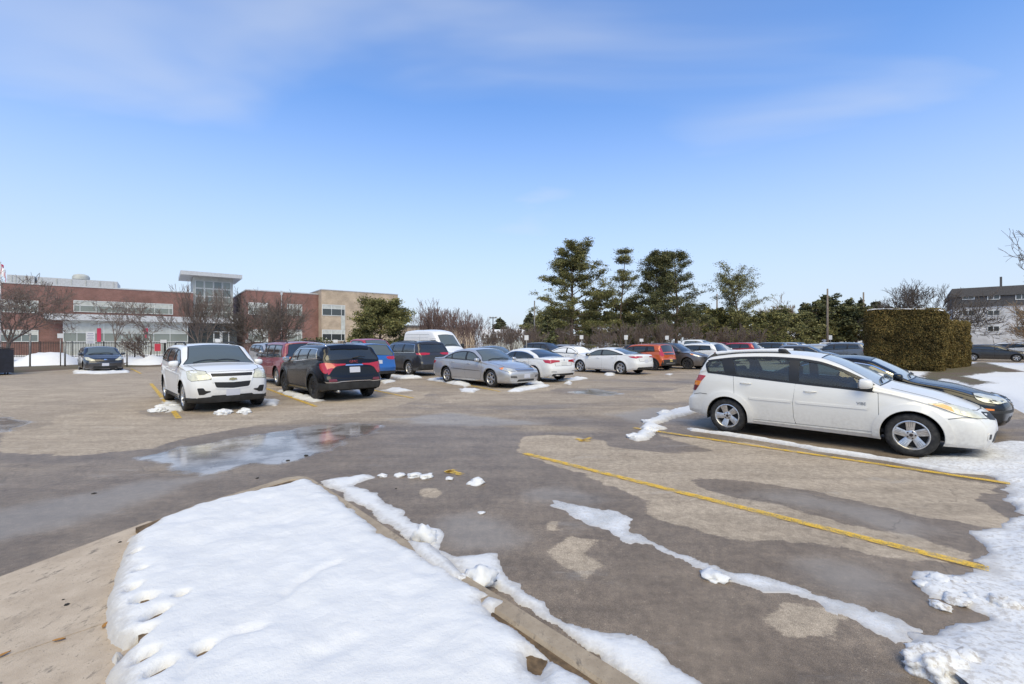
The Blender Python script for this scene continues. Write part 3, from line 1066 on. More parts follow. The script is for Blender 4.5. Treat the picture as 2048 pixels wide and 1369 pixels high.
def make_vibe():
    L, H = 4.365, 1.545
    prof = [(0, .58), (.02, .66), (.08, .735), (.20, .80), (.45, .885), (.80, .965), (1.10, 1.035), (1.17, 1.055), (1.50, 1.235), (1.85, 1.405), (2.10, 1.485), (2.45, 1.53), (2.85, 1.545),
            (3.30, 1.53), (3.70, 1.485), (3.96, 1.43), (4.06, 1.33), (4.18, 1.16), (4.26, 1.03), (4.31, .97), (4.345, .86), (L, .72)]
    sp = dict(L=L, W=1.775, H=H, wb=2.60, fo=.915, r=.318, tw=.205, prof=prof,
              belt=[(0, .60), (.6, .78), (1.1, .90), (1.5, .945), (2.3, 1.0), (3.3, 1.075), (3.9, 1.12), (L, 1.10)],
              plan=[(0, .78), (.025, .87), (.10, .955), (.22, .99), (.4, 1), (.80, .985), (.93, .95), (.98, .90), (1, .84)],
              fx=[(.15, .10), (.25, .03), (.45, 0), (.60, .03), (.75, .11), (.95, .22)],
              rx=[(.15, .12), (.30, .03), (.48, 0), (.60, .02), (.66, .07), (1.0, .09), (1.6, .1)],
              bot=[(0, .20), (.6, .205), (L - .7, .235), (L, .33)],
              ws=(1.19, 2.06), rw=(3.98, 4.24), glass=M_GLASS, glass_f=M_PALEW, flare=.028, tumble=.36, gap=.045,
              dlo=dict(front=1.36, rear_b=3.86, rear_t=3.93, drop=.128, lift=.0, pillars=[(2.42, 2.44, .075), (3.34, 3.62, .10)]))
    Hd = Vector((.724, -.690, 0)); Ld = Vector((.690, .724, 0))
    ang = math.atan2(Hd.y, Hd.x)
    rr, fr = Vector(G(1458, 865) + (0,)), Vector(G(1820, 912) + (0,))
    ctr = (rr + fr) / 2 + Ld * .775
    c = Car(sp, 'station_wagon', M_WHITE, (ctr.x, ctr.y), ang, .034)
    tag(c.root, 'white station wagon with silver five-spoke wheels parked beside the black sedan and the yellow line', 'car')
    c.windows(M_GLASS, seal=.04)
    c.doors((1.30, 2.40, 3.40), sill=.315)
    c.wheels('vibe', .67)
    c.mirrors(1.50, 1.04, mat=c.paint, out=.17, size=(.13, .20, .155))
    c.cabin(2.35, 3.15)
    c.wipers()
    # rub strip along the doors and rocker step
    for a, b in ((1.42, 2.38), (2.46, 3.12)):
        n = 8
        c.strip('rub_strip', c.paint, [(a + (b - a) * k / n, 0, .665 + .012 * (a + (b - a) * k / n - 1.4)) for k in range(n + 1)], .035, 'L', off=.008, mirror=True, thick=.006)
    c.strip('sill_trim', c.paint, [(1.36, 0, .245), (2.2, 0, .25), (3.05, 0, .255)], .07, 'L', off=.012, mirror=True)
    # wheel arch mouldings
    for wx in (c.fo, c.fo + c.wb):
        pts = [(wx + (c.Ra + .05) * math.cos(math.pi * (k / 20)), 0, c.r + (c.Ra + .05) * math.sin(math.pi * (k / 20))) for k in range(-1, 22)]
        c.strip('arch_moulding', c.paint, pts, .085, 'L', off=.011, mirror=True)
    # headlight with amber corner
    hl = c.patch('headlight', M_HEAD, [(.70, .86, .800), (.52, .86, .815), (.34, .80, .790), (.18, .70, .735), (.085, .60, .655), (.10, .62, .625), (.20, .74, .628), (.36, .84, .672), (.54, .86, .745)], (-.62, -.78, 0), off=.006, depth=.02, res=.03, mirror=True)
    for h, sg in zip(hl, (1, -1)):
        c.strip('lens_edge', M_SEAM, [(.70, .86 * sg, .800), (.52, .86 * sg, .815), (.34, .80 * sg, .790), (.18, .70 * sg, .735), (.085, .60 * sg, .655), (.10, .62 * sg, .625), (.20, .74 * sg, .628), (.36, .84 * sg, .672), (.54, .86 * sg, .745)], .011, (-.62, -.78 * sg, 0), off=.0035, closed=True, parent=h)
        c.patch('turn_signal', M_AMBER, [(.655, .86 * sg, .793), (.50, .86 * sg, .800), (.42, .84 * sg, .765), (.40, .85 * sg, .705), (.53, .86 * sg, .750)], (-.62, -.78 * sg, 0), off=.0085, depth=.004, res=.03, parent=h)
        c.patch('light_reflector', M_REFL, [(.34, .80 * sg, .762), (.28, .78 * sg, .752), (.27, .79 * sg, .685), (.34, .83 * sg, .690)], (-.62, -.78 * sg, 0), off=.0085, depth=.004, res=.03, parent=h)
    # twin grille, lower intake, fog lamps, plate
    c.patch('grille', M_GRILL, [(0, .07, .55), (0, .46, .60), (0, .50, .65), (0, .42, .70), (0, .07, .665)], 'F', off=.004, depth=.02, mirror=True, rnd=.03)
    c.patch('lower_intake', M_GRILL, [(0, -.42, .27), (0, .42, .27), (0, .36, .40), (0, -.36, .40)], 'F', off=.004, depth=.02, rnd=.03)
    c.plate('F', .48)
    fg = c.patch('fog_lamp_recess', c.paint, [(0, .56, .30), (0, .72, .31), (0, .74, .42), (0, .60, .43)], (-.8, -.6, 0), off=.008, mirror=True, rnd=.05)
    for f, sg in zip(fg, (1, -1)):
        c.patch('fog_lamp', M_BLACK, [(0, .60 * sg, .335), (0, .68 * sg, .335), (0, .68 * sg, .405), (0, .60 * sg, .405)], (-.8, -.6 * sg, 0), off=.011, depth=.006, parent=f, rnd=.01)
    # tail lights: red over amber over dark red
    tl = c.patch('taillight', M_RED, [(3.90, .82, 1.05), (4.28, .74, 1.08), (4.33, .74, .945), (4.00, .84, .935)], (.42, -.91, 0), off=.008, mirror=True, res=.03, rnd=.02)
    for t, sg in zip(tl, (1, -1)):
        c.patch('turn_signal', M_AMBER, [(3.995, .84 * sg, .942), (4.33, .74 * sg, .950), (4.34, .74 * sg, .865), (4.05, .84 * sg, .855)], (.42, -.91 * sg, 0), off=.009, depth=.012, parent=t, res=.03, rnd=.015)
        c.patch('reflector', M_DRED, [(4.045, .84 * sg, .862), (4.34, .74 * sg, .870), (4.34, .74 * sg, .76), (4.14, .84 * sg, .745)], (.42, -.91 * sg, 0), off=.007, depth=.012, parent=t, res=.03, rnd=.02)
    c.strip('bumper_seam', M_SEAM, [(3.88, 0, .70), (4.02, 0, .705), (4.20, 0, .665), (4.3, 0, .655)], .010, 'L', off=.002, mirror=True)
    c.strip('bumper_seam', M_SEAM, [(.02, 0, .60), (.25, 0, .635), (.38, 0, .63), (.52, 0, .60)], .009, 'L', off=.002, mirror=True)
    c.strip('hood_seam', M_SEAM, [(1.15, .70, 0), (.8, .70, 0), (.5, .66, 0), (.30, .58, 0), (.22, .45, 0), (.17, .2, 0), (.165, 0, 0)], .009, 'T', off=.0025, mirror=True)
    c.plate('B', .80)
    text_on(c, 'VIBE', .062, M_ALLOYG, 1.50, 0, .735, 'R', off=.006)
    text_on(c, 'VIBE', .062, M_ALLOYG, 1.50, 0, .735, 'L', off=.006)
    # roof rails with dark end caps
    for sg in (1, -1):
        pts = []
        for k in range(15):
            a = 2.62 + (4.0 - 2.62) * k / 14
            loc, nn = c.hit(Vector((c.X(a), sg * .56, 0)), DIRS['T'])
            pts.append(loc + Vector((0, 0, .045)))
        r = MB().tube(pts, .024, 8).build('roof_rail', M_WHITE2, c.root, True)
        for k0, k1 in ((0, 1), (12, 14)):
            m = MB()
            a, b = pts[k0], pts[k1]
            seq = [a, b] if k0 else [b, a]
            e = seq[1] + (seq[1] - seq[0]).normalized() * .09
            e.z -= .065
            m.tube([seq[0], seq[1], e], [.034, .036, .02], 8)
            m.build('rail_end_cap', M_CLAD, r, True)
        MB().tube([p - Vector((0, 0, .038)) for p in pts], .012, 5).build('rail_gasket', M_BLACK, r, True)
    return c
def text_on(c, txt, size, mat, st, y, z, d, name='badge', off=.006, parent=None, extr=.003):
    cu = bpy.data.curves.new(name, 'FONT')
    cu.body = txt; cu.size = size; cu.extrude = extr
    cu.align_x = 'CENTER'; cu.align_y = 'CENTER'
    cu.resolution_u = 2
    to = bpy.data.objects.new(name, cu)
    COL.objects.link(to)
    dg = bpy.context.evaluated_depsgraph_get()
    me = bpy.data.meshes.new_from_object(to.evaluated_get(dg))
    bpy.data.objects.remove(to); bpy.data.curves.remove(cu)
    me.name = name
    dd = DIRS[d]
    loc, n = c.hit(Vector((c.X(st), y, z)), dd)
    zax = n.normalized(); xax = Vector((0, 0, 1)).cross(zax).normalized(); yax = zax.cross(xax)
    M = Matrix((xax, yax, zax)).transposed().to_4x4()
    M.translation = loc + n * off
    me.transform(M)
    me.materials.clear(); me.materials.append(mat)
    o = bpy.data.objects.new(name, me); COL.objects.link(o)
    o.parent = parent or c.root
    return o

def equip(c, hz, tz, doors, mirror, wheel='five', rf=.64, hl=None, tl=None, grille=None, intake=None, plates=(None, None), headm=M_HEADC, sill=.34,
          handle=None, clad=None, archclad=None, mirror_mat=None, seal=.03, trim=M_BLACK, pillar=M_BLACK, wip=False, tailm=M_RED, msize=(.11, .2, .15)):
    W2 = c.W / 2; L = c.L
    c.windows(trim=trim, pillar=pillar, seal=seal)
    if doors: c.doors(doors, sill=sill, handle=handle)
    c.wheels(wheel, rf)
    if mirror: c.mirrors(mirror[0], mirror[1], mat=mirror_mat, size=msize)
    if hl is None:
        hl = [(.52, W2 * .93, hz + .055), (.28, W2 * .86, hz + .05), (.08, W2 * .60, hz + .005), (.06, W2 * .58, hz - .06), (.22, W2 * .84, hz - .075), (.42, W2 * .93, hz - .02)]
    hs = c.patch('headlight', headm, hl, (-.75, -.66, 0), off=.006, depth=.02, res=.05, mirror=True, rnd=.03)
    for h, sg in zip(hs, (1, -1)):
        c.strip('lens_edge', M_SEAM, [(a, b * sg, z) for a, b, z in hl], .014, (-.75, -.66 * sg, 0), off=.0035, closed=True, parent=h)
        if c.res < .055 and headm is M_HEADC:
            n = len(hl)
            cs, cy, cz = [sum(q[k] for q in hl) / n for k in range(3)]
            inner = [(cs + (a - cs) * .62, (cy + (b - cy) * .62) * sg, cz + (z - cz) * .62) for a, b, z in hl]
            c.patch('light_reflector', M_REFL, inner, (-.75, -.66 * sg, 0), off=.008, depth=.004, res=.06, parent=h, rnd=.03)
            am = [hl[0], hl[1], tuple((hl[1][k] + hl[-1][k]) / 2 for k in range(3)), hl[-1]]
            c.patch('turn_signal', M_AMBER, [(cs + (a - cs) * .9, (cy + (b - cy) * .9) * sg, cz + (z - cz) * .85) for a, b, z in am], (-.75, -.66 * sg, 0), off=.0095, depth=.004, res=.06, parent=h, rnd=.02)
    if tl is None:
        tl = [(L - .42, W2, tz + .07), (L - .02, W2 * .7, tz + .06), (L, W2 * .55, tz + .03), (L, W2 * .55, tz - .05), (L - .02, W2 * .8, tz - .08), (L - .33, W2, tz - .04)]
    c.patch('taillight', tailm, tl, (.75, -.66, 0), off=.007, depth=.02, res=.05, mirror=True, rnd=.02)
    if grille:
        y, z0, z1 = grille
        c.patch('grille', M_GRILL, [(0, -y * .85, z0), (0, y * .85, z0), (0, y, (z0 + z1) / 2), (0, y * .96, z1), (0, -y * .96, z1), (0, -y, (z0 + z1) / 2)], 'F', off=.004, depth=.02, rnd=.03)
    if intake:
        y, z0, z1 = intake
        c.patch('lower_intake', M_GRILL, [(0, -y, z0), (0, y, z0), (0, y * .9, z1), (0, -y * .9, z1)], 'F', off=.004, depth=.02, rnd=.03)
    if plates[0]: c.plate('F', plates[0])
    if plates[1]: c.plate('B', plates[1])
    if clad:
        z0, z1 = clad
        a, b = c.fo + c.Ra + .02, c.fo + c.wb - c.Ra - .02
        n = 8
        c.strip('sill_cladding', M_CLAD, [(a + (b - a) * k / n, 0, (z0 + z1) / 2) for k in range(n + 1)], z1 - z0, 'L', off=.008, mirror=True)
    if archclad:
        for wx in (c.fo, c.fo + c.wb):
            pts = [(wx + (c.Ra + archclad / 2 - .01) * math.cos(math.pi * (k / 18)), 0, c.r + (c.Ra + archclad / 2 - .01) * math.sin(math.pi * (k / 18))) for k in range(-1, 20)]
            c.strip('arch_cladding', M_CLAD, pts, archclad, 'L', off=.009, mirror=True)
    if wip: c.wipers()

SUV_FX = [(.2, .12), (.35, .03), (.55, 0), (.80, .02), (1.0, .10), (1.2, .25)]
def suv_spec(L, W, H, wb, fo, r=.35, hf=.98, hc=1.14, sc=1.18, sr0=2.02, sr1=None, sd=None, zd=1.08, belt=(1.04, 1.16), pil=None, dlo_r=None, tumble=.30, bot=.24, glass=M_GLASSD, zr=None, **k):
    sr1 = sr1 if sr1 else L - .55
    sd = sd if sd else L - .09
    d = dict(L=L, W=W, H=H, wb=wb, fo=fo, r=r, tw=.235, prof=prof_gen(L, H, hf, hc, sc, sr0, sr1, sd, zd, zr),
             belt=[(0, hf - .16), (.7, hc - .14), (sc + .2, belt[0]), (L * .55, (belt[0] + belt[1]) / 2 - .01), (L - .6, belt[1]), (L, belt[1])],
             plan=[(0, .80), (.02, .885), (.08, .96), (.18, .995), (.3, 1), (.85, .99), (.95, .955), (.985, .91), (1, .86)],
             bow=[(0, .22), (.5, .15), (L * .30, .11), (L * .5, .02), (L * .75, 0), (L * .93, -.05), (L, -.10)],
             fx=SUV_FX, rx=[(.2, .10), (.40, .02), (.60, 0), (.75, .05), (1.1, .09), (1.7, .1)], rramp=.4,
             bot=[(0, bot), (.6, bot - .01), (L - .7, bot), (L, bot + .10)],
             ws=(sc + .02, sr0 - .02), rw=(sr1 + .03, sd - .03), glass=glass, tumble=tumble, flare=.022, rc=.10,
             dlo=dict(front=sc + .22, rear_b=dlo_r[0] if dlo_r else L - .62, rear_t=dlo_r[1] if dlo_r else L - .78, drop=.155, pillars=pil or [(2.28, 2.32, .05), (3.15, 3.22, .05)]))
    d.update(k)
    return d
def sedan_spec(L, W, H, wb, fo, r=.325, hf=.74, hc=.98, sc=1.22, sr0=2.05, sr1=3.05, sd=3.95, zd=1.06, belt=(.93, 1.0), pil=None, dlo_r=None, glass=M_GLASSD, tail=None, **k):
    d = dict(L=L, W=W, H=H, wb=wb, fo=fo, r=r, tw=.215, prof=prof_gen(L, H, hf, hc, sc, sr0, sr1, sd, zd, tail if tail else zd - .14),
             belt=[(0, hf - .13), (.7, hc - .17), (sc + .2, belt[0]), (L * .55, (belt[0] + belt[1]) / 2), (L * .8, belt[1]), (L, belt[1] - .04)],
             rx=[(.2, .12), (.38, .02), (.55, 0), (.72, .03), (.95, .05), (1.2, .1)], rramp=.5,
             bot=[(0, .20), (.6, .19), (L - .7, .20), (L, .28)],
             ws=(sc + .02, sr0 - .02), rw=(sr1 + .04, sd - .02), glass=glass, tumble=.38, flare=.02, rc=.09,
             dlo=dict(front=sc + .22, rear_b=dlo_r[0] if dlo_r else sd - .40, rear_t=dlo_r[1] if dlo_r else sd - .40, drop=.14, pillars=pil or [(2.35, 2.38, .045)]))
    d.update(k)
    return d
def spot(p, k, side, c_track, wb, head):
    """centre of a car from the ground point of one visible tyre: k=+1 front, -1 rear; side=+1 left, -1 right"""
    h = Vector((math.cos(head), math.sin(head))); l = Vector((-h.y, h.x))
    q = Vector(p) - h * (k * wb / 2) - l * (side * c_track)
    return (q.x, q.y)
def bowtie(c, st, z, end, parent=None):
    """flat gold cross-shaped emblem"""
    w, h, q = .085, .022, .030
    pts = [(st, -w, z - h), (st, -q, z - h), (st, -q, z - h * 1.5), (st, q, z - h * 1.5), (st, q, z - h), (st, w, z - h), (st, w * .86, z + h), (st, q * .7, z + h),
           (st, q * .7, z + h * 1.5), (st, -q * 1.2, z + h * 1.5), (st, -q * 1.2, z + h), (st, -w * .86, z + h)]
    c.patch('emblem', plain('gold_emblem', (.42, .33, .16), .3, .7), pts, end, off=.012, depth=.012, res=.03, parent=parent)

def make_equinox():
    sp = suv_spec(4.77, 1.842, 1.675, 2.857, .94, .362, hf=1.0, hc=1.16, sc=1.22, sr0=2.06, sr1=4.18, zd=1.10, glass_f=M_GLASSM, belt=(1.06, 1.17), gap=.05,
                  pil=[(2.32, 2.36, .05), (3.25, 3.34, .06)])
    ctr = Vector((-9.06, 12.3)) + Vector((.69, .72)) * .80
    c = Car(sp, 'suv', M_WHITE2, ctr, math.radians(-45.5), .042)
    tag(c.root, 'white SUV with yellowed headlights and split dark grille facing out of its stall', 'car')
    W2 = c.W / 2
    equip(c, .9, 1.0, (1.40, 2.34, 3.30), (1.60, 1.13), 'ten', .66, headm=M_HEAD, sill=.36, clad=(.25, .36), plates=(.47, .9), wip=True,
          hl=[(.60, W2 * .98, .985), (.34, W2 * .90, 1.015), (.14, W2 * .70, .985), (.05, W2 * .50, .85), (.06, W2 * .50, .80), (.14, W2 * .68, .785), (.30, W2 * .86, .765), (.42, W2 * .95, .82)], msize=(.12, .22, .16))
    # upper and lower grille with the emblem bar between
    c.patch('grille', M_GRILL, [(0, -.44, .865), (0, .44, .865), (0, .45, .935), (0, -.45, .935)], 'F', off=.006, depth=.02, rnd=.015)
    c.patch('grille', M_GRILL, [(0, -.34, .60), (0, 0, .575), (0, .34, .60), (0, .43, .735), (0, 0, .715), (0, -.43, .735)], 'F', off=.006, depth=.02, rnd=.02)
    c.strip('grille_surround', M_WHITE2, [(0, -.47, .95), (0, -.36, .585), (0, 0, .555), (0, .36, .585), (0, .47, .95)], .022, 'F', off=.006, thick=.006)
    bowtie(c, 0, .795, 'F')
    c.patch('fog_lamp_recess', M_BLACK, [(0, .50, .50), (0, .60, .47), (0, .66, .44), (0, .78, .44), (0, .82, .60), (0, .67, .60), (0, .62, .53), (0, .50, .525)], (-.8, -.6, 0), off=.006, mirror=True, rnd=.02)
    c.patch('lower_bumper', M_CLAD, [(0, -.86, .24), (0, .86, .24), (0, .86, .355), (0, .42, .385), (0, -.42, .385), (0, -.86, .355)], 'F', off=.010, depth=.03, rnd=.01)
    for sg in (1, -1):
        c.patch('lower_bumper_side', M_CLAD, [(.50, .9 * sg, .24), (.03, .8 * sg, .24), (.03, .8 * sg, .355), (.50, .9 * sg, .355)], (-.45, -.89 * sg, 0), off=.009, depth=.03)
    c.patch('lower_intake', M_GRILL, [(0, -.46, .385), (0, .46, .385), (0, .42, .415), (0, -.42, .415)], 'F', off=.008, depth=.02)
    c.strip('hood_seam', M_SEAM, [(1.18, .74, 0), (.7, .72, 0), (.4, .66, 0), (.22, .5, 0), (.16, .3, 0), (.15, 0, 0)], .009, 'T', off=.0025, mirror=True)
    c.rails(2.3, 4.1, .60, .06, M_CLAD, .024)
    return c

def make_terrain():
    sp = suv_spec(4.63, 1.84, 1.66, 2.725, .95, .37, hf=.98, hc=1.14, sc=1.2, sr0=2.0, sr1=4.10, sd=4.52, zd=1.16, belt=(1.06, 1.20), zr=1.0, gap=.06,
                  pil=[(2.25, 2.30, .03), (3.10, 3.22, .03)], dlo_r=(3.95, 3.80))
    ctr = Vector((-6.68, 14.35)) + Vector((.75, .66)) * .80
    c = Car(sp, 'suv', M_BLACKP, ctr, math.radians(132.5), .042)
    tag(c.root, 'black SUV with black steel wheels and red C-shaped taillights backed towards the lane', 'car')
    W2, L = c.W / 2, c.L
    equip(c, .9, 1.0, (1.40, 2.28, 3.20), (1.52, 1.14), 'steel', .60, sill=.38, clad=(.24, .38), archclad=.07, plates=(.5, None), trim=M_CHROME, seal=.022, mirror_mat=M_CHROME, grille=(.5, .6, .95),
          tl=[(L - .40, W2, 1.08), (L - .20, W2 * .9, 1.115), (L - .03, W2 * .66, 1.075), (L, W2 * .40, 1.075), (L, W2 * .40, 1.035), (L - .02, W2 * .66, 1.01), (L - .04, W2 * .74, .95), (L - .06, W2 * .84, .78), (L - .20, W2 * .95, .83), (L - .34, W2, .95)])
    c.plate('B', .90, w=.31, h=.16)
    c.patch('tailgate_trim', M_CHROME, [(L, -.27, 1.015), (L, .27, 1.015), (L, .24, 1.05), (L, -.24, 1.05)], 'B', off=.014, depth=.02, rnd=.01)
    text_on(c, 'GMC', .115, plain('badge_red', (.30, .05, .06), .35), L, 0, 1.125, 'B', off=.012)
    c.patch('rear_bumper', M_CLAD, [(L, -.88, .33), (L, .88, .33), (L, .88, .53), (L, .5, .545), (L, -.5, .545), (L, -.88, .53)], 'B', off=.012, depth=.03, rnd=.02)
    for sg in (1, -1):
        c.patch('bumper_corner', M_CLAD, [(L - .50, .9 * sg, .33), (L - .05, .8 * sg, .33), (L - .05, .8 * sg, .53), (L - .50, .9 * sg, .53)], (.5, -.86 * sg, 0), off=.011, depth=.03)
    c.patch('reflector', M_DRED, [(L, .54, .585), (L, .80, .575), (L, .80, .655), (L, .58, .655)], (.8, -.6, 0), off=.008, mirror=True, rnd=.01)
    c.strip('chrome_strip', M_CHROME, [(L, .84, .60), (L, .80, .562), (L, .55, .555), (L, .42, .578), (L, 0, .585), (L, -.42, .578), (L, -.55, .555), (L, -.80, .562), (L, -.84, .60)], .022, 'B', off=.010, thick=.004)
    c.strip('tailgate_seam', M_SEAM, [(L, -.78, 1.0), (L, -.66, .72), (L, -.45, .66), (L, .45, .66), (L, .66, .72), (L, .78, 1.0)], .010, 'B', off=.003)
    MB().tube([Vector((c.X(4.36), .50, .30)), Vector((c.X(4.66), .50, .30))], .04, 10).build('exhaust_pipe', M_ALLOYG, c.root, True)
    c.rails(2.2, 3.95, .60, .045, M_CHROME, .018)
    # rear spoiler and antenna fin
    V = []
    c.patch('roof_spoiler', M_BLACKP, [(3.98, -.60, 0), (4.20, -.58, 0), (4.24, 0, 0), (4.20, .58, 0), (3.98, .60, 0)], 'T', off=.018, depth=.04, rnd=.04)
    MB().lathe([(.04, 0), (.03, .04), (.012, .075), (.001, .08)], 10, 'z', (c.X(3.8), 0, 1.655)).build('antenna_fin', M_BLACK, c.root, True)
    loc, n = c.hit(Vector((c.X(4.5), 0, 1.22)), DIRS['B'])
    MB().tube([loc + n * .02 + Vector((0, .02, 0)), loc + n * .03 + Vector((0, -.2, .05)), loc + n * .025 + Vector((0, -.36, .03))], [.02, .014, .008], 6).build('rear_wiper', M_BLACK, c.root, True)
    return c

def make_impala():
    sp = sedan_spec(5.09, 1.85, 1.465, 2.81, 1.06, .335, hf=.72, hc=.99, sc=1.42, sr0=2.25, sr1=3.35, sd=4.30, zd=1.08, belt=(.95, 1.02), pil=[(2.55, 2.60, .045), (3.45, 3.58, .03)], dlo_r=(3.98, 3.85), glass=M_GLASSM, glass_f=M_GLASSM)
    ctr = Vector((-1.68, 18.05)) + Vector((.70, .71)) * .79
    c = Car(sp, 'sedan', M_SILVER, ctr, math.radians(-46.5), .045)
    tag(c.root, 'silver sedan with clear oval headlights, nose out beside a ridge of broken snow', 'car')
    W2 = c.W / 2
    equip(c, .66, .85, (1.58, 2.57, 3.62), (1.80, 1.0), 'six', .66, sill=.30, plates=(.45, .8), wip=True, intake=(.45, .25, .33),
          hl=[(.62, W2 * .96, .75), (.40, W2 * .90, .775), (.18, W2 * .72, .745), (.10, W2 * .55, .69), (.10, W2 * .55, .635), (.28, W2 * .80, .625), (.48, W2 * .94, .675)])
    c.patch('grille', M_ALLOYG, [(0, -.44, .62), (0, .44, .62), (0, .46, .68), (0, -.46, .68)], 'F', off=.006, depth=.02, rnd=.02)
    c.strip('grille_bar', M_CHROME, [(0, -.46, .69), (0, .46, .69)], .018, 'F', off=.010)
    c.patch('bumper_slot', M_BLACK, [(0, .50, .385), (0, .80, .405), (0, .80, .43), (0, .50, .415)], (-.85, -.52, 0), off=.004, mirror=True, rnd=.01)
    c.patch('bumper_slot', M_BLACK, [(0, .52, .43), (0, .80, .45), (0, .80, .47), (0, .52, .455)], (-.85, -.52, 0), off=.004, mirror=True, rnd=.01)
    c.strip('rub_strip', M_CHROME, [(1.62, 0, .60), (2.6, 0, .615), (3.5, 0, .64)], .018, 'L', off=.006, mirror=True)
    c.strip('sill_trim', M_ALLOY, [(1.45, 0, .235), (2.6, 0, .235), (3.45, 0, .24)], .03, 'L', off=.008, mirror=True)
    c.strip('hood_seam', M_SEAM, [(1.38, .72, 0), (.9, .70, 0), (.5, .66, 0), (.25, .55, 0), (.2, .3, 0), (.19, 0, 0)], .009, 'T', off=.0025, mirror=True)
    return c

def make_bmw():
    sp = sedan_spec(4.63, 1.81, 1.43, 2.81, .82, .335, hf=.74, hc=.97, sc=1.32, sr0=2.08, sr1=3.12, sd=3.98, zd=1.07, belt=(.93, .99), pil=[(2.38, 2.42, .045)], dlo_r=(3.66, 3.55), tail=.98)
    c = Car(sp, 'sedan', M_WHITE2, (.60, 21.0), math.radians(133), .045)
    tag(c.root, 'white sedan with dark tinted rear window and red L-shaped taillights next to the silver sedan', 'car')
    W2, L = c.W / 2, c.L
    equip(c, .66, .85, (1.48, 2.40, 3.36), (1.68, .99), 'five', .68, sill=.30, plates=(.45, None), grille=(.3, .55, .7), trim=M_CHROME, seal=.02,
          tl=[(L - .42, W2, .945), (L - .05, W2 * .80, .955), (L, W2 * .36, .93), (L, W2 * .36, .86), (L - .01, W2 * .70, .845), (L - .06, W2 * .9, .80), (L - .30, W2, .835)])
    c.plate('B', .80, plain('white_plate', (.66, .66, .65), .5), .34, .14)
    c.patch('rear_diffuser', M_CLAD, [(L, -.70, .29), (L, .70, .29), (L, .66, .37), (L, -.66, .37)], 'B', off=.008, depth=.03, rnd=.02)
    c.patch('bumper_slot', M_BLACK, [(L, .50, .445), (L, .80, .455), (L, .80, .475), (L, .50, .465)], (.85, -.52, 0), off=.005, mirror=True)
    for y in (.48, .40):
        MB().tube([Vector((c.X(4.3), y, .30)), Vector((c.X(4.67), y, .30))], .033, 10).build('exhaust_pipe', M_ALLOYG, c.root, True)
    c.strip('trunk_seam', M_SEAM, [(L, -.58, 1.0), (L, -.52, .70), (L, .52, .70), (L, .58, 1.0)], .010, 'B', off=.003)
    c.patch('emblem', plain('round_emblem', (.25, .3, .4), .3), [(L, .035 * math.cos(k * .524), .935 + .035 * math.sin(k * .524)) for k in range(12)], 'B', off=.008, depth=.01)
    return c

def make_civic():
    sp = sedan_spec(4.67, 1.80, 1.415, 2.735, .90, .335, hf=.76, hc=.97, sc=1.15, sr0=2.02, sr1=3.02, sd=4.05, zd=1.08, belt=(.93, 1.02), pil=[(2.40, 2.43, .05)], dlo_r=(3.80, 3.55), tail=.99, glass=M_GLASSM)
    ctr = Vector((4.84, 24.9)) + Vector((.75, .66)) * .77
    c = Car(sp, 'sedan', M_WHITE2, ctr, math.radians(131), .045)
    tag(c.root, 'white sedan with two-tone multi-spoke wheels and full side view, tail towards the orange hatchback', 'car')
    W2, L = c.W / 2, c.L
    equip(c, .68, .88, (1.34, 2.42, 3.40), (1.55, .99), 'split', .72, sill=.30, plates=(.45, .72), grille=(.42, .6, .72), mirror_mat=M_BLACK,
          tl=[(L - .50, W2, .955), (L - .08, W2 * .80, .975), (L, W2 * .40, .955), (L, W2 * .40, .905), (L - .02, W2 * .75, .895), (L - .08, W2 * .9, .85), (L - .34, W2, .895)])
    c.patch('rear_diffuser', M_BLACK, [(L, -.72, .29), (L, .72, .29), (L, .66, .40), (L, -.66, .40)], 'B', off=.008, depth=.03, rnd=.02)
    c.strip('sill_trim', M_BLACK, [(1.35, 0, .205), (2.3, 0, .205), (3.15, 0, .205)], .03, 'L', off=.006, mirror=True)
    c.strip('trunk_seam', M_SEAM, [(L, -.60, 1.0), (L, -.54, .70), (L, .54, .70), (L, .60, 1.0)], .010, 'B', off=.003)
    return c

def make_soul():
    sp = suv_spec(4.14, 1.80, 1.60, 2.57, .85, .335, hf=.95, hc=1.08, sc=1.10, sr0=1.82, sr1=3.80, sd=4.08, zd=1.06, belt=(1.0, 1.12), tumble=.24, bot=.22, zr=.98, pil=[(2.05, 2.08, .045), (2.95, 3.02, .08)], dlo_r=(3.55, 3.45))
    c = Car(sp, 'hatchback', M_ORANGE, (8.15, 28.6), math.radians(132), .05)
    tag(c.root, 'boxy orange hatchback with tall red corner taillights and yellow-edged plate', 'car')
    W2, L = c.W / 2, c.L
    equip(c, .85, 1.0, (1.25, 2.07, 2.98), (1.42, 1.07), 'steel', .62, sill=.34, clad=(.22, .32), archclad=.06, grille=(.4, .6, .7),
          tl=[(L - .30, W2 * .93, 1.32), (L - .14, W2 * .86, 1.34), (L - .06, W2 * .80, 1.06), (L - .03, W2 * .74, .88), (L - .12, W2 * .92, .84), (L - .26, W2 * .98, .96)])
    c.plate('B', .60, plain('yellow_plate', (.62, .48, .16), .5), .32, .15)
    c.patch('tailgate_panel', M_GLASSD, [(L, -.56, .95), (L, .56, .95), (L, .58, 1.05), (L, -.58, 1.05)], 'B', off=.006, depth=.02, rnd=.02)
    c.patch('rear_bumper', M_CLAD, [(L, -.82, .32), (L, .82, .32), (L, .80, .66), (L, -.80, .66)], 'B', off=.010, depth=.03, rnd=.08)
    c.patch('skid_plate', M_ALLOYG, [(L, -.50, .40), (L, .50, .40), (L, .54, .46), (L, -.54, .46)], 'B', off=.016, depth=.02, rnd=.01)
    return c

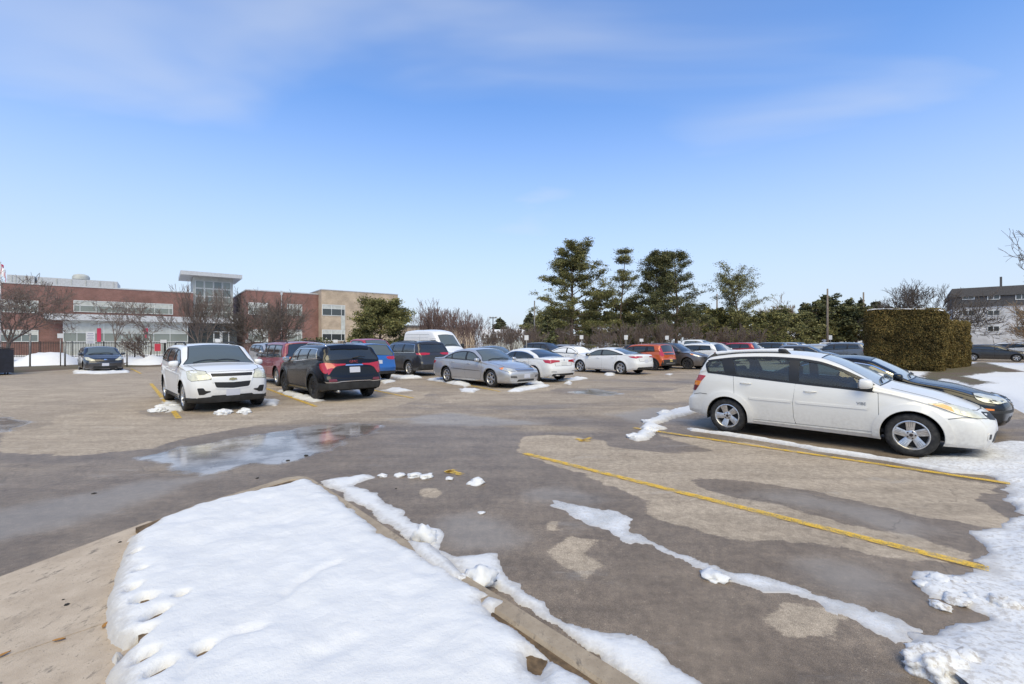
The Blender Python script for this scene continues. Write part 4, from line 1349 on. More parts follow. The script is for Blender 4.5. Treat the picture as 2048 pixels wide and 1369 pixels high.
def make_tucson():
    sp = suv_spec(4.41, 1.82, 1.655, 2.64, .88, .355, hf=.93, hc=1.12, sc=1.12, sr0=1.95, sr1=3.85, zd=1.10, belt=(1.03, 1.2), pil=[(2.18, 2.22, .05), (3.0, 3.1, .05)])
    c = Car(sp, 'suv', M_BROWNG, (10.55, 29.75), math.radians(-46), .05)
    tag(c.root, 'brownish grey SUV with frosted windshield, nose out beside the orange hatchback', 'car')
    W2 = c.W / 2
    equip(c, .84, 1.0, (1.32, 2.20, 3.05), (1.45, 1.1), 'steel', .62, sill=.36, clad=(.24, .34), plates=(.52, .9), grille=(.42, .66, .78), intake=(.5, .3, .45),
          hl=[(.72, W2 * .97, .985), (.42, W2 * .93, .97), (.16, W2 * .72, .86), (.08, W2 * .58, .80), (.14, W2 * .70, .775), (.36, W2 * .90, .82), (.56, W2 * .97, .90)])
    return c
def make_tiguan():
    sp = suv_spec(4.60, 1.84, 1.62, 2.68, .90, .345, hf=.97, hc=1.12, sc=1.15, sr0=1.98, sr1=4.02, sd=4.48, zd=1.08, belt=(1.03, 1.16), zr=.98, pil=[(2.25, 2.29, .05), (3.12, 3.2, .05)], dlo_r=(4.0, 3.85))
    c = Car(sp, 'suv', M_WHITE2, (12.75, 32.2), math.radians(132), .055)
    tag(c.root, 'white SUV with horizontal red taillights parked behind the brownish grey SUV', 'car')
    W2, L = c.W / 2, c.L
    equip(c, .88, .98, (1.36, 2.27, 3.16), (1.5, 1.1), 'seven', .66, sill=.36, clad=(.24, .34), archclad=.05, plates=(None, .62), grille=(.4, .65, .85),
          tl=[(L - .38, W2, 1.02), (L - .04, W2 * .75, 1.03), (L, W2 * .46, 1.01), (L, W2 * .46, .92), (L - .03, W2 * .8, .90), (L - .32, W2, .93)])
    c.patch('rear_bumper', M_CLAD, [(L, -.85, .33), (L, .85, .33), (L, .83, .48), (L, -.83, .48)], 'B', off=.010, depth=.03, rnd=.03)
    c.rails(2.2, 3.9, .58, .04, M_CHROME, .016)
    return c
def make_traverse():
    sp = suv_spec(5.19, 1.99, 1.76, 3.07, 1.0, .385, hf=1.05, hc=1.20, sc=1.25, sr0=2.10, sr1=4.62, sd=5.06, zd=1.15, belt=(1.10, 1.16), zr=1.05, pil=[(2.40, 2.44, .05), (3.42, 3.48, .06)], dlo_r=(4.60, 4.45), bot=.25)
    h = math.radians(134)
    c = Car(sp, 'suv', M_GREY, spot(G(820, 752), -1, 1, .87, 3.07, h), h, .05)
    tag(c.root, 'large charcoal SUV with bright-rimmed wheels and slim red taillights in front of the white van', 'car')
    W2, L = c.W / 2, c.L
    equip(c, .95, 1.05, (1.45, 2.42, 3.48), (1.6, 1.2), 'ten', .66, sill=.38, clad=(.25, .36), plates=(None, .62), grille=(.5, .6, .95), trim=M_CHROME, seal=.018,
          tl=[(L - .42, W2, 1.16), (L - .04, W2 * .75, 1.175), (L, W2 * .48, 1.15), (L, W2 * .48, 1.075), (L - .03, W2 * .8, 1.055), (L - .36, W2, 1.07)])
    c.patch('rear_bumper', M_CLAD, [(L, -.92, .35), (L, .92, .35), (L, .90, .52), (L, -.90, .52)], 'B', off=.010, depth=.03, rnd=.03)
    c.patch('roof_spoiler', c.paint, [(4.45, -.64, 0), (4.70, -.62, 0), (4.74, 0, 0), (4.70, .62, 0), (4.45, .64, 0)], 'T', off=.018, depth=.04, rnd=.04)
    c.rails(2.3, 4.4, .64, .045, M_CLAD, .02)
    return c
def make_explorer():
    sp = suv_spec(4.48, 1.81, 1.74, 2.62, .85, .37, hf=1.0, hc=1.14, sc=1.22, sr0=1.90, sr1=4.16, sd=4.42, zd=1.10, belt=(1.08, 1.12), tumble=.2, zr=1.03, bot=.27, pil=[(2.22, 2.25, .05), (3.05, 3.09, .05)], dlo_r=(4.05, 3.95), rc=.08)
    c = Car(sp, 'suv', M_REDP, (-9.35, 19.1), math.radians(133), .05)
    tag(c.root, 'boxy dark red SUV with square rear corners parked ahead of the black SUV', 'car')
    W2, L = c.W / 2, c.L
    equip(c, .9, 1.0, (1.35, 2.23, 3.10), (1.5, 1.15), 'five', .6, sill=.40, plates=(None, .85), grille=(.5, .7, .9), mirror_mat=M_BLACK,
          tl=[(L - .14, W2 * .98, 1.12), (L - .02, W2 * .85, 1.12), (L, W2 * .80, 1.1), (L, W2 * .80, .90), (L - .02, W2 * .88, .88), (L - .14, W2, .88)])
    c.patch('rear_bumper', M_CLAD, [(L, -.85, .38), (L, .85, .38), (L, .85, .58), (L, -.85, .58)], 'B', off=.012, depth=.03, rnd=.02)
    c.rails(1.95, 4.0, .60, .05, M_CLAD, .02)
    return c
def make_escape():
    sp = suv_spec(4.52, 1.84, 1.66, 2.69, .90, .355, hf=.98, hc=1.12, sc=1.15, sr0=1.95, sr1=3.95, sd=4.40, zd=1.10, belt=(1.04, 1.18), zr=1.0, glass=M_GLASSM, pil=[(2.22, 2.26, .05), (3.05, 3.15, .05)])
    c = Car(sp, 'suv', M_BLUE, (-7.2, 21.0), math.radians(134), .05)
    tag(c.root, 'bright blue SUV mostly hidden behind the black SUV', 'car')
    W2, L = c.W / 2, c.L
    equip(c, .9, 1.02, (1.35, 2.24, 3.12), (1.5, 1.12), 'five', .64, sill=.36, clad=(.24, .34), plates=(None, .85), grille=(.45, .6, .9))
    c.patch('rear_bumper', M_CLAD, [(L, -.85, .34), (L, .85, .34), (L, .83, .46), (L, -.83, .46)], 'B', off=.010, depth=.03, rnd=.03)
    return c
def make_mercedes():
    sp = sedan_spec(4.53, 1.73, 1.415, 2.715, .80, .318, hf=.70, hc=.98, sc=1.30, sr0=2.02, sr1=3.05, sd=3.85, zd=1.02, belt=(.94, 1.0), pil=[(2.35, 2.39, .05)], dlo_r=(3.45, 3.4), glass=M_GLASSM, glass_f=M_PALEW)
    ctr = Vector((7.43 + .724 * .37, 10.16 - .689 * .37))
    c = Car(sp, 'sedan', M_BLACKP, ctr, math.atan2(-.690, .724), .04)
    tag(c.root, 'black sedan with peanut-shaped headlights hidden behind the white station wagon', 'car')
    W2 = c.W / 2
    equip(c, .62, .85, (1.46, 2.37, 3.25), (1.62, 1.0), 'seven', .66, sill=.30, plates=(.42, .8), intake=(.5, .25, .36), trim=M_CHROME, seal=.018, wip=True, headm=M_HEAD,
          hl=[(.50, W2 * .93, .735), (.36, W2 * .93, .765), (.22, W2 * .82, .755), (.14, W2 * .70, .72), (.06, W2 * .56, .70), (.04, W2 * .50, .655), (.07, W2 * .56, .62), (.14, W2 * .68, .615), (.22, W2 * .80, .60), (.38, W2 * .93, .62), (.48, W2 * .95, .67)])
    for sg in (1, -1):
        for yy, zz in ((.80, .685), (.62, .662)):
            c.patch('light_reflector', M_REFL, [(.05 if yy < .7 else .2, W2 * yy * sg + .055 * math.cos(k * .628) * .8, zz + .05 * math.sin(k * .628)) for k in range(10)], (-.75, -.66 * sg, 0), off=.009, depth=.006, res=.04)
    c.patch('grille', M_GRILL, [(0, -.24, .50), (0, .24, .50), (0, .34, .66), (0, .30, .70), (0, -.30, .70), (0, -.34, .66)], 'F', off=.006, depth=.02, rnd=.03)
    for k in range(4):
        c.strip('grille_bar', M_CHROME, [(0, -.27 - .02 * k, .53 + .045 * k), (0, .27 + .02 * k, .53 + .045 * k)], .010, 'F', off=.012)
    c.strip('grille_surround', M_CHROME, [(0, -.24, .49), (0, .24, .49), (0, .35, .66), (0, .30, .715), (0, -.30, .715), (0, -.35, .66)], .016, 'F', off=.012, closed=True)
    for sg in (1, -1):
        c.patch('side_marker', M_AMBER, [(.42, W2 * sg, .485), (.20, W2 * sg, .475), (.20, W2 * sg, .51), (.42, W2 * sg, .52)], (-.6, -.8 * sg, 0), off=.008, depth=.02)
    c.strip('bumper_strip', M_CLAD, [(.02, -.8, .46), (.0, 0, .455), (.02, .8, .46)], .045, 'F', off=.012)
    c.strip('hood_seam', M_SEAM, [(1.26, .68, 0), (.8, .66, 0), (.45, .6, 0), (.3, .5, 0), (.16, .34, 0), (.12, 0, 0)], .008, 'T', off=.0025, mirror=True)
    return c
def make_rio():
    sp = suv_spec(4.05, 1.72, 1.455, 2.57, .83, .315, hf=.80, hc=1.0, sc=1.05, sr0=1.85, sr1=3.55, sd=3.98, zd=1.0, belt=(.93, 1.05), bot=.2, pil=[(2.05, 2.1, .045)], dlo_r=(3.45, 3.3), fx=[(.15, .1), (.3, .02), (.5, 0), (.65, .04), (.85, .12), (1.1, .25)], glass_f=M_GLASSM)
    p = Vector(G(207, 744))
    h = NOSE_OUT + math.radians(3)
    hd = Vector((math.cos(h), math.sin(h)))
    ctr = p - hd * 1.3
    c = Car(sp, 'hatchback', paint('paint_dark_blue_grey', (.018, .021, .030, 1), .2, .35, .25), ctr, h, .05)
    tag(c.root, 'small dark hatchback facing out beside the parking sign and snow banks', 'car')
    W2 = c.W / 2
    equip(c, .72, .9, (1.2, 2.08, 3.0), (1.38, 1.0), 'seven', .64, sill=.32, plates=(.44, .8), intake=(.55, .22, .36), headm=M_HEAD, wip=True,
          hl=[(.66, W2 * .97, .86), (.40, W2 * .92, .85), (.14, W2 * .66, .75), (.06, W2 * .50, .68), (.12, W2 * .62, .655), (.34, W2 * .88, .70), (.52, W2 * .96, .78)])
    c.patch('grille', M_GRILL, [(0, -.40, .60), (0, .40, .60), (0, .44, .655), (0, -.44, .655)], 'F', off=.006, depth=.02, rnd=.02)
    c.patch('emblem', M_CHROME, [(0, .07 * math.cos(k * .524), .715 + .03 * math.sin(k * .524)) for k in range(12)], 'F', off=.008, depth=.01)
    return c
def make_transit():
    L, H = 5.98, 2.62
    prof = [(0, .92), (.03, 1.02), (.12, 1.10), (.45, 1.20), (.72, 1.30), (.80, 1.36), (1.15, 1.72), (1.52, 2.10), (1.80, 2.36), (2.05, 2.50), (2.5, 2.58), (3.4, H), (5.0, H), (5.7, 2.58), (5.86, 2.50), (5.92, 2.2), (5.96, 1.4), (L, .9)]
    sp = dict(L=L, W=2.06, H=H, wb=3.75, fo=1.0, r=.35, tw=.235, prof=prof, belt=[(0, .86), (.6, 1.10), (1.1, 1.22), (2.2, 1.25), (L, 1.25)],
              plan=[(0, .82), (.02, .89), (.06, .95), (.12, .985), (.2, 1), (.97, 1), (1, .98)], tumble=.10, bot=[(0, .25), (.5, .24), (L - .4, .28), (L, .34)],
              bow=[(0, .22), (.6, .16), (1.4, .10), (2.2, .03), (3, 0), (L, -.03)], fx=SUV_FX, rx=[(.2, .05), (.5, 0), (2.6, .02)],
              ws=(.86, 1.66), glass_f=M_GLASSM, rc=.16, flare=.01, crown=.06, dlo=dict(front=1.0, rear_b=2.2, rear_t=2.2, drop=.55, pillars=[]))
    sp['dlo'] = None
    ctr = (-5.55, 33.3)
    c = Car(sp, 'cargo_van', M_WHITE2, ctr, math.radians(-47), .06)
    tag(c.root, 'tall white cargo van with high roof behind the charcoal SUV', 'van')
    W2 = c.W / 2
    for d in ('L', 'R'):
        c.patch('side_window', M_GLASSD, [(1.12, 0, 1.30), (2.12, 0, 1.24), (2.14, 0, 1.82), (1.55, 0, 1.84)], d, off=.004, depth=.012, rnd=.05)
        c.strip('door_seam', M_SEAM, [(1.05, 0, 1.2), (1.1, 0, .5), (2.2, 0, .45), (2.22, 0, 1.9), (1.55, 0, 1.95)], .014, d, off=.002)
        for z in (1.0, 2.06):
            c.strip('panel_rib', c.paint, [(2.5, 0, z), (4, 0, z), (5.6, 0, z)], .05, d, off=.014)
        c.strip('panel_seam', M_SEAM, [(2.4, 0, 2.22), (4, 0, 2.25), (5.7, 0, 2.25)], .016, d, off=.002)
        c.strip('panel_seam', M_SEAM, [(3.6, 0, .5), (3.6, 0, 2.2)], .014, d, off=.002)
    c.wheels('steel', .62)
    c.mirrors(1.25, 1.42, mat=M_BLACK, size=(.12, .22, .34), out=.26)
    c.patch('headlight', M_HEADC, [(.55, .95, 1.12), (.30, .92, 1.10), (.08, .70, 1.0), (.08, .68, .88), (.30, .90, .90), (.46, .97, .98)], (-.75, -.66, 0), off=.006, depth=.02, mirror=True, rnd=.03)
    c.patch('grille', M_GRILL, [(0, -.44, .74), (0, .44, .74), (0, .56, 1.0), (0, -.56, 1.0)], 'F', off=.006, depth=.02, rnd=.03)
    c.patch('lower_bumper', M_CLAD, [(0, -.86, .26), (0, .86, .26), (0, .86, .58), (0, -.86, .58)], 'F', off=.010, depth=.03, rnd=.03)
    c.plate('F', .50)
    c.wipers(st=.92)
    c.patch('taillight', M_RED, [(L, .94, 1.0), (L, 1.02, 1.0), (L, 1.02, 1.5), (L, .94, 1.5)], 'B', mirror=True)
    return c
def make_pickup(name, paint_mat, loc, rz, label, res=.06, covered=False):
    L, H = 5.75, 1.93
    prof = [(0, .98), (.03, 1.05), (.12, 1.12), (.5, 1.18), (1.3, 1.24), (1.42, 1.26), (1.75, 1.52), (2.12, 1.80), (2.3, 1.87), (2.7, 1.92), (3.4, H), (3.85, 1.88), (3.98, 1.70), (4.05, 1.40), (4.10, 1.34), (4.3, 1.33), (5.6, 1.33), (5.72, 1.30), (L, 1.2)]
    sp = dict(L=L, W=1.97, H=H, wb=3.55, fo=.95, r=.40, tw=.26, prof=prof, belt=[(0, .9), (.8, 1.08), (1.6, 1.20), (2.5, 1.22), (3.9, 1.24), (L, 1.24)],
              plan=[(0, .84), (.02, .91), (.06, .965), (.15, 1), (.97, 1), (1, .97)], tumble=.22, bot=[(0, .38), (L, .42)],
              bow=[(0, .18), (.6, .12), (1.6, .10), (2.6, .02), (3.5, 0), (L, -.02)], fx=SUV_FX, rx=[(.2, .05), (.5, 0), (2, .02)],
              ws=(1.46, 2.2), rw=(3.88, 4.04), glass=M_GLASSM, rc=.10, flare=.03, gap=.07,
              dlo=dict(front=1.66, rear_b=3.72, rear_t=3.66, drop=.15, pillars=[(2.62, 2.66, .05)]))
    c = Car(sp, name, paint_mat, loc, rz, res)
    tag(c.root, label, 'pickup')
    W2 = c.W / 2
    c.windows()
    c.doors((1.58, 2.64, 3.78), sill=.48)
    c.wheels('six', .60)
    c.mirrors(1.85, 1.33, mat=M_BLACK, size=(.11, .20, .24), out=.22)
    c.patch('headlight', M_HEADC, [(.40, .97, 1.10), (.10, .74, 1.10), (.06, .62, 1.04), (.06, .62, .90), (.30, .95, .90)], (-.75, -.66, 0), off=.006, mirror=True, rnd=.03)
    c.patch('grille', M_GRILL, [(0, -.55, .72), (0, .55, .72), (0, .60, 1.02), (0, -.60, 1.02)], 'F', off=.006, depth=.02, rnd=.03)
    c.strip('grille_surround', M_CHROME, [(0, -.58, .70), (0, .58, .70), (0, .63, 1.04), (0, -.63, 1.04)], .04, 'F', off=.012, closed=True)
    c.patch('front_bumper', M_CHROME, [(0, -.86, .45), (0, .86, .45), (0, .86, .64), (0, -.86, .64)], 'F', off=.012, depth=.03, rnd=.03)
    c.patch('taillight', M_RED, [(L - .16, W2, 1.22), (L, W2 * .86, 1.22), (L, W2 * .86, .86), (L - .16, W2, .86)], (.75, -.66, 0), mirror=True, off=.008)
    c.patch('bed_cover', M_BLACK, [(4.22, -.72, 0), (5.6, -.72, 0), (5.6, .72, 0), (4.22, .72, 0)], 'T', off=.01, depth=.03, rnd=.03)
    return c
# ---- lighter models for the far rows, copied with another paint
def far_suv(res=.085):
    sp = suv_spec(4.58, 1.84, 1.67, 2.70, .92, .35, pil=[(2.25, 2.29, .05), (3.10, 3.18, .05)])
    c = Car(sp, 'suv', M_GREY, (0, 0), 0, res)
    equip(c, .88, 1.0, (1.38, 2.27, 3.15), (1.5, 1.12), 'five', .64, sill=.36, plates=(.5, .85), grille=(.45, .62, .88), clad=(.24, .34))
    return c.root
def far_sedan(res=.085):
    sp = sedan_spec(4.75, 1.82, 1.45, 2.78, .92, .33)
    c = Car(sp, 'sedan', M_GREY, (0, 0), 0, res)
    equip(c, .66, .86, (1.42, 2.37, 3.30), (1.58, .99), 'five', .64, sill=.30, plates=(.45, .78), grille=(.42, .52, .66))
    return c.root
def far_hatch(res=.085):
    sp = suv_spec(4.28, 1.79, 1.49, 2.62, .86, .32, hf=.80, hc=1.02, sc=1.10, sr0=1.92, sr1=3.68, sd=4.18, zd=1.02, belt=(.94, 1.06), bot=.2, pil=[(2.12, 2.16, .045)], dlo_r=(3.6, 3.4))
    c = Car(sp, 'hatchback', M_GREY, (0, 0), 0, res)
    equip(c, .74, .95, (1.25, 2.14, 3.06), (1.42, 1.02), 'six', .64, sill=.32, plates=(.45, .8), grille=(.42, .56, .68))
    return c.root
def paint_copy(src, paint_mat, loc, rz, label, cat='car', group=None, glass=None, name=None):
    c = copy_tree(src)
    c.location = (loc[0], loc[1], 0); c.rotation_euler = (0, 0, rz)
    if name: c.name = name
    old = src.children[0]
    def rec(o):
        for ch in o.children:
            if ch.type == 'MESH':
                for sl in ch.material_slots:
                    if sl.material == M_GREY:
                        sl.link = 'OBJECT'; sl.material = paint_mat
                    elif glass and sl.material in (M_GLASSD, M_GLASSM):
                        sl.link = 'OBJECT'; sl.material = glass
            rec(ch)
    rec(c)
    tag(c, label, cat, group)
    return c
# ------------------------------------------------------------------ ground
def vnoise(x, y, seed=0):
    xi = np.floor(x).astype(np.int64); yi = np.floor(y).astype(np.int64)
    fx_, fy_ = x - xi, y - yi
    def hsh(a, b):
        n = (a * 374761393 + b * 668265263 + seed * 974711) & 0x7fffffff
        n = ((n ^ (n >> 13)) * 1274126177) & 0x7fffffff
        return ((n ^ (n >> 16)) & 0xffff) / 65535.0
    u = fx_ * fx_ * (3 - 2 * fx_); v = fy_ * fy_ * (3 - 2 * fy_)
    a, b, c, d = hsh(xi, yi), hsh(xi + 1, yi), hsh(xi, yi + 1), hsh(xi + 1, yi + 1)
    return (a * (1 - u) + b * u) * (1 - v) + (c * (1 - u) + d * u) * v
def fbm(x, y, seed=0, oct=4, gain=.5):
    s, a, t = 0, 1, 0
    for o in range(oct):
        s = s + a * vnoise(x * 2 ** o + 17.3 * o, y * 2 ** o - 9.1 * o, seed + o); t += a; a *= gain
    return s / t
def gp(pts, z=0.0):
    return [G(a, b, z) for a, b in pts]

def snow_mat(name, dirt=0.0, ice=False, edge=False):
    t = NT(name)
    p = t.pos()
    n1_ = t.noise(p, 3.0, 6, .6); n2_ = t.noise(p, 28.0, 5, .6); n3_ = t.noise(p, 130.0, 3, .6)
    clean = (.725, .725, .73) if not ice else (.52, .52, .52)
    col = t.mix(t.ramp(n1_, .35, .7), clean, tuple(c * .955 for c in clean))
    if ice: col = t.mix(t.ramp(n1_, .35, .65), col, (.72, .72, .73))
    if dirt:
        col = t.mix(t.math('MULTIPLY', t.ramp(n2_, .46, .64), dirt), col, (.34, .29, .24))
    if edge:
        edge_ = t.math('ADD', t.attr('edge'), t.math('MULTIPLY', t.math('SUBTRACT', n2_, .5), .16))
        col = t.mix(t.ramp(edge_, .11, .0, 0, .7), col, (.42, .395, .375))
    speck = t.math('MULTIPLY', t.ramp(n3_, .66, .72), t.ramp(n1_, .5, .66, 0, .55))
    col = t.mix(speck, col, (.16, .13, .10))
    h = t.math('ADD', t.math('MULTIPLY', n2_, .7), t.math('MULTIPLY', n3_, .25))
    t.set(col=col, rough=.62 if not ice else t.ramp(n2_, .35, .65, .18, .6), spec=.35, normal=t.bump(h, .5 if not ice else .35, .02))
    t.b.inputs['Subsurface Weight'].default_value = 0.0
    return t.m
M_SNOW = snow_mat('snow')
M_SNOWE = snow_mat('snow_melting', edge=True)
M_SNOWD = snow_mat('snow_dirty', .75)
M_SNOWR = snow_mat('snow_trodden', .5, edge=True)
M_ICE = snow_mat('ice_crust', .25, True, True)

def asphalt_mat():
    t = NT('asphalt')
    p = t.pos()
    pr = t.pos(rot=(0, 0, math.radians(-45)), scale=(.35, 1.0, 1.0))
    nb = t.noise(p, 1.6, 6, .62)
    ns = t.noise(pr, .55, 5, .55, .6)
    nf = t.noise(p, 60, 5, .7)
    ng = t.noise(p, 260, 3, .65)
    jit = t.math('ADD', t.math('MULTIPLY', t.math('SUBTRACT', nb, .5), .55), t.math('MULTIPLY', t.math('SUBTRACT', nf, .5), .10))
    dryv = t.math('ADD', t.attr('dry'), jit)
    dry = t.ramp(dryv, -.016, .016)
    # patchy drying of the open lot
    base = t.math('ADD', t.attr('damp'), t.math('MULTIPLY', t.math('SUBTRACT', ns, .5), 2.1))
    damp = t.ramp(base, -.10, .55)
    pudv = t.math('ADD', t.attr('puddle'), t.math('MULTIPLY', t.math('SUBTRACT', nb, .5), .75))
    pud = t.ramp(pudv, -.07, .06)
    filmv = t.math('ADD', t.attr('film'), t.math('MULTIPLY', t.math('SUBTRACT', nb, .5), .7))
    film = t.ramp(filmv, -.22, .22)
    c_wet = t.mix(t.ramp(nb, .3, .72), (.186, .144, .106), (.262, .206, .152))
    c_dry = t.mix(t.ramp(nb, .3, .7), (.375, .305, .232), (.455, .375, .288))
    col = t.mix(t.math('MULTIPLY', damp, .80), c_wet, c_dry)
    col = t.mix(dry, col, c_dry)
    st = t.noise(t.pos(rot=(0, 0, math.radians(-62)), scale=(.16, 1.6, 1.0)), 2.2, 5, .6, .4)
    sm_ = t.n('ShaderNodeMix', data_type='RGBA', blend_type='MULTIPLY'); sm_.inputs['Factor'].default_value = 1.0
    t.l(col, sm_.inputs['A']); t.l(t.ramp(st, .30, .70, .87, 1.10), sm_.inputs['B'])
    nm_ = t.noise(p, 13, 5, .7)
    sm2 = t.n('ShaderNodeMix', data_type='RGBA', blend_type='MULTIPLY'); sm2.inputs['Factor'].default_value = 1.0
    t.l(sm_.outputs['Result'], sm2.inputs['A']); t.l(t.ramp(nm_, .30, .70, .80, 1.18), sm2.inputs['B'])
    col = sm2.outputs['Result']
    # aggregate: pale and dark grains
    grain = t.ramp(ng, .38, .66, .60, 1.42)
    gm = t.n('ShaderNodeMix', data_type='RGBA', blend_type='MULTIPLY'); gm.inputs['Factor'].default_value = 1.0
    t.l(col, gm.inputs['A']); t.l(grain, gm.inputs['B'])
    col = gm.outputs['Result']
    vo = t.n('ShaderNodeTexVoronoi', feature='F1'); vo.inputs['Scale'].default_value = 36
    t.l(p, vo.inputs['Vector'])
    chip = t.math('MULTIPLY', t.ramp(vo.outputs['Distance'], .24, .08), t.math('MULTIPLY', t.ramp(nf, .46, .60, 0, .9), t.ramp(nm_, .40, .62, .1, 1)))
    col = t.mix(chip, col, (.50, .43, .34))
    tar = t.math('MULTIPLY', t.ramp(nf, .36, .28), .5)
    col = t.mix(tar, col, (.06, .05, .045))
    col = t.mix(t.math('MULTIPLY', film, .45), col, (.29, .27, .25))
    col = t.mix(t.math('MULTIPLY', pud, .8), col, t.mix(t.ramp(nb, .42, .60), (.16, .135, .112), (.38, .36, .345)))
    # cracks in the surface
    dp = t.n('ShaderNodeVectorMath', operation='ADD'); dn = t.n('ShaderNodeTexNoise'); dn.inputs['Scale'].default_value = 1.3; dn.inputs['Detail'].default_value = 5
    t.l(p, dn.inputs['Vector']); t.l(p, dp.inputs[0]); t.l(dn.outputs['Color'], dp.inputs[1])
    for sc_, wd in ((.30, .006), (1.5, .010)):
        cv = t.n('ShaderNodeTexVoronoi', feature='DISTANCE_TO_EDGE'); cv.inputs['Scale'].default_value = sc_
        t.l(dp.outputs[0], cv.inputs['Vector'])
        ck = t.math('MULTIPLY', t.ramp(cv.outputs['Distance'], wd * sc_ * 1.6, wd * sc_ * .4), t.ramp(ns, .55, .66, 0, .35) if sc_ > 1 else t.ramp(nb, .42, .58, 0, .35))
        col = t.mix(ck, col, (.055, .045, .038))
    # salt bloom
    salt = t.math('MULTIPLY', t.ramp(t.noise(pr, 2.3, 6, .7), .58, .75), .35)
    col = t.mix(t.math('MULTIPLY', salt, t.math('SUBTRACT', 1.0, pud)), col, (.42, .40, .38))
    rough = t.ramp(damp, 0, 1, .46, .80)
    mr = t.n('ShaderNodeMix', data_type='FLOAT'); t.l(dry, mr.inputs['Factor']); t.l(rough, mr.inputs['A']); mr.inputs['B'].default_value = .88
    mr2 = t.n('ShaderNodeMix', data_type='FLOAT'); t.l(film, mr2.inputs['Factor']); t.l(mr.outputs['Result'], mr2.inputs['A']); mr2.inputs['B'].default_value = .46
    mr3 = t.n('ShaderNodeMix', data_type='FLOAT'); t.l(pud, mr3.inputs['Factor']); t.l(mr2.outputs['Result'], mr3.inputs['A']); mr3.inputs['B'].default_value = .09
    hgt = t.math('ADD', t.math('MULTIPLY', ng, .6), t.math('MULTIPLY', nf, .6))
    flat = t.math('SUBTRACT', 1.0, t.math('MAXIMUM', pud, t.math('MULTIPLY', film, .8)))
    hgt = t.math('MULTIPLY', hgt, flat)
    t.set(col=col, rough=mr3.outputs['Result'], spec=.28, normal=t.bump(hgt, .6, .008))
    return t.m
M_ASPH = asphalt_mat()

# outlines read off the photograph where the wet edge, puddle or snow meets the level lot
DRY = [
    [(1030, 902), (1050, 873), (1110, 870), (1205, 880), (1215, 893), (1330, 907), (1420, 902), (1300, 866), (1500, 888), (1700, 920), (1900, 957), (1990, 972), (2000, 990), (1965, 984), (1955, 1000), (2000, 1025), (2030, 1045), (1980, 1054),
     (1880, 1042), (1750, 1012), (1620, 982), (1500, 963), (1400, 957), (1385, 962), (1420, 985), (1500, 1003), (1560, 1010), (1700, 1050), (1850, 1080), (1940, 1110), (1930, 1121), (1800, 1115), (1700, 1098), (1570, 1082),
     (1440, 1074), (1340, 1047), (1288, 1030), (1300, 1002), (1240, 977), (1160, 947), (1090, 927)],
    [(1086, 1038), (1116, 1040), (1122, 1056), (1142, 1076), (1200, 1073), (1238, 1090), (1185, 1093), (1165, 1105), (1188, 1140), (1174, 1158), (1112, 1112), (1110, 1095), (1120, 1080)],
    [(1530, 1245), (1570, 1215), (1640, 1222), (1668, 1235), (1650, 1275), (1620, 1288), (1560, 1270)],
    [(832, 982), (862, 978), (880, 992), (860, 996)],
    [(0, 906), (0, 868), (40, 862), (95, 852), (120, 830), (180, 822), (260, 818), (330, 842), (440, 834), (560, 818), (680, 800), (860, 783), (840, 800), (760, 822), (640, 834), (520, 850), (400, 872), (300, 897), (150, 912)],
    [(-300, 800), (0, 770), (110, 775), (200, 760), (300, 755), (310, 790), (230, 805), (100, 800), (20, 820), (-300, 860)],
    [(1300, 790), (1390, 770), (1380, 800), (1330, 806)],
    [(880, 795), (1010, 775), (1130, 770), (1100, 782), (980, 792), (900, 806)],
]
PUD = [
    [(272, 916), (340, 898), (400, 888), (520, 868), (600, 858), (650, 849), (730, 848), (768, 850), (742, 868), (692, 880), (662, 900), (606, 920), (480, 932), (400, 950), (335, 946), (352, 926)],
    [(1130, 785), (1190, 778), (1250, 788), (1210, 792)],
    [(-60, 840), (10, 833), (60, 845), (20, 862), (-60, 868)],
]
FILM = [
    [(860, 1040), (930, 1028), (1010, 1048), (1046, 1080), (1000, 1106), (930, 1108), (880, 1085)],
    [(1050, 985), (1120, 978), (1200, 992), (1235, 1008), (1180, 1012), (1090, 998)],
    [(1560, 1140), (1640, 1120), (1760, 1150), (1830, 1185), (1800, 1205), (1690, 1185)],
    [(1460, 985), (1600, 985), (1760, 1020), (1900, 1060), (1800, 1065), (1640, 1020)],
    [(780, 838), (900, 826), (1010, 838), (1090, 848), (960, 852), (850, 850)],
    [(-200, 1060), (60, 1010), (300, 960), (420, 955), (330, 985), (120, 1050), (-200, 1130)],
    [(1220, 830), (1320, 815), (1380, 840), (1290, 850)],
]
def spaced(a, b, fine0, fine1, d0, d1):
    out = [fine0]
    while out[-1] < fine1: out.append(out[-1] + d0)
    s_ = d0
    while out[-1] < b:
        s_ = min(d1, s_ * 1.07); out.append(out[-1] + s_)
    lo = [fine0]; s_ = d0
    while lo[-1] > a:
        s_ = min(d1, s_ * 1.07); lo.append(lo[-1] - s_)
    return np.array(lo[:0:-1] + out)
xs = spaced(-90, 95, -9, 10, .14, 2.2)
ys = spaced(-14, 110, 1.5, 14, .12, 2.2)
gx, gy = np.meshgrid(xs, ys)
PT = np.stack([gx.ravel(), gy.ravel()], 1)
def field(polys):
    v = np.full(len(PT), -9.0)
    for q in polys:
        v = np.maximum(v, sdf(PT, gp(q)))
    return np.clip(v, -2, 2)
far_damp = np.clip((PT[:, 1] - 4) / 8, 0, 1) * .78 - .38 + .40 * np.clip((-PT[:, 0] - 3) / 8, 0, 1) * np.clip((PT[:, 1] - 7) / 6, 0, 1)
nx_, ny_ = len(xs), len(ys)
ii = np.arange(nx_ * ny_).reshape(ny_, nx_)
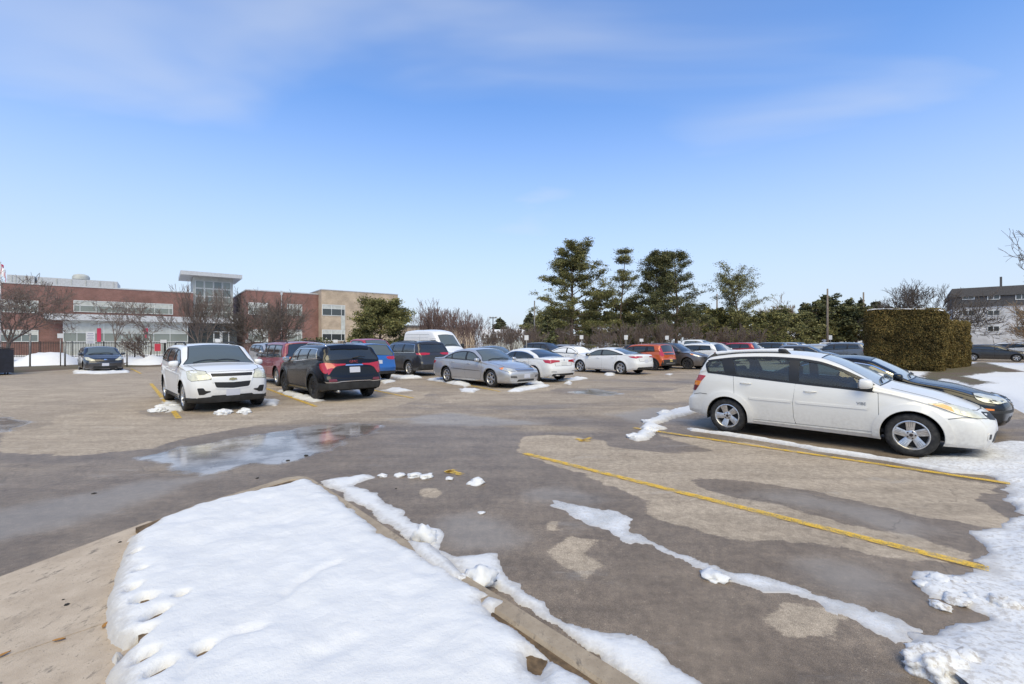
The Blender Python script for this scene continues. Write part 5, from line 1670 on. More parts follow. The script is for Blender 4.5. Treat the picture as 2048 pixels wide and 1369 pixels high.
F = np.stack([ii[:-1, :-1].ravel(), ii[:-1, 1:].ravel(), ii[1:, 1:].ravel(), ii[1:, :-1].ravel()], 1)
def grid_mesh(name, V, F, mat, attrs={}, smooth=True, kind=None, parent=None):
    me = bpy.data.meshes.new(name)
    me.vertices.add(len(V)); me.vertices.foreach_set('co', np.asarray(V, np.float32).ravel())
    me.loops.add(F.size); me.loops.foreach_set('vertex_index', F.astype(np.int32).ravel())
    me.polygons.add(len(F)); me.polygons.foreach_set('loop_start', np.arange(0, F.size, F.shape[1], dtype=np.int32))
    me.polygons.foreach_set('loop_total', np.full(len(F), F.shape[1], np.int32))
    me.polygons.foreach_set('use_smooth', np.full(len(F), smooth))
    me.update(calc_edges=True); me.validate()
    for k, v in attrs.items():
        a = me.attributes.new(k, 'FLOAT', 'POINT'); a.data.foreach_set('value', np.asarray(v, np.float32))
    o = bpy.data.objects.new(name, me); COL.objects.link(o)
    me.materials.append(mat)
    if kind: o['kind'] = kind
    if parent: o.parent = parent
    return o
lot_z = (fbm(PT[:, 0] * .35, PT[:, 1] * .35, 5, 3) - .5) * .012
grid_mesh('parking_lot', np.concatenate([PT, lot_z[:, None]], 1), F, M_ASPH,
          dict(dry=field(DRY), puddle=field(PUD), film=field(FILM), damp=far_damp), kind='structure')
# wide ground under and beyond everything
def far_ground_mat():
    t = NT('winter_field')
    p = t.pos()
    n = t.noise(p, .12, 6, .6); n2 = t.noise(p, 1.1, 5, .6)
    col = t.mix(t.ramp(n, .42, .55), (.34, .33, .33), (.62, .62, .64))
    t.set(col=t.mix(t.ramp(n2, .55, .7, 0, .4), col, (.28, .27, .26)), rough=.9)
    return t.m
mesh('ground', [(-2500, -800, -.06), (2500, -800, -.06), (2500, 3000, -.06), (-2500, 3000, -.06)], [(0, 1, 2, 3)], far_ground_mat())['kind'] = 'structure'

# snowy verges: beyond the lot on the left and behind, and the lawn on the right
def verge_mat():
    t = NT('snowy_verge')
    p = t.pos()
    n = t.noise(p, .5, 6, .62); n2 = t.noise(p, 6, 5, .65); n3 = t.noise(p, 45, 4, .65)
    v = t.math('ADD', t.math('ADD', t.attr('bare'), t.math('MULTIPLY', t.math('SUBTRACT', n, .5), .8)), t.math('MULTIPLY', t.math('SUBTRACT', n2, .5), 1.1))
    m = t.ramp(v, -.08, .14)
    grass = t.mix(t.ramp(n3, .35, .65), (.075, .062, .03), (.16, .135, .07))
    grass = t.mix(t.ramp(n, .45, .6), grass, (.13, .09, .06))
    t.set(col=t.mix(m, (.725, .725, .73), grass), rough=.8, normal=t.bump(t.math('ADD', n2, n3), .5, .03))
    return t.m
M_VERGE = verge_mat()
def sheet(name, poly, z, spacing, mat, bare=(), kind='structure', relief=.05, bare_default=-.6):
    P = np.array(poly); a, b = P.min(0), P.max(0)
    X_, Y_ = np.arange(a[0], b[0] + spacing, spacing), np.arange(a[1], b[1] + spacing, spacing)
    g1, g2 = np.meshgrid(X_, Y_)
    Q = np.stack([g1.ravel(), g2.ravel()], 1)
    d = sdf(Q, poly)
    zz_ = z * np.clip((d + .02) / .25, -.6, 1) + relief * (fbm(Q[:, 0] * .7, Q[:, 1] * .7, 3, 4) - .45) * np.clip(d / .6, 0, 1)
    bv = np.full(len(Q), bare_default)
    for q in bare: bv = np.maximum(bv, np.clip(sdf(Q, q), -.6, .8))
    n = len(X_); k = np.arange(len(Q)).reshape(len(Y_), n)
    F_ = np.stack([k[:-1, :-1].ravel(), k[:-1, 1:].ravel(), k[1:, 1:].ravel(), k[1:, :-1].ravel()], 1)
    F_ = F_[(d[F_] > -spacing * 1.2).any(1)]
    u, inv = np.unique(F_, return_inverse=True)
    return grid_mesh(name, np.concatenate([Q, zz_[:, None]], 1)[u], inv.reshape(F_.shape), mat, dict(bare=bv[u]), kind=kind)
LAWN = [(4.15, 2.2), (5.2, 3.35), (6.8, 5.1), (8.6, 7.0), (11.6, 10.1), (15.0, 14.2), (18.6, 20), (19.6, 26.5), (22, 31), (27, 35.2), (34, 37.0), (39.0, 35.0), (62, 33), (62, -6), (7, -6)]
sheet('lawn', LAWN, .10, .22, M_VERGE, bare=[gp([(1835, 765), (1860, 742), (1905, 733), (1950, 735), (2000, 748), (1960, 753), (1925, 757), (1990, 771), (1945, 778), (1890, 762)]),
      gp([(1930, 733), (1965, 726), (2000, 735), (2050, 748), (2010, 750), (1960, 743)]), [(20.0, 26.4), (23.6, 23.6), (31, 30.4), (28, 33)]], relief=.10)
VERGE_L = [(-70, 10), (-29, 17.5), (-27.2, 24.5), (-27.6, 29.0), (-21.5, 33.5), (-14, 39), (-4, 46.5), (20, 58), (46, 74), (70, 95), (70, 112), (-95, 112), (-95, 10)]
sheet('verge', VERGE_L, .10, .8, M_VERGE, bare=[[(-33, 24), (-26, 25), (-21, 31), (-15, 37), (-22, 44), (-30, 34)]], relief=.16, bare_default=-.35)

# ------------------------------------------------------------------ snow, ice
def snow_cover(name, polys, bounds, sp_, thick, edge=.10, edge_noise=.08, zb=0.0, mat=None, seed=1, relief=.02, holes=(), en_scale=3.0, parent=None, pits=0.0, dents=()):
    x0, x1, y0, y1 = bounds
    X_, Y_ = np.arange(x0, x1, sp_), np.arange(y0, y1, sp_)
    g1, g2 = np.meshgrid(X_, Y_); Q = np.stack([g1.ravel(), g2.ravel()], 1)
    d = np.full(len(Q), -9.)
    for q in polys: d = np.maximum(d, sdf(Q, q))
    for q in holes: d = np.minimum(d, -sdf(Q, q))
    d = d + edge_noise * 2 * (fbm(Q[:, 0] * en_scale, Q[:, 1] * en_scale, seed, 4, .55) - .5)
    d = d + .022 * (fbm(Q[:, 0] * 16, Q[:, 1] * 16, seed + 5, 2) - .5) + edge_noise * .5 * (fbm(Q[:, 0] * 9, Q[:, 1] * 9, seed + 6, 2) - .5)
    if pits:
        pn = vnoise(Q[:, 0] * 7.0, Q[:, 1] * 4.5, seed + 40)
        pk = np.clip((pn - .80) / .2, 0, 1) * np.exp(-np.clip(d, 0, 9) / .30)
        d = d - pk * pits
    h = np.where(d > 0, thick * (1 - np.exp(-d / edge)), d * 2.2)
    h = h + np.where(d > 0, relief * (fbm(Q[:, 0] * 1.7, Q[:, 1] * 1.7, seed + 9, 4) - .5) * np.clip(d / .15, 0, 1), 0)
    h = h + np.where(d > 0, relief * .35 * (fbm(Q[:, 0] * 9, Q[:, 1] * 9, seed + 19, 3) - .5) * np.clip(d / .05, 0, 1), 0)
    for pl, dep, wid in dents:
        dd = np.full(len(Q), 9.)
        for a_, b_ in zip(pl[:-1], pl[1:]):
            a_, b_ = np.array(a_), np.array(b_); ab = b_ - a_
            t_ = np.clip(((Q - a_) @ ab) / max(ab @ ab, 1e-9), 0, 1)
            dd = np.minimum(dd, np.hypot(*(Q - a_ - t_[:, None] * ab).T))
        h = h - np.where(d > 0, dep * np.exp(-((dd + .012 * (fbm(Q[:, 0] * 14, Q[:, 1] * 14, seed + 31, 2) - .5)) / wid) ** 2), 0)
    z = zb + h
    n = len(X_); k = np.arange(len(Q)).reshape(len(Y_), n)
    F_ = np.stack([k[:-1, :-1].ravel(), k[:-1, 1:].ravel(), k[1:, 1:].ravel(), k[1:, :-1].ravel()], 1)
    F_ = F_[(h[F_] > -.055).any(1)]
    if not len(F_): return None
    u, inv = np.unique(F_, return_inverse=True)
    return grid_mesh(name, np.concatenate([Q, z[:, None]], 1)[u], inv.reshape(F_.shape), mat or M_SNOWE, dict(edge=np.clip(d[u], 0, 1)), kind='stuff', parent=parent)

# traffic island in the foreground: soil, kerb, sidewalk slabs
KZ = .10
KERB_OUT = [(3.4, -.95), (.537, 2.24), (-.03, 2.86), (-.9, 3.76), (-1.8, 4.78), (-2.28, 5.30)]
tip = [(-2.42, 5.43), (-2.56, 5.46), (-2.70, 5.38), (-2.86, 5.12)]
left = [(-3.05, 4.84), (-3.22, 4.55), (-3.33, 4.28), (-3.42, 4.0)]
kp = KERB_OUT + tip + left
def offset_path(path, d):
    out = []
    for i in range(len(path)):
        a = Vector(path[max(0, i - 1)]); b = Vector(path[min(len(path) - 1, i + 1)])
        t = (b - a).normalized()
        out.append((path[i][0] - t.y * d, path[i][1] + t.x * d))
    return out
def concrete(name, a, b):
    t = NT(name)
    p = t.pos()
    n = t.noise(p, 5, 6, .65); nf = t.noise(p, 60, 5, .7); ng = t.noise(p, 190, 3, .6); nm = t.noise(t.pos(scale=(1, .45, 1), rot=(0, 0, .9)), 16, 5, .7)
    col = t.mix(t.ramp(n, .32, .68), a, b)
    col = t.mix(t.math('MULTIPLY', t.ramp(nm, .54, .68), t.ramp(n, .4, .6, .2, .75)), col, (.10, .085, .07))
    col = t.mix(t.math('MULTIPLY', t.ramp(nf, .60, .68), .7), col, (.09, .078, .066))
    col = t.mix(t.ramp(ng, .62, .72, 0, .35), col, (.62, .55, .46))
    t.set(col=col, rough=.85, normal=t.bump(t.math('ADD', nf, ng), .45, .006))
    return t.m
M_CONC = concrete('concrete', (.42, .335, .25), (.52, .425, .325))
M_KERB = concrete('kerb_concrete', (.29, .23, .165), (.40, .325, .24))
def kerb(name, path, width, z0, zt, mat, segs_len=2.4, taper=0):
    inner = offset_path(path, width)
    root = empty(name, (path[0][0], path[0][1], 0))
    root['kind'] = 'structure'
    o0 = Vector((path[0][0], path[0][1], 0))
    acc = 0; start = 0
    for i in range(1, len(path)):
        acc += (Vector(path[i]) - Vector(path[i - 1])).length
        if acc > segs_len or i == len(path) - 1:
            m = MB(); V = []; F_ = []
            e = .018
            n = i - start
            for k in range(start, i + 1):
                a, b = Vector(path[k]), Vector(inner[k])
                if k == start and start: a = a.lerp(Vector(path[k + 1]), .006); b = b.lerp(Vector(inner[k + 1]), .006)
                u = (b - a).normalized()
                z1 = zt - (zt - .03) * max(0, 1 - (len(path) - 1 - k) / taper) if taper else zt
                for q, z in ((a, z0), (a + u * e * .6, z1 - e), (a + u * (e * 1.6), z1), (b - u * e, z1), (b, z1 - e), (b, z0)):
                    V.append((q.x - o0.x, q.y - o0.y, z))
            for k in range(n):
                for q in range(5):
                    F_.append((k * 6 + q, (k + 1) * 6 + q, (k + 1) * 6 + q + 1, k * 6 + q + 1))
            F_.append((0, 1, 2, 3, 4, 5)); F_.append(tuple(n * 6 + q for q in (5, 4, 3, 2, 1, 0)))
            m.add(V, F_)
            fix_normals(m.build('kerb_length', mat, root))
            start = i; acc = 0
    return root
def densify(path, step):
    out = [path[0]]
    for a, b in zip(path[:-1], path[1:]):
        k = max(1, int((Vector(b) - Vector(a)).length / step))
        for j in range(1, k + 1): out.append((a[0] + (b[0] - a[0]) * j / k, a[1] + (b[1] - a[1]) * j / k))
    return out
kpd = densify(kp, .3)
kerb('island_kerb', kpd, .155, -.05, KZ, M_KERB, taper=5)
soil_poly = offset_path(kp, .16) + [(-2.98, 3.75), (-2.62, 3.25), (-2.14, 2.6), (-1.62, 2.0), (-.4, .4), (1.6, -1.2)]
MB().prism([tuple(p) for p in soil_poly], -.04, KZ - .012).build('island_soil', plain('dead_turf', (.13, .085, .045), .95, var=.4, vscale=18, bump=.5))['kind'] = 'structure'
# sidewalk apron on the left, slabs with open joints
def Gs(px, py): return G(px, py, .045)
j1a, j1b = Vector(Gs(253, 1072)), Vector(Gs(0, 1170)); j2a, j2b = Vector(Gs(240, 1236)), Vector(Gs(0, 1318))
d1 = (j1b - j1a).normalized(); d2 = (j2b - j2a).normalized()
sw = empty('sidewalk', (j1a.x, j1a.y, 0)); sw['kind'] = 'structure'
def slab(poly, z=.045):
    m = MB(); c = sum((Vector(p) for p in poly), Vector((0, 0))) / len(poly)
    top = [Vector(p) + (c - Vector(p)).normalized() * .006 for p in poly]
    n = len(poly)
    V = [(p[0] - j1a.x, p[1] - j1a.y, -.05) for p in poly] + [(p[0] - j1a.x, p[1] - j1a.y, z - .006) for p in poly] + [(p.x - j1a.x, p.y - j1a.y, z) for p in top]
    F_ = []
    for q in (0, n):
        for i in range(n): F_.append((q + i, q + (i + 1) % n, q + n + (i + 1) % n, q + n + i))
    F_.append(tuple(range(2 * n, 3 * n)))
    fix_normals(m.add(V, F_).build('slab', M_CONC, sw))
gu = Vector((-d1.y, d1.x))
if gu.dot(Vector((-1, 1))) < 0: gu = -gu
e0, e1 = j1a - d1 * .32, j1b + d1 * 2.0
slab([e0 + gu * .004, e1 + gu * .004, e1 + gu * .17, e0 + gu * .17], .035)
f0, f1 = j2a - d2 * .7, j2b + d2 * 1.75
slab([e0 - gu * .004, f0 + gu * .004, f1 + gu * .004, e1 - gu * .004])
h0, h1 = f0 + Vector((1.15, -1.3)), f1 + Vector((.9, -1.5))
slab([f0 - gu * .004, h0, h1, f1 - gu * .004])
k0, k1 = h0 + Vector((1.15, -1.3)), h1 + Vector((.9, -1.5))
slab([h0 + Vector((.005, -.005)), k0, k1, h1 + Vector((.005, -.005))])

ISL = gp([(612, 958), (556, 972), (474, 988), (394, 1009), (330, 1034), (262, 1070), (248, 1100), (234, 1150), (224, 1200), (220, 1250), (230, 1300), (228, 1369), (250, 1600), (420, 2400), (1900, 2400), (1420, 1600), (1195, 1369), (1110, 1322), (1078, 1290), (1040, 1262), (985, 1228), (968, 1200), (985, 1192), (930, 1160), (905, 1140), (812, 1092), (760, 1060), (690, 1006), (640, 970)], KZ)
snow_cover('snow_on_island', [ISL], (-3.8, 2.2, -.4, 5.7), .022, .050, .06, .035, KZ - .012, seed=3, relief=.06, en_scale=5.0, pits=.06,
           dents=[(gp([(572, 1198), (600, 1174), (640, 1152), (672, 1138)], KZ), .022, .035), (gp([(365, 1369), (385, 1335), (420, 1300), (470, 1276), (520, 1268)], KZ), .024, .035), (gp([(392, 1100), (450, 1072), (560, 1046)], KZ), .028, .16),
                  (gp([(760, 1290), (790, 1250), (800, 1200)], KZ), .016, .12), (gp([(640, 1330), (700, 1300)], KZ), .018, .07)]
                 + [(gp([(x, y), (x + w, y - w * .55)], KZ), .22, .016 + .0007 * w) for x, y, w in ((276, 1208, 10), (308, 1236, 14), (262, 1284, 22), (246, 1302, 12), (296, 1246, 6), (312, 1352, 18), (288, 1322, 12), (292, 1208, 9), (262, 1182, 8), (278, 1146, 6), (360, 1198, 5), (400, 1310, 9), (268, 1110, 5))],
           holes=[gp([(1055, 1310), (1095, 1320), (1080, 1355), (1055, 1340)], KZ)])
OUTER = gp([(632, 962), (735, 948), (744, 956), (712, 972), (758, 985), (766, 1000), (800, 1022), (832, 1046), (850, 1052), (884, 1060), (890, 1100), (905, 1110), (1000, 1108), (1012, 1150), (1060, 1185), (1100, 1205), (1118, 1232), (1160, 1256), (1200, 1262), (1280, 1274), (1330, 1304), (1370, 1345), (1400, 1369), (1600, 1520), (1800, 1700), (1560, 1700), (1245, 1369), (1150, 1290), (1015, 1200), (930, 1150), (815, 1080), (690, 994)])
snow_cover('snow_along_kerb', [OUTER], (-2.8, 2.2, 1.2, 5.8), .022, .040, .12, .075, 0, seed=11, relief=.04, en_scale=4.5)
KT = gp([(812, 1080), (860, 1085), (930, 1150), (925, 1165), (900, 1160), (830, 1110)], KZ)
snow_cover('snow_over_kerb', [KT, gp([(975, 1195), (1005, 1205), (980, 1228), (955, 1215)], KZ)], (-1.4, .2, 2.7, 4.2), .022, .045, .05, .04, KZ - .005, seed=14, relief=.03)
ICE = gp([(1083, 992), (1130, 1006), (1240, 1022), (1264, 1040), (1258, 1060), (1330, 1095), (1420, 1130), (1500, 1150), (1560, 1163), (1620, 1183), (1700, 1206), (1790, 1235), (1870, 1262), (1830, 1290), (1790, 1290), (1720, 1248), (1650, 1216), (1590, 1190), (1530, 1184), (1490, 1176), (1440, 1150), (1400, 1136), (1300, 1092), (1240, 1086), (1215, 1062), (1180, 1056), (1110, 1014)])
snow_cover('ice_streak', [ICE], (.1, 3.2, 2.2, 5.6), .02, .013, .08, .075, 0, M_ICE, 21, .012, en_scale=7)
RIGHT = gp([(1895, 906), (1990, 884), (2100, 884), (3000, 884), (3000, 1369), (3000, 2600), (2300, 1900), (1840, 1420), (1785, 1369), (1772, 1318), (1800, 1296), (1860, 1262), (1930, 1252), (1965, 1236), (1920, 1215), (1850, 1196), (1826, 1168), (1806, 1150), (1850, 1140), (1920, 1150), (1978, 1138), (1972, 1092), (1958, 1066), (2035, 1030), (2030, 1010), (2004, 1000), (2012, 975), (1985, 955), (1900, 938), (1790, 918), (1860, 912)])
snow_cover('snow_bank', [RIGHT], (2.2, 9.6, .8, 8.0), .03, .065, .22, .13, 0, M_SNOWR, seed=31, relief=.075, en_scale=3.4)
VST = gp([(1372, 857), (1420, 864), (1452, 867), (1500, 874), (1560, 884), (1640, 899), (1700, 906), (1790, 920), (1900, 940), (1980, 950), (1900, 947), (1760, 921), (1640, 904), (1600, 896), (1520, 882), (1440, 870), (1382, 862)])
snow_cover('snow_strip', [VST], (2.8, 7.2, 5.2, 9.4), .026, .055, .05, .045, 0, seed=41, relief=.03, en_scale=5)
TRL = [gp([(1256, 878), (1285, 862), (1312, 868), (1300, 880), (1272, 884)]), gp([(1278, 858), (1300, 840), (1345, 822), (1388, 812), (1394, 826), (1372, 832), (1340, 840), (1312, 852), (1338, 858), (1312, 862)])]
snow_cover('snow_trail', TRL, (1.8, 5.0, 7.2, 12.5), .03, .075, .06, .07, 0, seed=51, relief=.05, en_scale=5)
# loose snow in the left and middle stalls
PATCH = [[(310, 818), (330, 800), (352, 806), (362, 822), (330, 826)], [(316, 798), (330, 796), (372, 818), (360, 826)], [(437, 824), (462, 821), (456, 831), (440, 831)], [(480, 822), (496, 819), (498, 829), (482, 831)],
         [(555, 784), (575, 779), (620, 795), (652, 802), (628, 806), (590, 798)], [(742, 757), (795, 762), (770, 768)], [(770, 752), (830, 753), (845, 757), (800, 759)], [(530, 800), (560, 802), (550, 812), (530, 810)],
         [(852, 760), (900, 756), (918, 764), (945, 770), (930, 774), (890, 766)], [(915, 778), (960, 780), (945, 786), (925, 784)], [(1012, 786), (1030, 776), (1070, 770), (1104, 772), (1060, 780), (1040, 784)], [(1030, 770), (1075, 762), (1090, 768), (1050, 774)],
         [(1208, 748), (1232, 746), (1228, 752), (1210, 753)], [(1330, 749), (1346, 748), (1340, 752)], [(1110, 762), (1150, 756), (1175, 758), (1140, 764)], [(1124, 767), (1144, 766), (1140, 770)], [(760, 782), (800, 778), (830, 782), (790, 786)],
         [(700, 780), (730, 783), (716, 788)], [(145, 743), (250, 741), (262, 746), (200, 749), (150, 748)], [(340, 793), (352, 795), (345, 800)], [(1085, 754), (1108, 750), (1100, 756)]]
snow_cover('snow_scatter', [gp(q) for q in PATCH], (-25.5, 9, 10, 27), .06, .09, .12, .15, 0, seed=61, relief=.14, en_scale=2.6)
# ------------------------------------------------------------------ painted stall lines
def yellow():
    t = NT('yellow_paint')
    p = t.pos()
    n = t.noise(p, 9, 6, .7); nf = t.noise(p, 90, 4, .7)
    t.set(col=t.mix(t.ramp(n, .3, .7), (.76, .45, .025), (.82, .55, .06)), rough=.6)
    w = t.math('ADD', t.ramp(nf, .60, .38), t.ramp(n, .62, .42, -.25, .5), True)
    t.set(alpha=w)
    return t.m
M_YEL = yellow()
def line(p, q, w=.11, z=.0115):
    a, b = Vector(p), Vector(q); t = (b - a).normalized(); n = Vector((-t.y, t.x)) * w / 2
    k = max(2, int((b - a).length / .35)); V = []; F_ = []
    for i in range(k + 1):
        c = a + (b - a) * i / k
        V += [(c.x + n.x, c.y + n.y, z), (c.x - n.x, c.y - n.y, z)]
    for i in range(k): F_.append((2 * i, 2 * i + 1, 2 * i + 3, 2 * i + 2))
    mesh('painted_line', V, F_, M_YEL)['kind'] = 'structure'
line(G(1048, 908), G(1978, 1141)); line(G(1268, 857), G(2020, 969))
line(G(302, 768), G(358, 838)); line(G(527, 776), G(632, 814)); line(G(700, 772), G(826, 797)); line(G(262, 738), G(282, 748))
line(G(893, 943), G(924, 951), .10); line(G(893, 947), G(910, 941), .08); line(G(1152, 879), G(1178, 884), .10); line(G(1160, 884), G(1182, 877), .08)
line(G(862, 756), G(1000, 784), .10); line(G(1010, 742), G(1105, 757), .1)
# ------------------------------------------------------------------ vegetation
def bark(name, a, b):
    t = NT(name); n = t.noise(t.coord('Object', scale=(3, 3, .6)), 5, 5)
    t.set(col=t.mix(t.ramp(n, .3, .7), a, b), rough=.9)
    return t.m
M_BARK = bark('bark_grey', (.075, .060, .052), (.15, .125, .11))
M_BARKP = bark('bark_pine', (.085, .062, .048), (.19, .135, .10))
M_TWIG = bark('twig_brown', (.11, .080, .068), (.20, .155, .135))
M_TWIGR = bark('twig_red', (.14, .090, .080), (.235, .165, .150))
M_TWIGT = bark('twig_tan', (.20, .135, .085), (.32, .225, .145))
def leafm(name, cols, rough=.75):
    t = NT(name)
    r = t.n('ShaderNodeNewGeometry').outputs['Random Per Island']
    rp = t.n('ShaderNodeValToRGB'); rp.color_ramp.interpolation = 'LINEAR'
    e = rp.color_ramp.elements
    e[0].color = cols[0] + (1,); e[0].position = 0
    e[1].color = cols[-1] + (1,); e[1].position = 1
    for i, c in enumerate(cols[1:-1]):
        x = e.new((i + 1) / (len(cols) - 1)); x.color = c + (1,)
    t.l(r, rp.inputs[0])
    n = t.noise(t.coord('Object'), .9, 3)
    k = t.ramp(n, .3, .7, .6, 1.4)
    m = t.n('ShaderNodeMix', data_type='RGBA', blend_type='MULTIPLY'); m.inputs['Factor'].default_value = 1
    t.l(rp.outputs[0], m.inputs['A']); t.l(k, m.inputs['B'])
    t.set(col=m.outputs['Result'], rough=rough, spec=.25)
    return t.m
M_NEEDLE = leafm('pine_needles', [(.062, .072, .030), (.120, .125, .045), (.185, .172, .066), (.24, .21, .085)])
M_NEEDLED = leafm('pine_needles_dark', [(.042, .052, .028), (.080, .088, .040), (.125, .125, .052), (.175, .155, .066)])
M_NEEDLEY = leafm('pine_needles_sparse', [(0.072, 0.081, 0.035), (0.152, 0.152, 0.058), (0.232, 0.210, 0.087), (0.240, 0.240, 0.123)])
M_CEDAR = leafm('cedar_sprays', [(0.051, 0.047, 0.017), (0.103, 0.082, 0.026), (0.163, 0.118, 0.038), (0.223, 0.148, 0.051)])
M_SHRUBL = leafm('shrub_leaves', [(0.051, 0.065, 0.029), (0.102, 0.116, 0.046), (0.174, 0.174, 0.080)])
M_FARLEAF = leafm('far_needles', [(.055, .062, .038), (.085, .090, .052), (.120, .116, .066)])
class Tubes:
    """many tapered twigs in one mesh, vectorised"""
    def __init__(s): s.a = []
    def seg(s, p, q, r0, r1): s.a.append((p[0], p[1], p[2], q[0], q[1], q[2], r0, r1))
    def arrays(s, n=4):
        A = np.array(s.a)
        P, Q = A[:, :3], A[:, 3:6]
        T = Q - P; T /= np.maximum(np.linalg.norm(T, axis=1, keepdims=True), 1e-9)
        U = np.cross(T, np.array([.3, .5, .81])); U /= np.maximum(np.linalg.norm(U, axis=1, keepdims=True), 1e-9)
        Vv = np.cross(T, U)
        out = []
        for C, R in ((P, A[:, 6]), (Q, A[:, 7])):
            for k in range(n):
                a = 2 * math.pi * k / n
                out.append(C + (U * math.cos(a) + Vv * math.sin(a)) * R[:, None])
        V = np.stack(out, 1)                       # N, 2n, 3
        N = len(A)
        f = [[k, (k + 1) % n, n + (k + 1) % n, n + k] for k in range(n)]
        F_ = (np.array(f)[None] + (np.arange(N) * 2 * n)[:, None, None]).reshape(-1, 4)
        return V.reshape(-1, 3), F_
    def build(s, name, mat, parent, n=4):
        V, F_ = s.arrays(n)
        return grid_mesh(name, V, F_, mat, smooth=True, parent=parent)
def rotv(v, axis, a): return Matrix.Rotation(a, 3, axis) @ v
def grow(tb, p, d, ln, r, depth, rng, spread=.6, up=.12, kids=(2, 3), shrink=.72, segs=3, wob=.18, rmin=.008, tips=None):
    q = Vector(p); d = Vector(d).normalized()
    r0 = r
    for i in range(segs):
        d = (d + Vector((rng.gauss(0, wob), rng.gauss(0, wob), rng.gauss(0, wob) + up * .3))).normalized()
        nq = q + d * (ln / segs)
        r1 = max(rmin, r0 * (1 - .28 / segs * 1.2))
        tb.seg(q, nq, r0, r1)
        if depth > 0 and i < segs - 1 and rng.random() < .55:
            ax = d.cross(Vector((rng.gauss(0, 1), rng.gauss(0, 1), rng.gauss(0, 1)))).normalized()
            grow(tb, nq, rotv(d, ax, spread * rng.uniform(.8, 1.4)), ln * shrink * rng.uniform(.5, .85), max(rmin, r1 * .5), depth - 1, rng, spread, up, kids, shrink, segs, wob, rmin, tips)
        q, r0 = nq, r1
    if depth > 0:
        for k in range(rng.randint(*kids)):
            ax = d.cross(Vector((rng.gauss(0, 1), rng.gauss(0, 1), rng.gauss(0, 1)))).normalized()
            grow(tb, q, (rotv(d, ax, spread * rng.uniform(.4, 1.15)) + Vector((0, 0, up))).normalized(), ln * shrink * rng.uniform(.75, 1.15), max(rmin, r0 * .68), depth - 1, rng, spread, up, kids, shrink, segs, wob, rmin, tips)
    elif tips is not None:
        tips.append(q.copy())
def bare_tree(name, loc, h, seed, label, trunk=.16, depth=5, spread=.55, up=.12, first=.28, mat=M_TWIG, tmat=M_BARK, stems=1, lean=.1, shrink=.74, kids=(2, 3), rmin=.011, group=None, cat='tree'):
    rng = random.Random(seed)
    root = empty(name, (loc[0], loc[1], loc[2] if len(loc) > 2 else .05))
    tag(root, label, cat, group)
    tt, tb = Tubes(), Tubes()
    for s_ in range(stems):
        a = rng.uniform(0, 6.28)
        q = Vector((math.cos(a) * .12 * (stems > 1), math.sin(a) * .12 * (stems > 1), 0))
        d = Vector((math.cos(a) * lean * (2.2 if stems > 1 else 1), math.sin(a) * lean * (2.2 if stems > 1 else 1), 1)).normalized()
        r = trunk * rng.uniform(.7, 1) if stems > 1 else trunk
        hh = h * first
        for k in range(4):
            d = (d + Vector((rng.gauss(0, .05), rng.gauss(0, .05), .02))).normalized()
            nq = q + d * hh / 4
            tt.seg(q, nq, r * (1.25 if k == 0 else 1), r * .93); r *= .93; q = nq
        for k in range(rng.randint(*kids) + 1):
            ax = d.cross(Vector((rng.gauss(0, 1), rng.gauss(0, 1), 0))).normalized()
            grow(tb, q, rotv(d, ax, spread * rng.uniform(.4, 1.1)), h * .30 * rng.uniform(.8, 1.15), r * .66, depth - 1, rng, spread, up, kids, shrink, rmin=rmin)
    tt.build('trunk', tmat, root, 8)
    tb.build('crown', mat, root, 4)
    return root
def leaf_quads(C, size, rng, stretch=2.2, flat=.5, up=None, jitter=1.0):
    """C: N,3 centres -> quads V,F with random orientation"""
    N = len(C)
    A = rng.normal(size=(N, 3)); A[:, 2] *= flat
    if up is not None: A += up
    A /= np.maximum(np.linalg.norm(A, axis=1, keepdims=True), 1e-9)
    B = np.cross(A, rng.normal(size=(N, 3))); B /= np.maximum(np.linalg.norm(B, axis=1, keepdims=True), 1e-9)
    s_ = size * rng.uniform(.6, 1.3, size=(N, 1))
    V = np.stack([C - A * s_ * .5 * stretch, C + B * s_ * .5, C + A * s_ * .5 * stretch, C - B * s_ * .5], 1).reshape(-1, 3)
    F_ = (np.arange(4)[None] + 4 * np.arange(N)[:, None])
    return V, F_
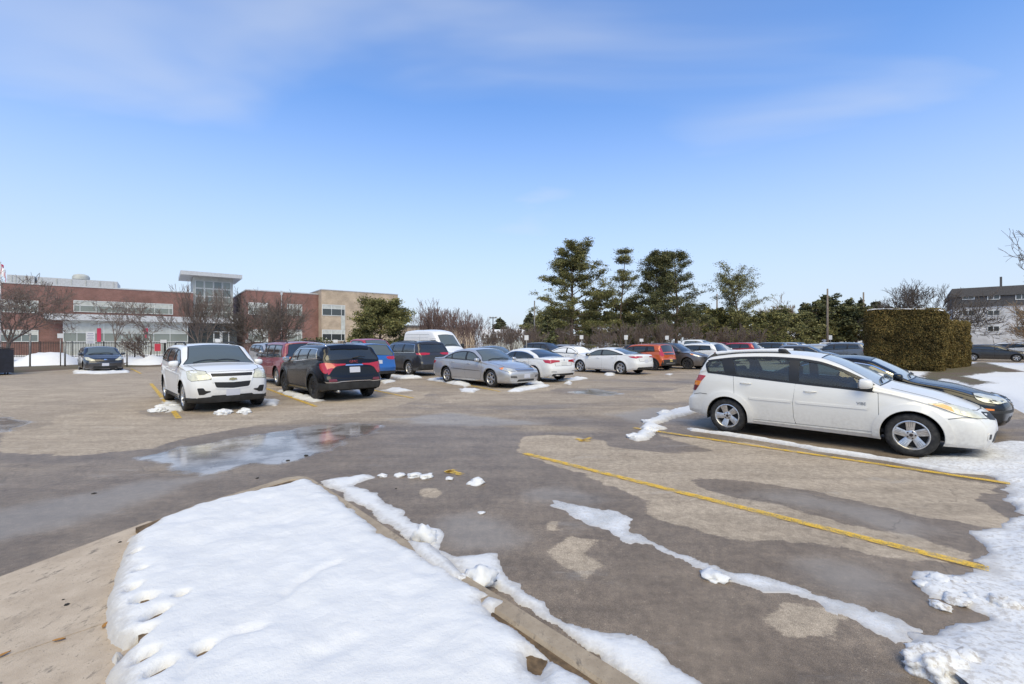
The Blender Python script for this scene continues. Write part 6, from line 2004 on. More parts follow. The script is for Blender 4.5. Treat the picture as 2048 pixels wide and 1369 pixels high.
def pine(name, loc, h, seed, label, crown_w=4.5, base=.22, dens=1.0, mat=M_NEEDLE, trunk=.26, whorls=16, droop=-.05, profile=None, lean=(0, 0), leaf=.20, gap=.12, group=None, tops=1):
    """trunk, visible limbs and flat-topped needle plates with sky between"""
    rng = random.Random(seed); nr = np.random.default_rng(seed)
    root = empty(name, (loc[0], loc[1], 0.03))
    tag(root, label, 'tree', group)
    tt, lb = Tubes(), Tubes()
    cents = []
    prof_ = profile or (lambda t: (1 - t) ** .55 * (.45 + .55 * min(1, t / .25)) + .10)
    for tp in range(tops):
        q = Vector((0, 0, 0)); N = 14; pts = [q.copy()]
        ox = rng.uniform(-1, 1) * (1.2 if tops > 1 else 0); oy = rng.uniform(-1, 1) * (1.2 if tops > 1 else 0)
        q = Vector((ox * .12, oy * .12, 0)); pts = [q.copy()]; lean_ = (ox * .75 / h, oy * .75 / h)
        hh = h * (1 if tp == 0 else rng.uniform(.78, .97))
        wx, wy = rng.gauss(0, .03), rng.gauss(0, .03)
        for k in range(N):
            wx += rng.gauss(0, .025); wy += rng.gauss(0, .025)
            q = q + Vector(((wx + lean[0] + lean_[0]) * hh / N, (wy + lean[1] + lean_[1]) * hh / N, hh / N)); pts.append(q.copy())
        rad = [trunk * (1 - .93 * (k / N) ** .9) + .012 for k in range(N + 1)]
        for k in range(N): tt.seg(pts[k], pts[k + 1], rad[k], rad[k + 1])
        def at(t):
            f = t * N; i = min(N - 1, int(f)); return pts[i].lerp(pts[i + 1], f - i)
        for w in range(whorls):
            t = base + (1 - base) * ((w + rng.uniform(-.3, .3)) / whorls)
            t = min(.985, max(base, t))
            tc = (t - base) / (1 - base)
            nl = rng.randint(2, 4)
            a0 = rng.uniform(0, 6.28)
            for b in range(nl):
                if rng.random() < gap: continue
                a = a0 + 6.28 * b / nl + rng.uniform(-.5, .5)
                ln = crown_w * prof_(tc) * rng.uniform(.55, 1.15)
                p = at(t); d = Vector((math.cos(a), math.sin(a), rng.uniform(-.05, .55) + .55 * tc + droop))
                r = max(.015, .075 * ln / 4)
                segs = 5
                for k in range(segs):
                    d = (d + Vector((rng.gauss(0, .12), rng.gauss(0, .12), rng.gauss(.02, .08)))).normalized()
                    np_ = p + d * ln / segs
                    lb.seg(p, np_, r, r * .8); r *= .8
                    if k >= 1:
                        m = rng.randint(1, 3)
                        for s2 in range(m):
                            sd2 = (d + Vector((rng.gauss(0, .7), rng.gauss(0, .7), rng.uniform(0, .45)))).normalized()
                            e = np_ + sd2 * ln * rng.uniform(.10, .26)
                            lb.seg(np_, e, r * .5, .008)
                            cents.append((e, rng.uniform(.30, .62)))
                    p = np_
                cents.append((p, rng.uniform(.3, .55)))
        cents.append((pts[-1], .4))
    C = []
    for c, rr in cents:
        n = int(26 * dens * (rr / .45) ** 2) + 4
        o = nr.normal(size=(n, 3)) * np.array([rr * .64, rr * .64, rr * .30])
        C.append(np.array(c) + o)
    C = np.concatenate(C)
    V, F_ = leaf_quads(C, leaf, nr, 1.9, .55)
    tt.build('trunk', M_BARKP, root, 8)
    lo = lb.build('limbs', M_BARKP, root, 4)
    if tops > 1: lo['kind'] = 'stuff'
    grid_mesh('crown', V, F_, mat, smooth=False, parent=root)
    return root
def cone_tree(name, loc, h, w, seed, label, mat=M_FARLEAF, dens=1.0, leaf=.35, group=None, power=.9, base=.06):
    """spire or rounded conifer far away"""
    nr = np.random.default_rng(seed); rng = random.Random(seed)
    root = empty(name, (loc[0], loc[1], 0)); tag(root, label, 'tree', group)
    tt = Tubes(); tt.seg((0, 0, 0), (0, 0, h * .95), .05 * w + .06, .03); tt.build('trunk', M_BARKP, root, 7)
    C = []
    layers = int(10 + h * .8)
    for k in range(layers):
        t = k / layers
        rad = w * .5 * ((1 - t) ** power) + .12
        if t < .12: rad *= .65 + t * 3
        nb = max(4, int(7 * rad + 3))
        for b in range(nb):
            a = rng.uniform(0, 6.28); q = rad * rng.uniform(.55, 1.12)
            n = int(16 * dens) + 3
            tr = nr.uniform(.15, 1, n) ** .6
            c = np.stack([np.cos(a) * q * tr, np.sin(a) * q * tr, np.full(n, h * (base + t * (1 - base))) - .12 * q * tr + rng.uniform(-.2, .2)], 1)
            C.append(c + nr.normal(size=(n, 3)) * np.array([.22, .22, .16]) * max(.5, rad * .5))
    C.append(np.stack([nr.normal(size=12) * .08, nr.normal(size=12) * .08, h * nr.uniform(.93, 1.02, 12)], 1))
    C = np.concatenate(C)
    V, F_ = leaf_quads(C, leaf, nr, 1.7, .5)
    grid_mesh('crown', V, F_, mat, smooth=False, parent=root)
    return root
def bush(name, loc, h, w, seed, label, mat=M_TWIG, stems=26, depth=3, group=None, rmin=.012, spread=.42, cat='bush'):
    rng = random.Random(seed)
    root = empty(name, (loc[0], loc[1], .05)); tag(root, label, cat, group)
    tb = Tubes(); ts = Tubes()
    for k in range(stems):
        a = rng.uniform(0, 6.28); q = rng.uniform(0, .35) * w * .5
        p = Vector((math.cos(a) * q, math.sin(a) * q, 0))
        d = Vector((math.cos(a) * rng.uniform(0, w / h * .6), math.sin(a) * rng.uniform(0, w / h * .6), 1)).normalized()
        l0 = h * rng.uniform(.25, .4); r = rng.uniform(.02, .04)
        e = p + d * l0; ts.seg(p, e, r, r * .8)
        grow(tb, e, d, h * rng.uniform(.22, .34), r * .75, depth, rng, spread, .22, (2, 3), .74, 2, .14, rmin)
    ts.build('stems', mat, root, 5); tb.build('crown', mat, root, 3)
    return root
def leaf_shell(name, root, pts_fn, n, size, seed, mat, flat=.6, stretch=2.0):
    nr = np.random.default_rng(seed)
    C = pts_fn(nr, n)
    V, F_ = leaf_quads(C, size, nr, stretch, flat)
    return grid_mesh(name, V, F_, mat, smooth=False, parent=root)
def clipped_hedge(name, A, B, depth, h, seed, label, hb=None, n_per=420, leaf=.045, snow=True):
    """clipped cedar block standing on the segment A-B and going `depth` away, bulging a little"""
    hb = hb or h
    A, B = Vector(A), Vector(B); u = (B - A); L = u.length; u.normalize()
    nrm = Vector((-u.y, u.x))
    root = empty(name, (A.x, A.y, .05), math.atan2(u.y, u.x)); tag(root, label, 'hedge')
    nr = np.random.default_rng(seed)
    def surf(a, b):
        """unit box (a along, b up, face) -> point; wobbling clipped faces"""
        return a, b
    # dense core
    r = .35
    def shape(x, y, z):
        wob = (fbm(x * 1.3 + 5, z * 1.3 + y, seed, 3) - .5) * .28
        return wob
    Vc = []; Fc = []
    nx2, nz2 = 28, 18
    per = 2 * (L + depth)
    ring = []
    rr_ = .30
    base = [(rr_, 0), (L - rr_, 0), (L, rr_), (L, depth - rr_), (L - rr_, depth), (rr_, depth), (0, depth - rr_), (0, rr_)]
    rp = round_poly([(0, 0), (L, 0), (L, depth), (0, depth)], .75, 6)
    rp = densify(rp + [rp[0]], .25)[:-1]
    n = len(rp)
    lev = np.linspace(0, 1, nz2)
    cx, cy = L / 2, depth / 2
    pts3 = np.zeros((nz2 + 3, n, 3))
    for k, (x, y) in enumerate(rp):
        ht = h + (hb - h) * min(1, max(0, x / L))
        for j, t in enumerate(lev):
            z = t * (ht - .18)
            s_ = 1 + (.02 * math.sin(t * 3.1)) - .05 * (1 - t) ** 4
            w_ = float((fbm(np.array([x * 1.1 + y * .9 + 3]), np.array([z * 1.1 + k * .02]), seed, 3) - .5)[0]) * .26
            dx_, dy_ = x - cx, y - cy; dl = math.hypot(dx_, dy_)
            pts3[j, k] = (cx + dx_ * (s_ + w_ / dl), cy + dy_ * (s_ + w_ / dl), z)
        for j, (q, dz) in enumerate(((.965, -.07), (.90, -.015), (.0, .02))):
            dx_, dy_ = pts3[nz2 - 1, k, 0] - cx, pts3[nz2 - 1, k, 1] - cy
            pts3[nz2 + j, k] = (cx + dx_ * q, cy + dy_ * q, (h + hb) / 2 + dz if q == 0 else ht + dz + (nr.random() - .5) * .16)
    m_ = nz2 + 3
    idx_ = np.arange(m_ * n).reshape(m_, n)
    F_ = np.stack([idx_[:-1].ravel(), np.roll(idx_, -1, 1)[:-1].ravel(), np.roll(idx_, -1, 1)[1:].ravel(), idx_[1:].ravel()], 1)
    V = pts3.reshape(-1, 3)
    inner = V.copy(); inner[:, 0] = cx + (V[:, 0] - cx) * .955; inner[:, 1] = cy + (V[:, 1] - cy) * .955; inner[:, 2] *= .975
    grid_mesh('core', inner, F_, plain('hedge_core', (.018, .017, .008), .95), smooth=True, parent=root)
    # sprays over every face
    q = V[F_]
    e1, e2 = q[:, 1] - q[:, 0], q[:, 3] - q[:, 0]
    ar = np.linalg.norm(np.cross(e1, e2), axis=1)
    N = int(ar.sum() * n_per)
    ch = nr.choice(len(F_), N, p=ar / ar.sum())
    uu, vv = nr.random((N, 1)), nr.random((N, 1))
    C = q[ch, 0] * (1 - uu) * (1 - vv) + q[ch, 1] * uu * (1 - vv) + q[ch, 2] * uu * vv + q[ch, 3] * (1 - uu) * vv
    nn = np.cross(e1, e2)[ch]; nn /= np.maximum(np.linalg.norm(nn, axis=1, keepdims=True), 1e-9)
    cl = fbm(C[:, 0] * 4.2 + C[:, 1] * 3.1, C[:, 2] * 4.5, seed + 3, 3)
    C = C + nn * ((cl[:, None] - .55) * .20 + nr.normal(size=(N, 1)) * .025)
    keep = C[:, 2] > .03
    C = C[keep]; nn = nn[keep]
    V2, F2 = leaf_quads(C, leaf, nr, 1.9, 1.0, up=np.array([0, 0, .5]) + nn * .25)
    grid_mesh('foliage', V2, F2, M_CEDAR, smooth=False, parent=root)['kind'] = 'stuff'
    if snow:
        P2 = np.array([(p[0], p[1]) for p in pts3[nz2 + 1]])
        xs_ = np.arange(.1, L, .05); ys_ = np.arange(.1, depth, .05)
        a1, a2 = np.meshgrid(xs_, ys_); Q = np.stack([a1.ravel(), a2.ravel()], 1)
        d = sdf(Q, [tuple(p) for p in P2]) + .12 + .5 * (fbm(Q[:, 0] * 1.1, Q[:, 1] * 1.1, seed + 7, 4) - .45)
        ht = h + (hb - h) * np.clip(Q[:, 0] / L, 0, 1)
        z = ht - .06 + np.where(d > 0, .12 * (1 - np.exp(-d / .15)), d * .6)
        k = np.arange(len(Q)).reshape(len(ys_), len(xs_))
        F3 = np.stack([k[:-1, :-1].ravel(), k[:-1, 1:].ravel(), k[1:, 1:].ravel(), k[1:, :-1].ravel()], 1)
        F3 = F3[(d[F3] > -.06).all(1)]
        u_, inv = np.unique(F3, return_inverse=True)
        grid_mesh('snow_cap', np.concatenate([Q, z[:, None]], 1)[u_], inv.reshape(F3.shape), M_SNOW, parent=root)
    return root

def plant_all():
    # tall pines behind the lot
    def P_(px, d): return (PX(px, d), d)
    pine('pine_tree', P_(1143, 64), 14.9, 3, 'tallest broad pine with layered dark green plates behind the white sedans', 5.9, .17, 3.1, M_NEEDLE, .34, 26, gap=.05, leaf=.105,
         profile=lambda t: .30 + .70 * math.exp(-((t - .30) / .38) ** 2) * (1 - .35 * t) + (.12 if t > .8 else 0))
    pine('pine_tree', P_(1241, 66), 15.2, 11, 'thin sparse pine with bare lower limbs beside the tallest pine', 3.3, .22, 1.5, M_NEEDLEY, .18, 14, gap=.25, leaf=.10,
         profile=lambda t: .25 + .75 * math.exp(-((t - .32) / .26) ** 2))
    pine('pine_tree', P_(1318, 63), 14.2, 21, 'dense dark pine clump with several leaning trunks', 3.9, .18, 1.9, M_NEEDLED, .22, 16, gap=.08, leaf=.105, tops=2,
         profile=lambda t: .98 * (1 - t) ** .7 + .16)
    pine('pine_tree', P_(1352, 66), 14.9, 24, 'wide dark pine with long drooping side limbs right of the dense clump', 5.6, .14, 2.0, M_NEEDLED, .26, 19, gap=.08, leaf=.105,
         profile=lambda t: 1.05 * (1 - t) ** .8 + .12)
    pine('pine_tree', P_(1487, 70), 12.2, 31, 'round-topped sparse pine with pale forked trunk', 3.9, .40, 1.2, M_NEEDLEY, .20, 10, gap=.16, leaf=.10, tops=2,
         profile=lambda t: .55 + .5 * math.sin(min(1, t * 1.15) * 3.0), droop=.25)
    pine('pine_tree', P_(1200, 72), 9.0, 41, 'short bushy pine growing between the two tallest pines', 4.4, .10, 1.0, M_NEEDLED, .2, 12, gap=.05, profile=lambda t: (1 - t) ** .6 + .1)
    pine('pine_tree', P_(1265, 70), 7.6, 43, 'low yellowish pine below the thin sparse pine', 4.2, .1, .9, M_NEEDLEY, .18, 10, gap=.08, profile=lambda t: (1 - t) ** .6 + .1)
    pine('pine_tree', P_(1428, 72), 6.4, 44, 'low olive pine right of the wide dark pine', 4.6, .08, 1.0, M_NEEDLE, .18, 9, gap=.05, profile=lambda t: (1 - t) ** .5 + .1)
    pine('pine_tree', P_(1530, 78), 6.0, 45, 'low olive pine right of the round-topped pine', 5.4, .06, 1.0, M_NEEDLE, .18, 9, gap=.05, profile=lambda t: (1 - t) ** .5 + .12)
    for i in range(11):
        px = 1096 + i * 52 + (i * 37 % 17)
        pine('pine_tree', P_(px, 84 + (i * 29 % 13)), 5.6 + (i * 17 % 10) * .16, 150 + i, 'low olive pine in the continuous belt behind the parked rows', 5.6, .05, 1.5, M_NEEDLE if i % 3 else M_NEEDLEY, .18, 9, gap=.03, leaf=.2, group='low pines of the belt', profile=lambda t: (1 - t) ** .45 + .12)
    # dense evergreen in front of the school
    pine('pine_tree', P_(757, 47), 5.2, 51, 'dense rounded pine in front of the tan school corner', 3.15, .06, 3.2, M_NEEDLE, .2, 18, gap=0, leaf=.11, profile=lambda t: .42 + .6 * math.sin(min(1, .30 + t * .75) * 3.1))
    # small cedars and snowy shrubs
    cone_tree('spruce_tree', P_(1095, 57), 5.2, 3.8, 60, 'small dark spruce beside the utility pole', M_NEEDLED, 1.0, .22)
    cone_tree('spruce_tree', P_(1112, 64), 6.0, 3.4, 61, 'small dark spruce at the foot of the tallest pine', M_NEEDLED, 1.0, .22)
    # distant conifers along the skyline
    far = [(1560, 150, 12, 9), (1578, 160, 13.5, 8), (1606, 150, 14.5, 7.5), (1632, 140, 12.5, 9), (1700, 130, 12.5, 8), (1722, 135, 14.5, 7.5), (1752, 130, 13.5, 11), (1778, 140, 13, 9), (1640, 170, 12, 14), (1670, 170, 11.5, 14), (1590, 170, 10.5, 14), (1420, 160, 11, 7), (1450, 160, 10, 9), (1080, 120, 9, 7), (1060, 130, 10, 8), (1000, 140, 9, 9)]
    for i, (px, d, h, w) in enumerate(far):
        cone_tree('conifer_tree', P_(px, d), h, w, 100 + i, 'far conifer on the skyline beyond the parked cars', M_FARLEAF, .8, .5, group='far conifers on the skyline', power=.62)
    for i, (px, d, h, w) in enumerate([(1628, 88, 8.6, 7.5), (1662, 90, 9.6, 9.0), (1694, 92, 8.8, 8.0), (1712, 86, 7.6, 7.0)]):
        pine('pine_tree', P_(px, d), h, 130 + i, 'rounded dark pine beyond the far rows, left of the clipped hedge', w * .5, .16, .8, M_NEEDLED, .25, 12, gap=.05, leaf=.26, group='rounded pines left of the hedge', profile=lambda t: .45 + .6 * math.sin(min(1, .3 + t * .75) * 3.1))
    # bare trees in front of the school
    bare_tree('bare_tree', P_(6, 38), 6.6, 201, 'wide bare tree leaning over the dumpster by the flagpole', .17, 6, .62, .06, .24, M_TWIG, lean=.25, shrink=.78)
    bare_tree('bare_tree', P_(-60, 34), 6.6, 207, 'bare tree at the edge of the school fence left of the dumpster', .15, 6, .62, .06, .26, M_TWIG, lean=.2, shrink=.78)
    bare_tree('bare_tree', P_(232, 44), 5.6, 202, 'thin bare tree in front of the white-panelled school windows', .08, 5, .6, .05, .30, M_TWIG, shrink=.74)
    bare_tree('bare_tree', P_(300, 42), 5.2, 203, 'thin bare tree beside the red school banner', .07, 5, .55, .05, .30, M_TWIG, shrink=.74)
    bare_tree('bare_tree', P_(402, 46), 5.7, 204, 'multi-stemmed bare tree in front of the glass tower', .08, 5, .34, .25, .34, M_TWIG, stems=5, lean=.10, shrink=.76)
    bare_tree('bare_tree', P_(556, 48), 5.2, 205, 'multi-stemmed bare tree in front of the brick wing', .06, 5, .36, .22, .32, M_TWIG, stems=4, lean=.11, shrink=.75)
    bare_tree('bare_tree', P_(524, 36), 5.2, 206, 'spreading bare shrub tree behind the white SUV', .05, 5, .55, .10, .16, M_BARK, stems=6, lean=.22, shrink=.76)
    bare_tree('bare_tree', P_(300, 33), 2.6, 209, 'small bare sapling beside the snow bank', .03, 4, .6, .10, .2, M_TWIG, stems=3, lean=.2, shrink=.76)
    # reddish thicket behind the middle rows
    rng = random.Random(5)
    for i in range(15):
        px = 846 + i * 15.5 + rng.uniform(-6, 6); d = 52 + rng.uniform(-2, 5)
        h = 3.9 + 1.0 * math.sin(i * .55) ** 2 + rng.uniform(-.5, .8) if px < 960 else 2.7 + rng.uniform(-.3, .8)
        bush('bare_bush', P_(px, d), h, 3.0, 300 + i, 'reddish bare bush in the tall thicket behind the white van' if px < 960 else 'low brown bare bush in the thicket behind the grey sedan', M_TWIGR if px < 960 else M_TWIG, 18, 3,
             'tall thicket bushes' if px < 960 else 'low thicket bushes', rmin=.016)
    for i in range(22):
        px = 1074 + i * 21 + rng.uniform(-8, 8); d = 58 + rng.uniform(-2, 5)
        bush('bare_bush', P_(px, d), 2.9 + rng.uniform(-.5, .9), 3.0, 340 + i, 'bare brown bush among the pine trunks', M_TWIG, 14, 3, 'bushes under the pines', rmin=.016)
    # tan deciduous crowns far right of the pines and by the apartment block
    bare_tree('bare_tree', P_(1576, 100), 9.0, 401, 'far tan-brown leafless tree beyond the far rows', .2, 6, .6, .05, .2, M_TWIGT, shrink=.78, rmin=.03)
    bare_tree('bare_tree', P_(1545, 105), 8.0, 402, 'far tan-brown leafless tree right of the round-topped pine', .2, 6, .6, .05, .2, M_TWIGT, shrink=.78, rmin=.03)
    bare_tree('bare_tree', P_(1838, 54), 7.6, 403, 'bare spreading tree holding a bird nest behind the hedge', .22, 6, .52, .12, .22, M_BARK, stems=3, lean=.16, shrink=.77, rmin=.014)
    bare_tree('bare_tree', P_(2062, 44), 5.0, 404, 'twiggy tan-orange tree in front of the apartment block', .12, 6, .6, .10, .18, M_TWIGT, stems=3, lean=.2, shrink=.80, rmin=.014)
    bare_tree('bare_tree', P_(2155, 31), 7.8, 405, 'tall bare tree with a few dry leaves right of the apartment block', .2, 6, .6, .10, .34, M_BARK, lean=.1, shrink=.78, rmin=.012)
    # snow-dusted shrubs in front of the brick wing
    for i, (px, d, h, w) in enumerate([(612, 40, 1.9, 2.8), (640, 41, 2.0, 2.6), (590, 42, 1.6, 2.2)]):
        root = empty('leafy_shrub', (PX(px, d), d, .05)); tag(root, 'snow-dusted evergreen shrub in front of the brick wing', 'shrub', 'evergreen shrubs by the school')
        nr = np.random.default_rng(500 + i)
        c = nr.normal(size=(1500, 3)); c /= np.linalg.norm(c, axis=1, keepdims=True)
        c *= nr.uniform(.55, 1.1, (1500, 1)); c = c * np.array([w / 2, w / 2, h / 2]) + np.array([0, 0, h / 2]); c = c[c[:, 2] > .05]
        V, F_ = leaf_quads(c, .12, nr, 1.7, .8); grid_mesh('foliage', V, F_, M_SHRUBL, smooth=False, parent=root)
        k = c[(c[:, 2] > h * .55)][::16]
        V, F_ = leaf_quads(k + np.array([0, 0, .03]), .16, nr, 1.2, .1); o = grid_mesh('snow_tufts', V, F_, M_SNOW, smooth=False, parent=root); o['kind'] = 'stuff'
        tb = Tubes()
        for q in c[::60]: tb.seg((q[0] * .2, q[1] * .2, 0), q, .015, .006)
        tb.build('stems', M_TWIG, root, 4)
    # clipped cedar hedges on the right
    clipped_hedge('clipped_hedge', (20.75, 26.8), (23.25, 24.4), 3.4, 3.58, 71, 'big clipped cedar hedge block with a snow cap behind the black sedan', hb=3.42, n_per=1700)
    clipped_hedge('clipped_hedge', (26.0, 27.1), (30.6, 30.2), 2.6, 2.98, 72, 'lower clipped cedar hedge block standing behind the big hedge', n_per=1200)
# ------------------------------------------------------------------ buildings
def brick_mat(name, c1, c2, mortar):
    t = NT(name)
    b = t.n('ShaderNodeTexBrick')
    b.inputs['Color1'].default_value = c1 + (1,); b.inputs['Color2'].default_value = c2 + (1,); b.inputs['Mortar'].default_value = mortar + (1,)
    b.inputs['Scale'].default_value = 1.0; b.inputs['Mortar Size'].default_value = .008
    b.inputs['Brick Width'].default_value = .25; b.inputs['Row Height'].default_value = .085
    c = t.n('ShaderNodeTexCoord'); sp = t.n('ShaderNodeSeparateXYZ'); cb = t.n('ShaderNodeCombineXYZ')
    t.l(c.outputs['Object'], sp.inputs[0])
    t.l(t.math('ADD', sp.outputs['X'], sp.outputs['Y']), cb.inputs[0]); t.l(sp.outputs['Z'], cb.inputs[1])
    t.l(cb.outputs[0], b.inputs['Vector'])
    n = t.noise(c.outputs['Object'], .8, 5)
    m = t.n('ShaderNodeMix', data_type='RGBA', blend_type='MULTIPLY'); m.inputs['Factor'].default_value = 1
    t.l(b.outputs['Color'], m.inputs['A']); t.l(t.ramp(n, .3, .7, .82, 1.15), m.inputs['B'])
    t.set(col=m.outputs['Result'], rough=.9)
    return t.m
M_BRICK = brick_mat('red_brick', (.18, .082, .070), (.225, .106, .092), (.22, .165, .145))
M_TANB = brick_mat('tan_brick', (.40, .31, .225), (.46, .36, .27), (.36, .30, .25))
M_GREYB = brick_mat('grey_painted_brick', (.56, .56, .58), (.62, .62, .64), (.50, .50, .52))
M_PANEL = plain('white_panel', (.44, .45, .43), .6, var=.12, vscale=2)
M_METAL = plain('pale_metal', (.50, .50, .51), .45, .3, var=.1)
M_WFRAME = plain('window_frame', (.62, .63, .63), .5)
M_PANE = glass_mat('building_glass', (.13, .155, .15), True)
M_PANED = glass_mat('building_glass_dark', (.035, .042, .045), True)
M_PANEG = glass_mat('curtain_glass', (.20, .22, .20), True)
M_BANNER = plain('banner_red', (.50, .03, .08), .6)
M_ROOFD = plain('dark_siding', (.085, .082, .085), .75, var=.2, vscale=3)
M_ROOFS = plain('dark_shingle', (.065, .062, .065), .9, var=.35, vscale=14)
M_POST = plain('galvanised_post', (.22, .21, .20), .5, .5, var=.2)
M_FENCE = plain('fence_iron', (.025, .022, .02), .6)
M_SIGNW = plain('sign_white', (.66, .66, .68), .5)
M_WOODP = bark('pole_wood', (.15, .12, .10), (.25, .21, .18))
class Block:
    """building frame: a along the facade, b into the building, z up"""
    def __init__(s, name, o, d, label, cat='building'):
        s.o = Vector((o[0], o[1], 0)); s.d = Vector((d[0], d[1])).normalized()
        s.root = empty(name, s.o, math.atan2(s.d.y, s.d.x)); tag(s.root, label, cat)
    def box(s, name, mat, a, b, z, parent=None):
        return MB().box((a[0], b[0], z[0]), (a[1], b[1], z[1])).build(name, mat, parent or s.root)
    def window(s, a, z, b=0.0, cols=1, split=None, mat=None, frame=M_WFRAME, side=None, spandrel=None, fw=.07):
        """framed window proud of the wall at b; each pane a piece. side='end' puts it on the a=const wall"""
        mat = mat or M_PANE
        m = MB(); a0, a1 = a; z0, z1 = z
        def put(mb, p, q, d0, d1):
            if side is None: mb.box((p[0], b - d1, p[1]), (q[0], b - d0, q[1]))
            else: mb.box((side + d0 * s_, p[0], p[1]), (side + d1 * s_, q[0], q[1])) if s_ > 0 else mb.box((side - d1, p[0], p[1]), (side - d0, q[0], q[1]))
        s_ = -1
        put(m, (a0, z0), (a1, z0 + fw), -.02, .07); put(m, (a0, z1 - fw), (a1, z1), -.02, .07)
        put(m, (a0, z0 + fw), (a0 + fw, z1 - fw), -.02, .07); put(m, (a1 - fw, z0 + fw), (a1, z1 - fw), -.02, .07)
        cuts = split or [a0 + (a1 - a0) * k / cols for k in range(1, cols)]
        for c in cuts: put(m, (c - fw * .4, z0 + fw), (c + fw * .4, z1 - fw), -.02, .055)
        w = m.build('window', frame, s.root)
        ed = [a0 + fw] + list(cuts) + [a1 - fw]
        for k in range(len(ed) - 1):
            pm = MB()
            g0, g1 = ed[k] + (fw * .4 if k else 0), ed[k + 1] - (fw * .4 if k < len(ed) - 2 else 0)
            zt = z1 - fw
            if spandrel:
                zt = z0 + (z1 - z0) * spandrel
                sm = MB(); put(sm, (g0, zt + .03), (g1, z1 - fw), 0, .035); sm.build('panel', M_PANEL, w)
                bm_ = MB(); put(bm_, (g0, zt - .02), (g1, zt + .03), -.01, .05); bm_.build('transom', frame, w)
                zt -= .02
            put(pm, (g0, z0 + fw), (g1, zt), 0, .02)
            pm.build('pane', mat, w)
        return w
def school():
    d = Vector((.79, .613)).normalized(); n_in = Vector((-d.y, d.x))
    o = Vector((PX(492.6, 65.0), 65.0))            # near corner of the brick wing
    B = Block('school_building', o, d, 'two-storey red brick school with tan end block, glass entrance tower and long canopy')
    S = 1.25
    H1 = ZY(581, 65.0)                              # parapet of the brick wing
    def A(px, b=0.0):                               # pixel column -> distance along facade for a plane b metres in
        r = (px - 1024) / FPX
        p = o + n_in * b
        return (r * p.y - p.x) / (d.x - r * d.y)
    def Z(py, a, b=0.0):
        y = (o + d * a + n_in * b).y
        return ZY(py, y)
    # brick wing
    a1 = A(637); a2 = A(788)
    B.box('wall', M_BRICK, (0, a1), (0, 22), (-.1, H1))
    B.box('parapet_cap', M_METAL, (-.05, a1 - .01), (-.05, 22.1), (H1 + .002, H1 + .16))
    H2 = H1 + .62
    B.box('wall', M_TANB, (a1 + .001, a2), (-1.6, 20), (-.1, H2))
    B.box('parapet_cap', M_METAL, (a1 - .05, a2 + .05), (-1.66, 20.05), (H2 + .002, H2 + .12))
    MB().box((a1 * .45, -.04, H1 - .35), (a1 * .45 + .3, .02, H1 + .25)).build('scupper', M_METAL, B.root)
    MB().box((a1 * .45 + .1, -.08, .2), (a1 * .45 + .2, -.002, H1 - .35)).build('downpipe', M_METAL, B.root)
    # windows of the brick wing, upper and lower row
    for (p0, p1, y0, y1, c) in ((484, 536, 606, 630, 3), (574, 604, 609, 632, 2), (484, 536, 659, 684, 3), (574, 604, 660, 684, 2)):
        q0, q1 = max(.25, A(p0)), A(p1); am = (q0 + q1) / 2
        w0, w1 = q0, q1
        B.window((w0, w1), (Z(y1, am), Z(y0, am)), 0, split=[w0 + (w1 - w0) * .70] if c == 2 else [w0 + (w1 - w0) * .25, w0 + (w1 - w0) * .78], spandrel=.58, mat=M_PANEG)
    B.box('downpipe', M_PANEL, (A(526), A(536)), (-.05, .0), (.2, Z(632, A(530))))
    # tan block corner windows
    for y0, y1 in ((610, 632), (660, 682)):
        q0, q1 = A(641, -1.6), A(690, -1.6)
        B.window((max(q0, a1 + .1), q1), (Z(y1, (q0 + q1) / 2, -1.6), Z(y0, (q0 + q1) / 2, -1.6)), -1.6, split=[a1 + (q1 - a1) * .42, a1 + (q1 - a1) * .84], spandrel=.62, mat=M_PANED)
    B.box('corner_panel', M_PANEL, (A(682, -1.6), A(690, -1.6)), (-1.66, -1.6), (Z(660, A(686, -1.6), -1.6), Z(633, A(686, -1.6), -1.6)))
    # recessed link with tower and entrance
    bt = 5.0
    t0, t1 = A(386, bt), A(466, bt)
    am = (t0 + t1) / 2
    Ht = Z(553, am, bt) - .25
    B.box('tower', M_PANEL, (t0, t1), (bt, bt + 6), (-.1, Ht))
    B.box('tower_roof', M_METAL, (t0 - 1.5, t1 + 1.0), (bt - 1.7, bt + 7), (Ht + .002, Ht + .55))
    ncol, nrow = 4, 5
    for i in range(ncol):
        for j in range(nrow):
            zz0 = Z(640, am, bt); zz1 = Ht - .5
            g0 = t0 + .25 + (t1 - t0 - .5) * i / ncol; g1 = t0 + .25 + (t1 - t0 - .5) * (i + 1) / ncol
            q0 = zz0 + (zz1 - zz0) * j / nrow; q1 = zz0 + (zz1 - zz0) * (j + 1) / nrow
            B.window((g0 + .02, g1 - .02), (q0 + .02, q1 - .02), bt, mat=M_PANEG if (i + j) % 3 else M_PANE, fw=.06)
    # left wing behind the long canopy
    bl = 4.2
    l0, l1 = A(-150, bl), t0 - .002
    Hl = Z(586, A(369, bl), bl)
    B.box('wall', M_BRICK, (l0, l1), (bl + .01, bl + 20), (-.1, Hl))
    B.box('parapet_cap', M_METAL, (l0, l1), (bl - .05, bl + 20), (Hl + .002, Hl + .15))
    def win(p0, p1, y0, y1, split, spn=.55, mat=M_PANEG, b=bl):
        q0, q1 = A(p0, b), A(p1, b); m_ = (q0 + q1) / 2
        B.window((q0, q1), (Z(y1, m_, b), Z(y0, m_, b)), b, split=[q0 + (q1 - q0) * f for f in split], spandrel=spn, mat=mat)
    win(147, 346, 605, 627, (.06, .21, .36, .52, .66, .80, .955), .55)
    win(-40, 77, 600, 625, (.25, .55, .86), .55)
    win(-40, 77, 660, 684, (.25, .5, .7), .6, M_PANE)
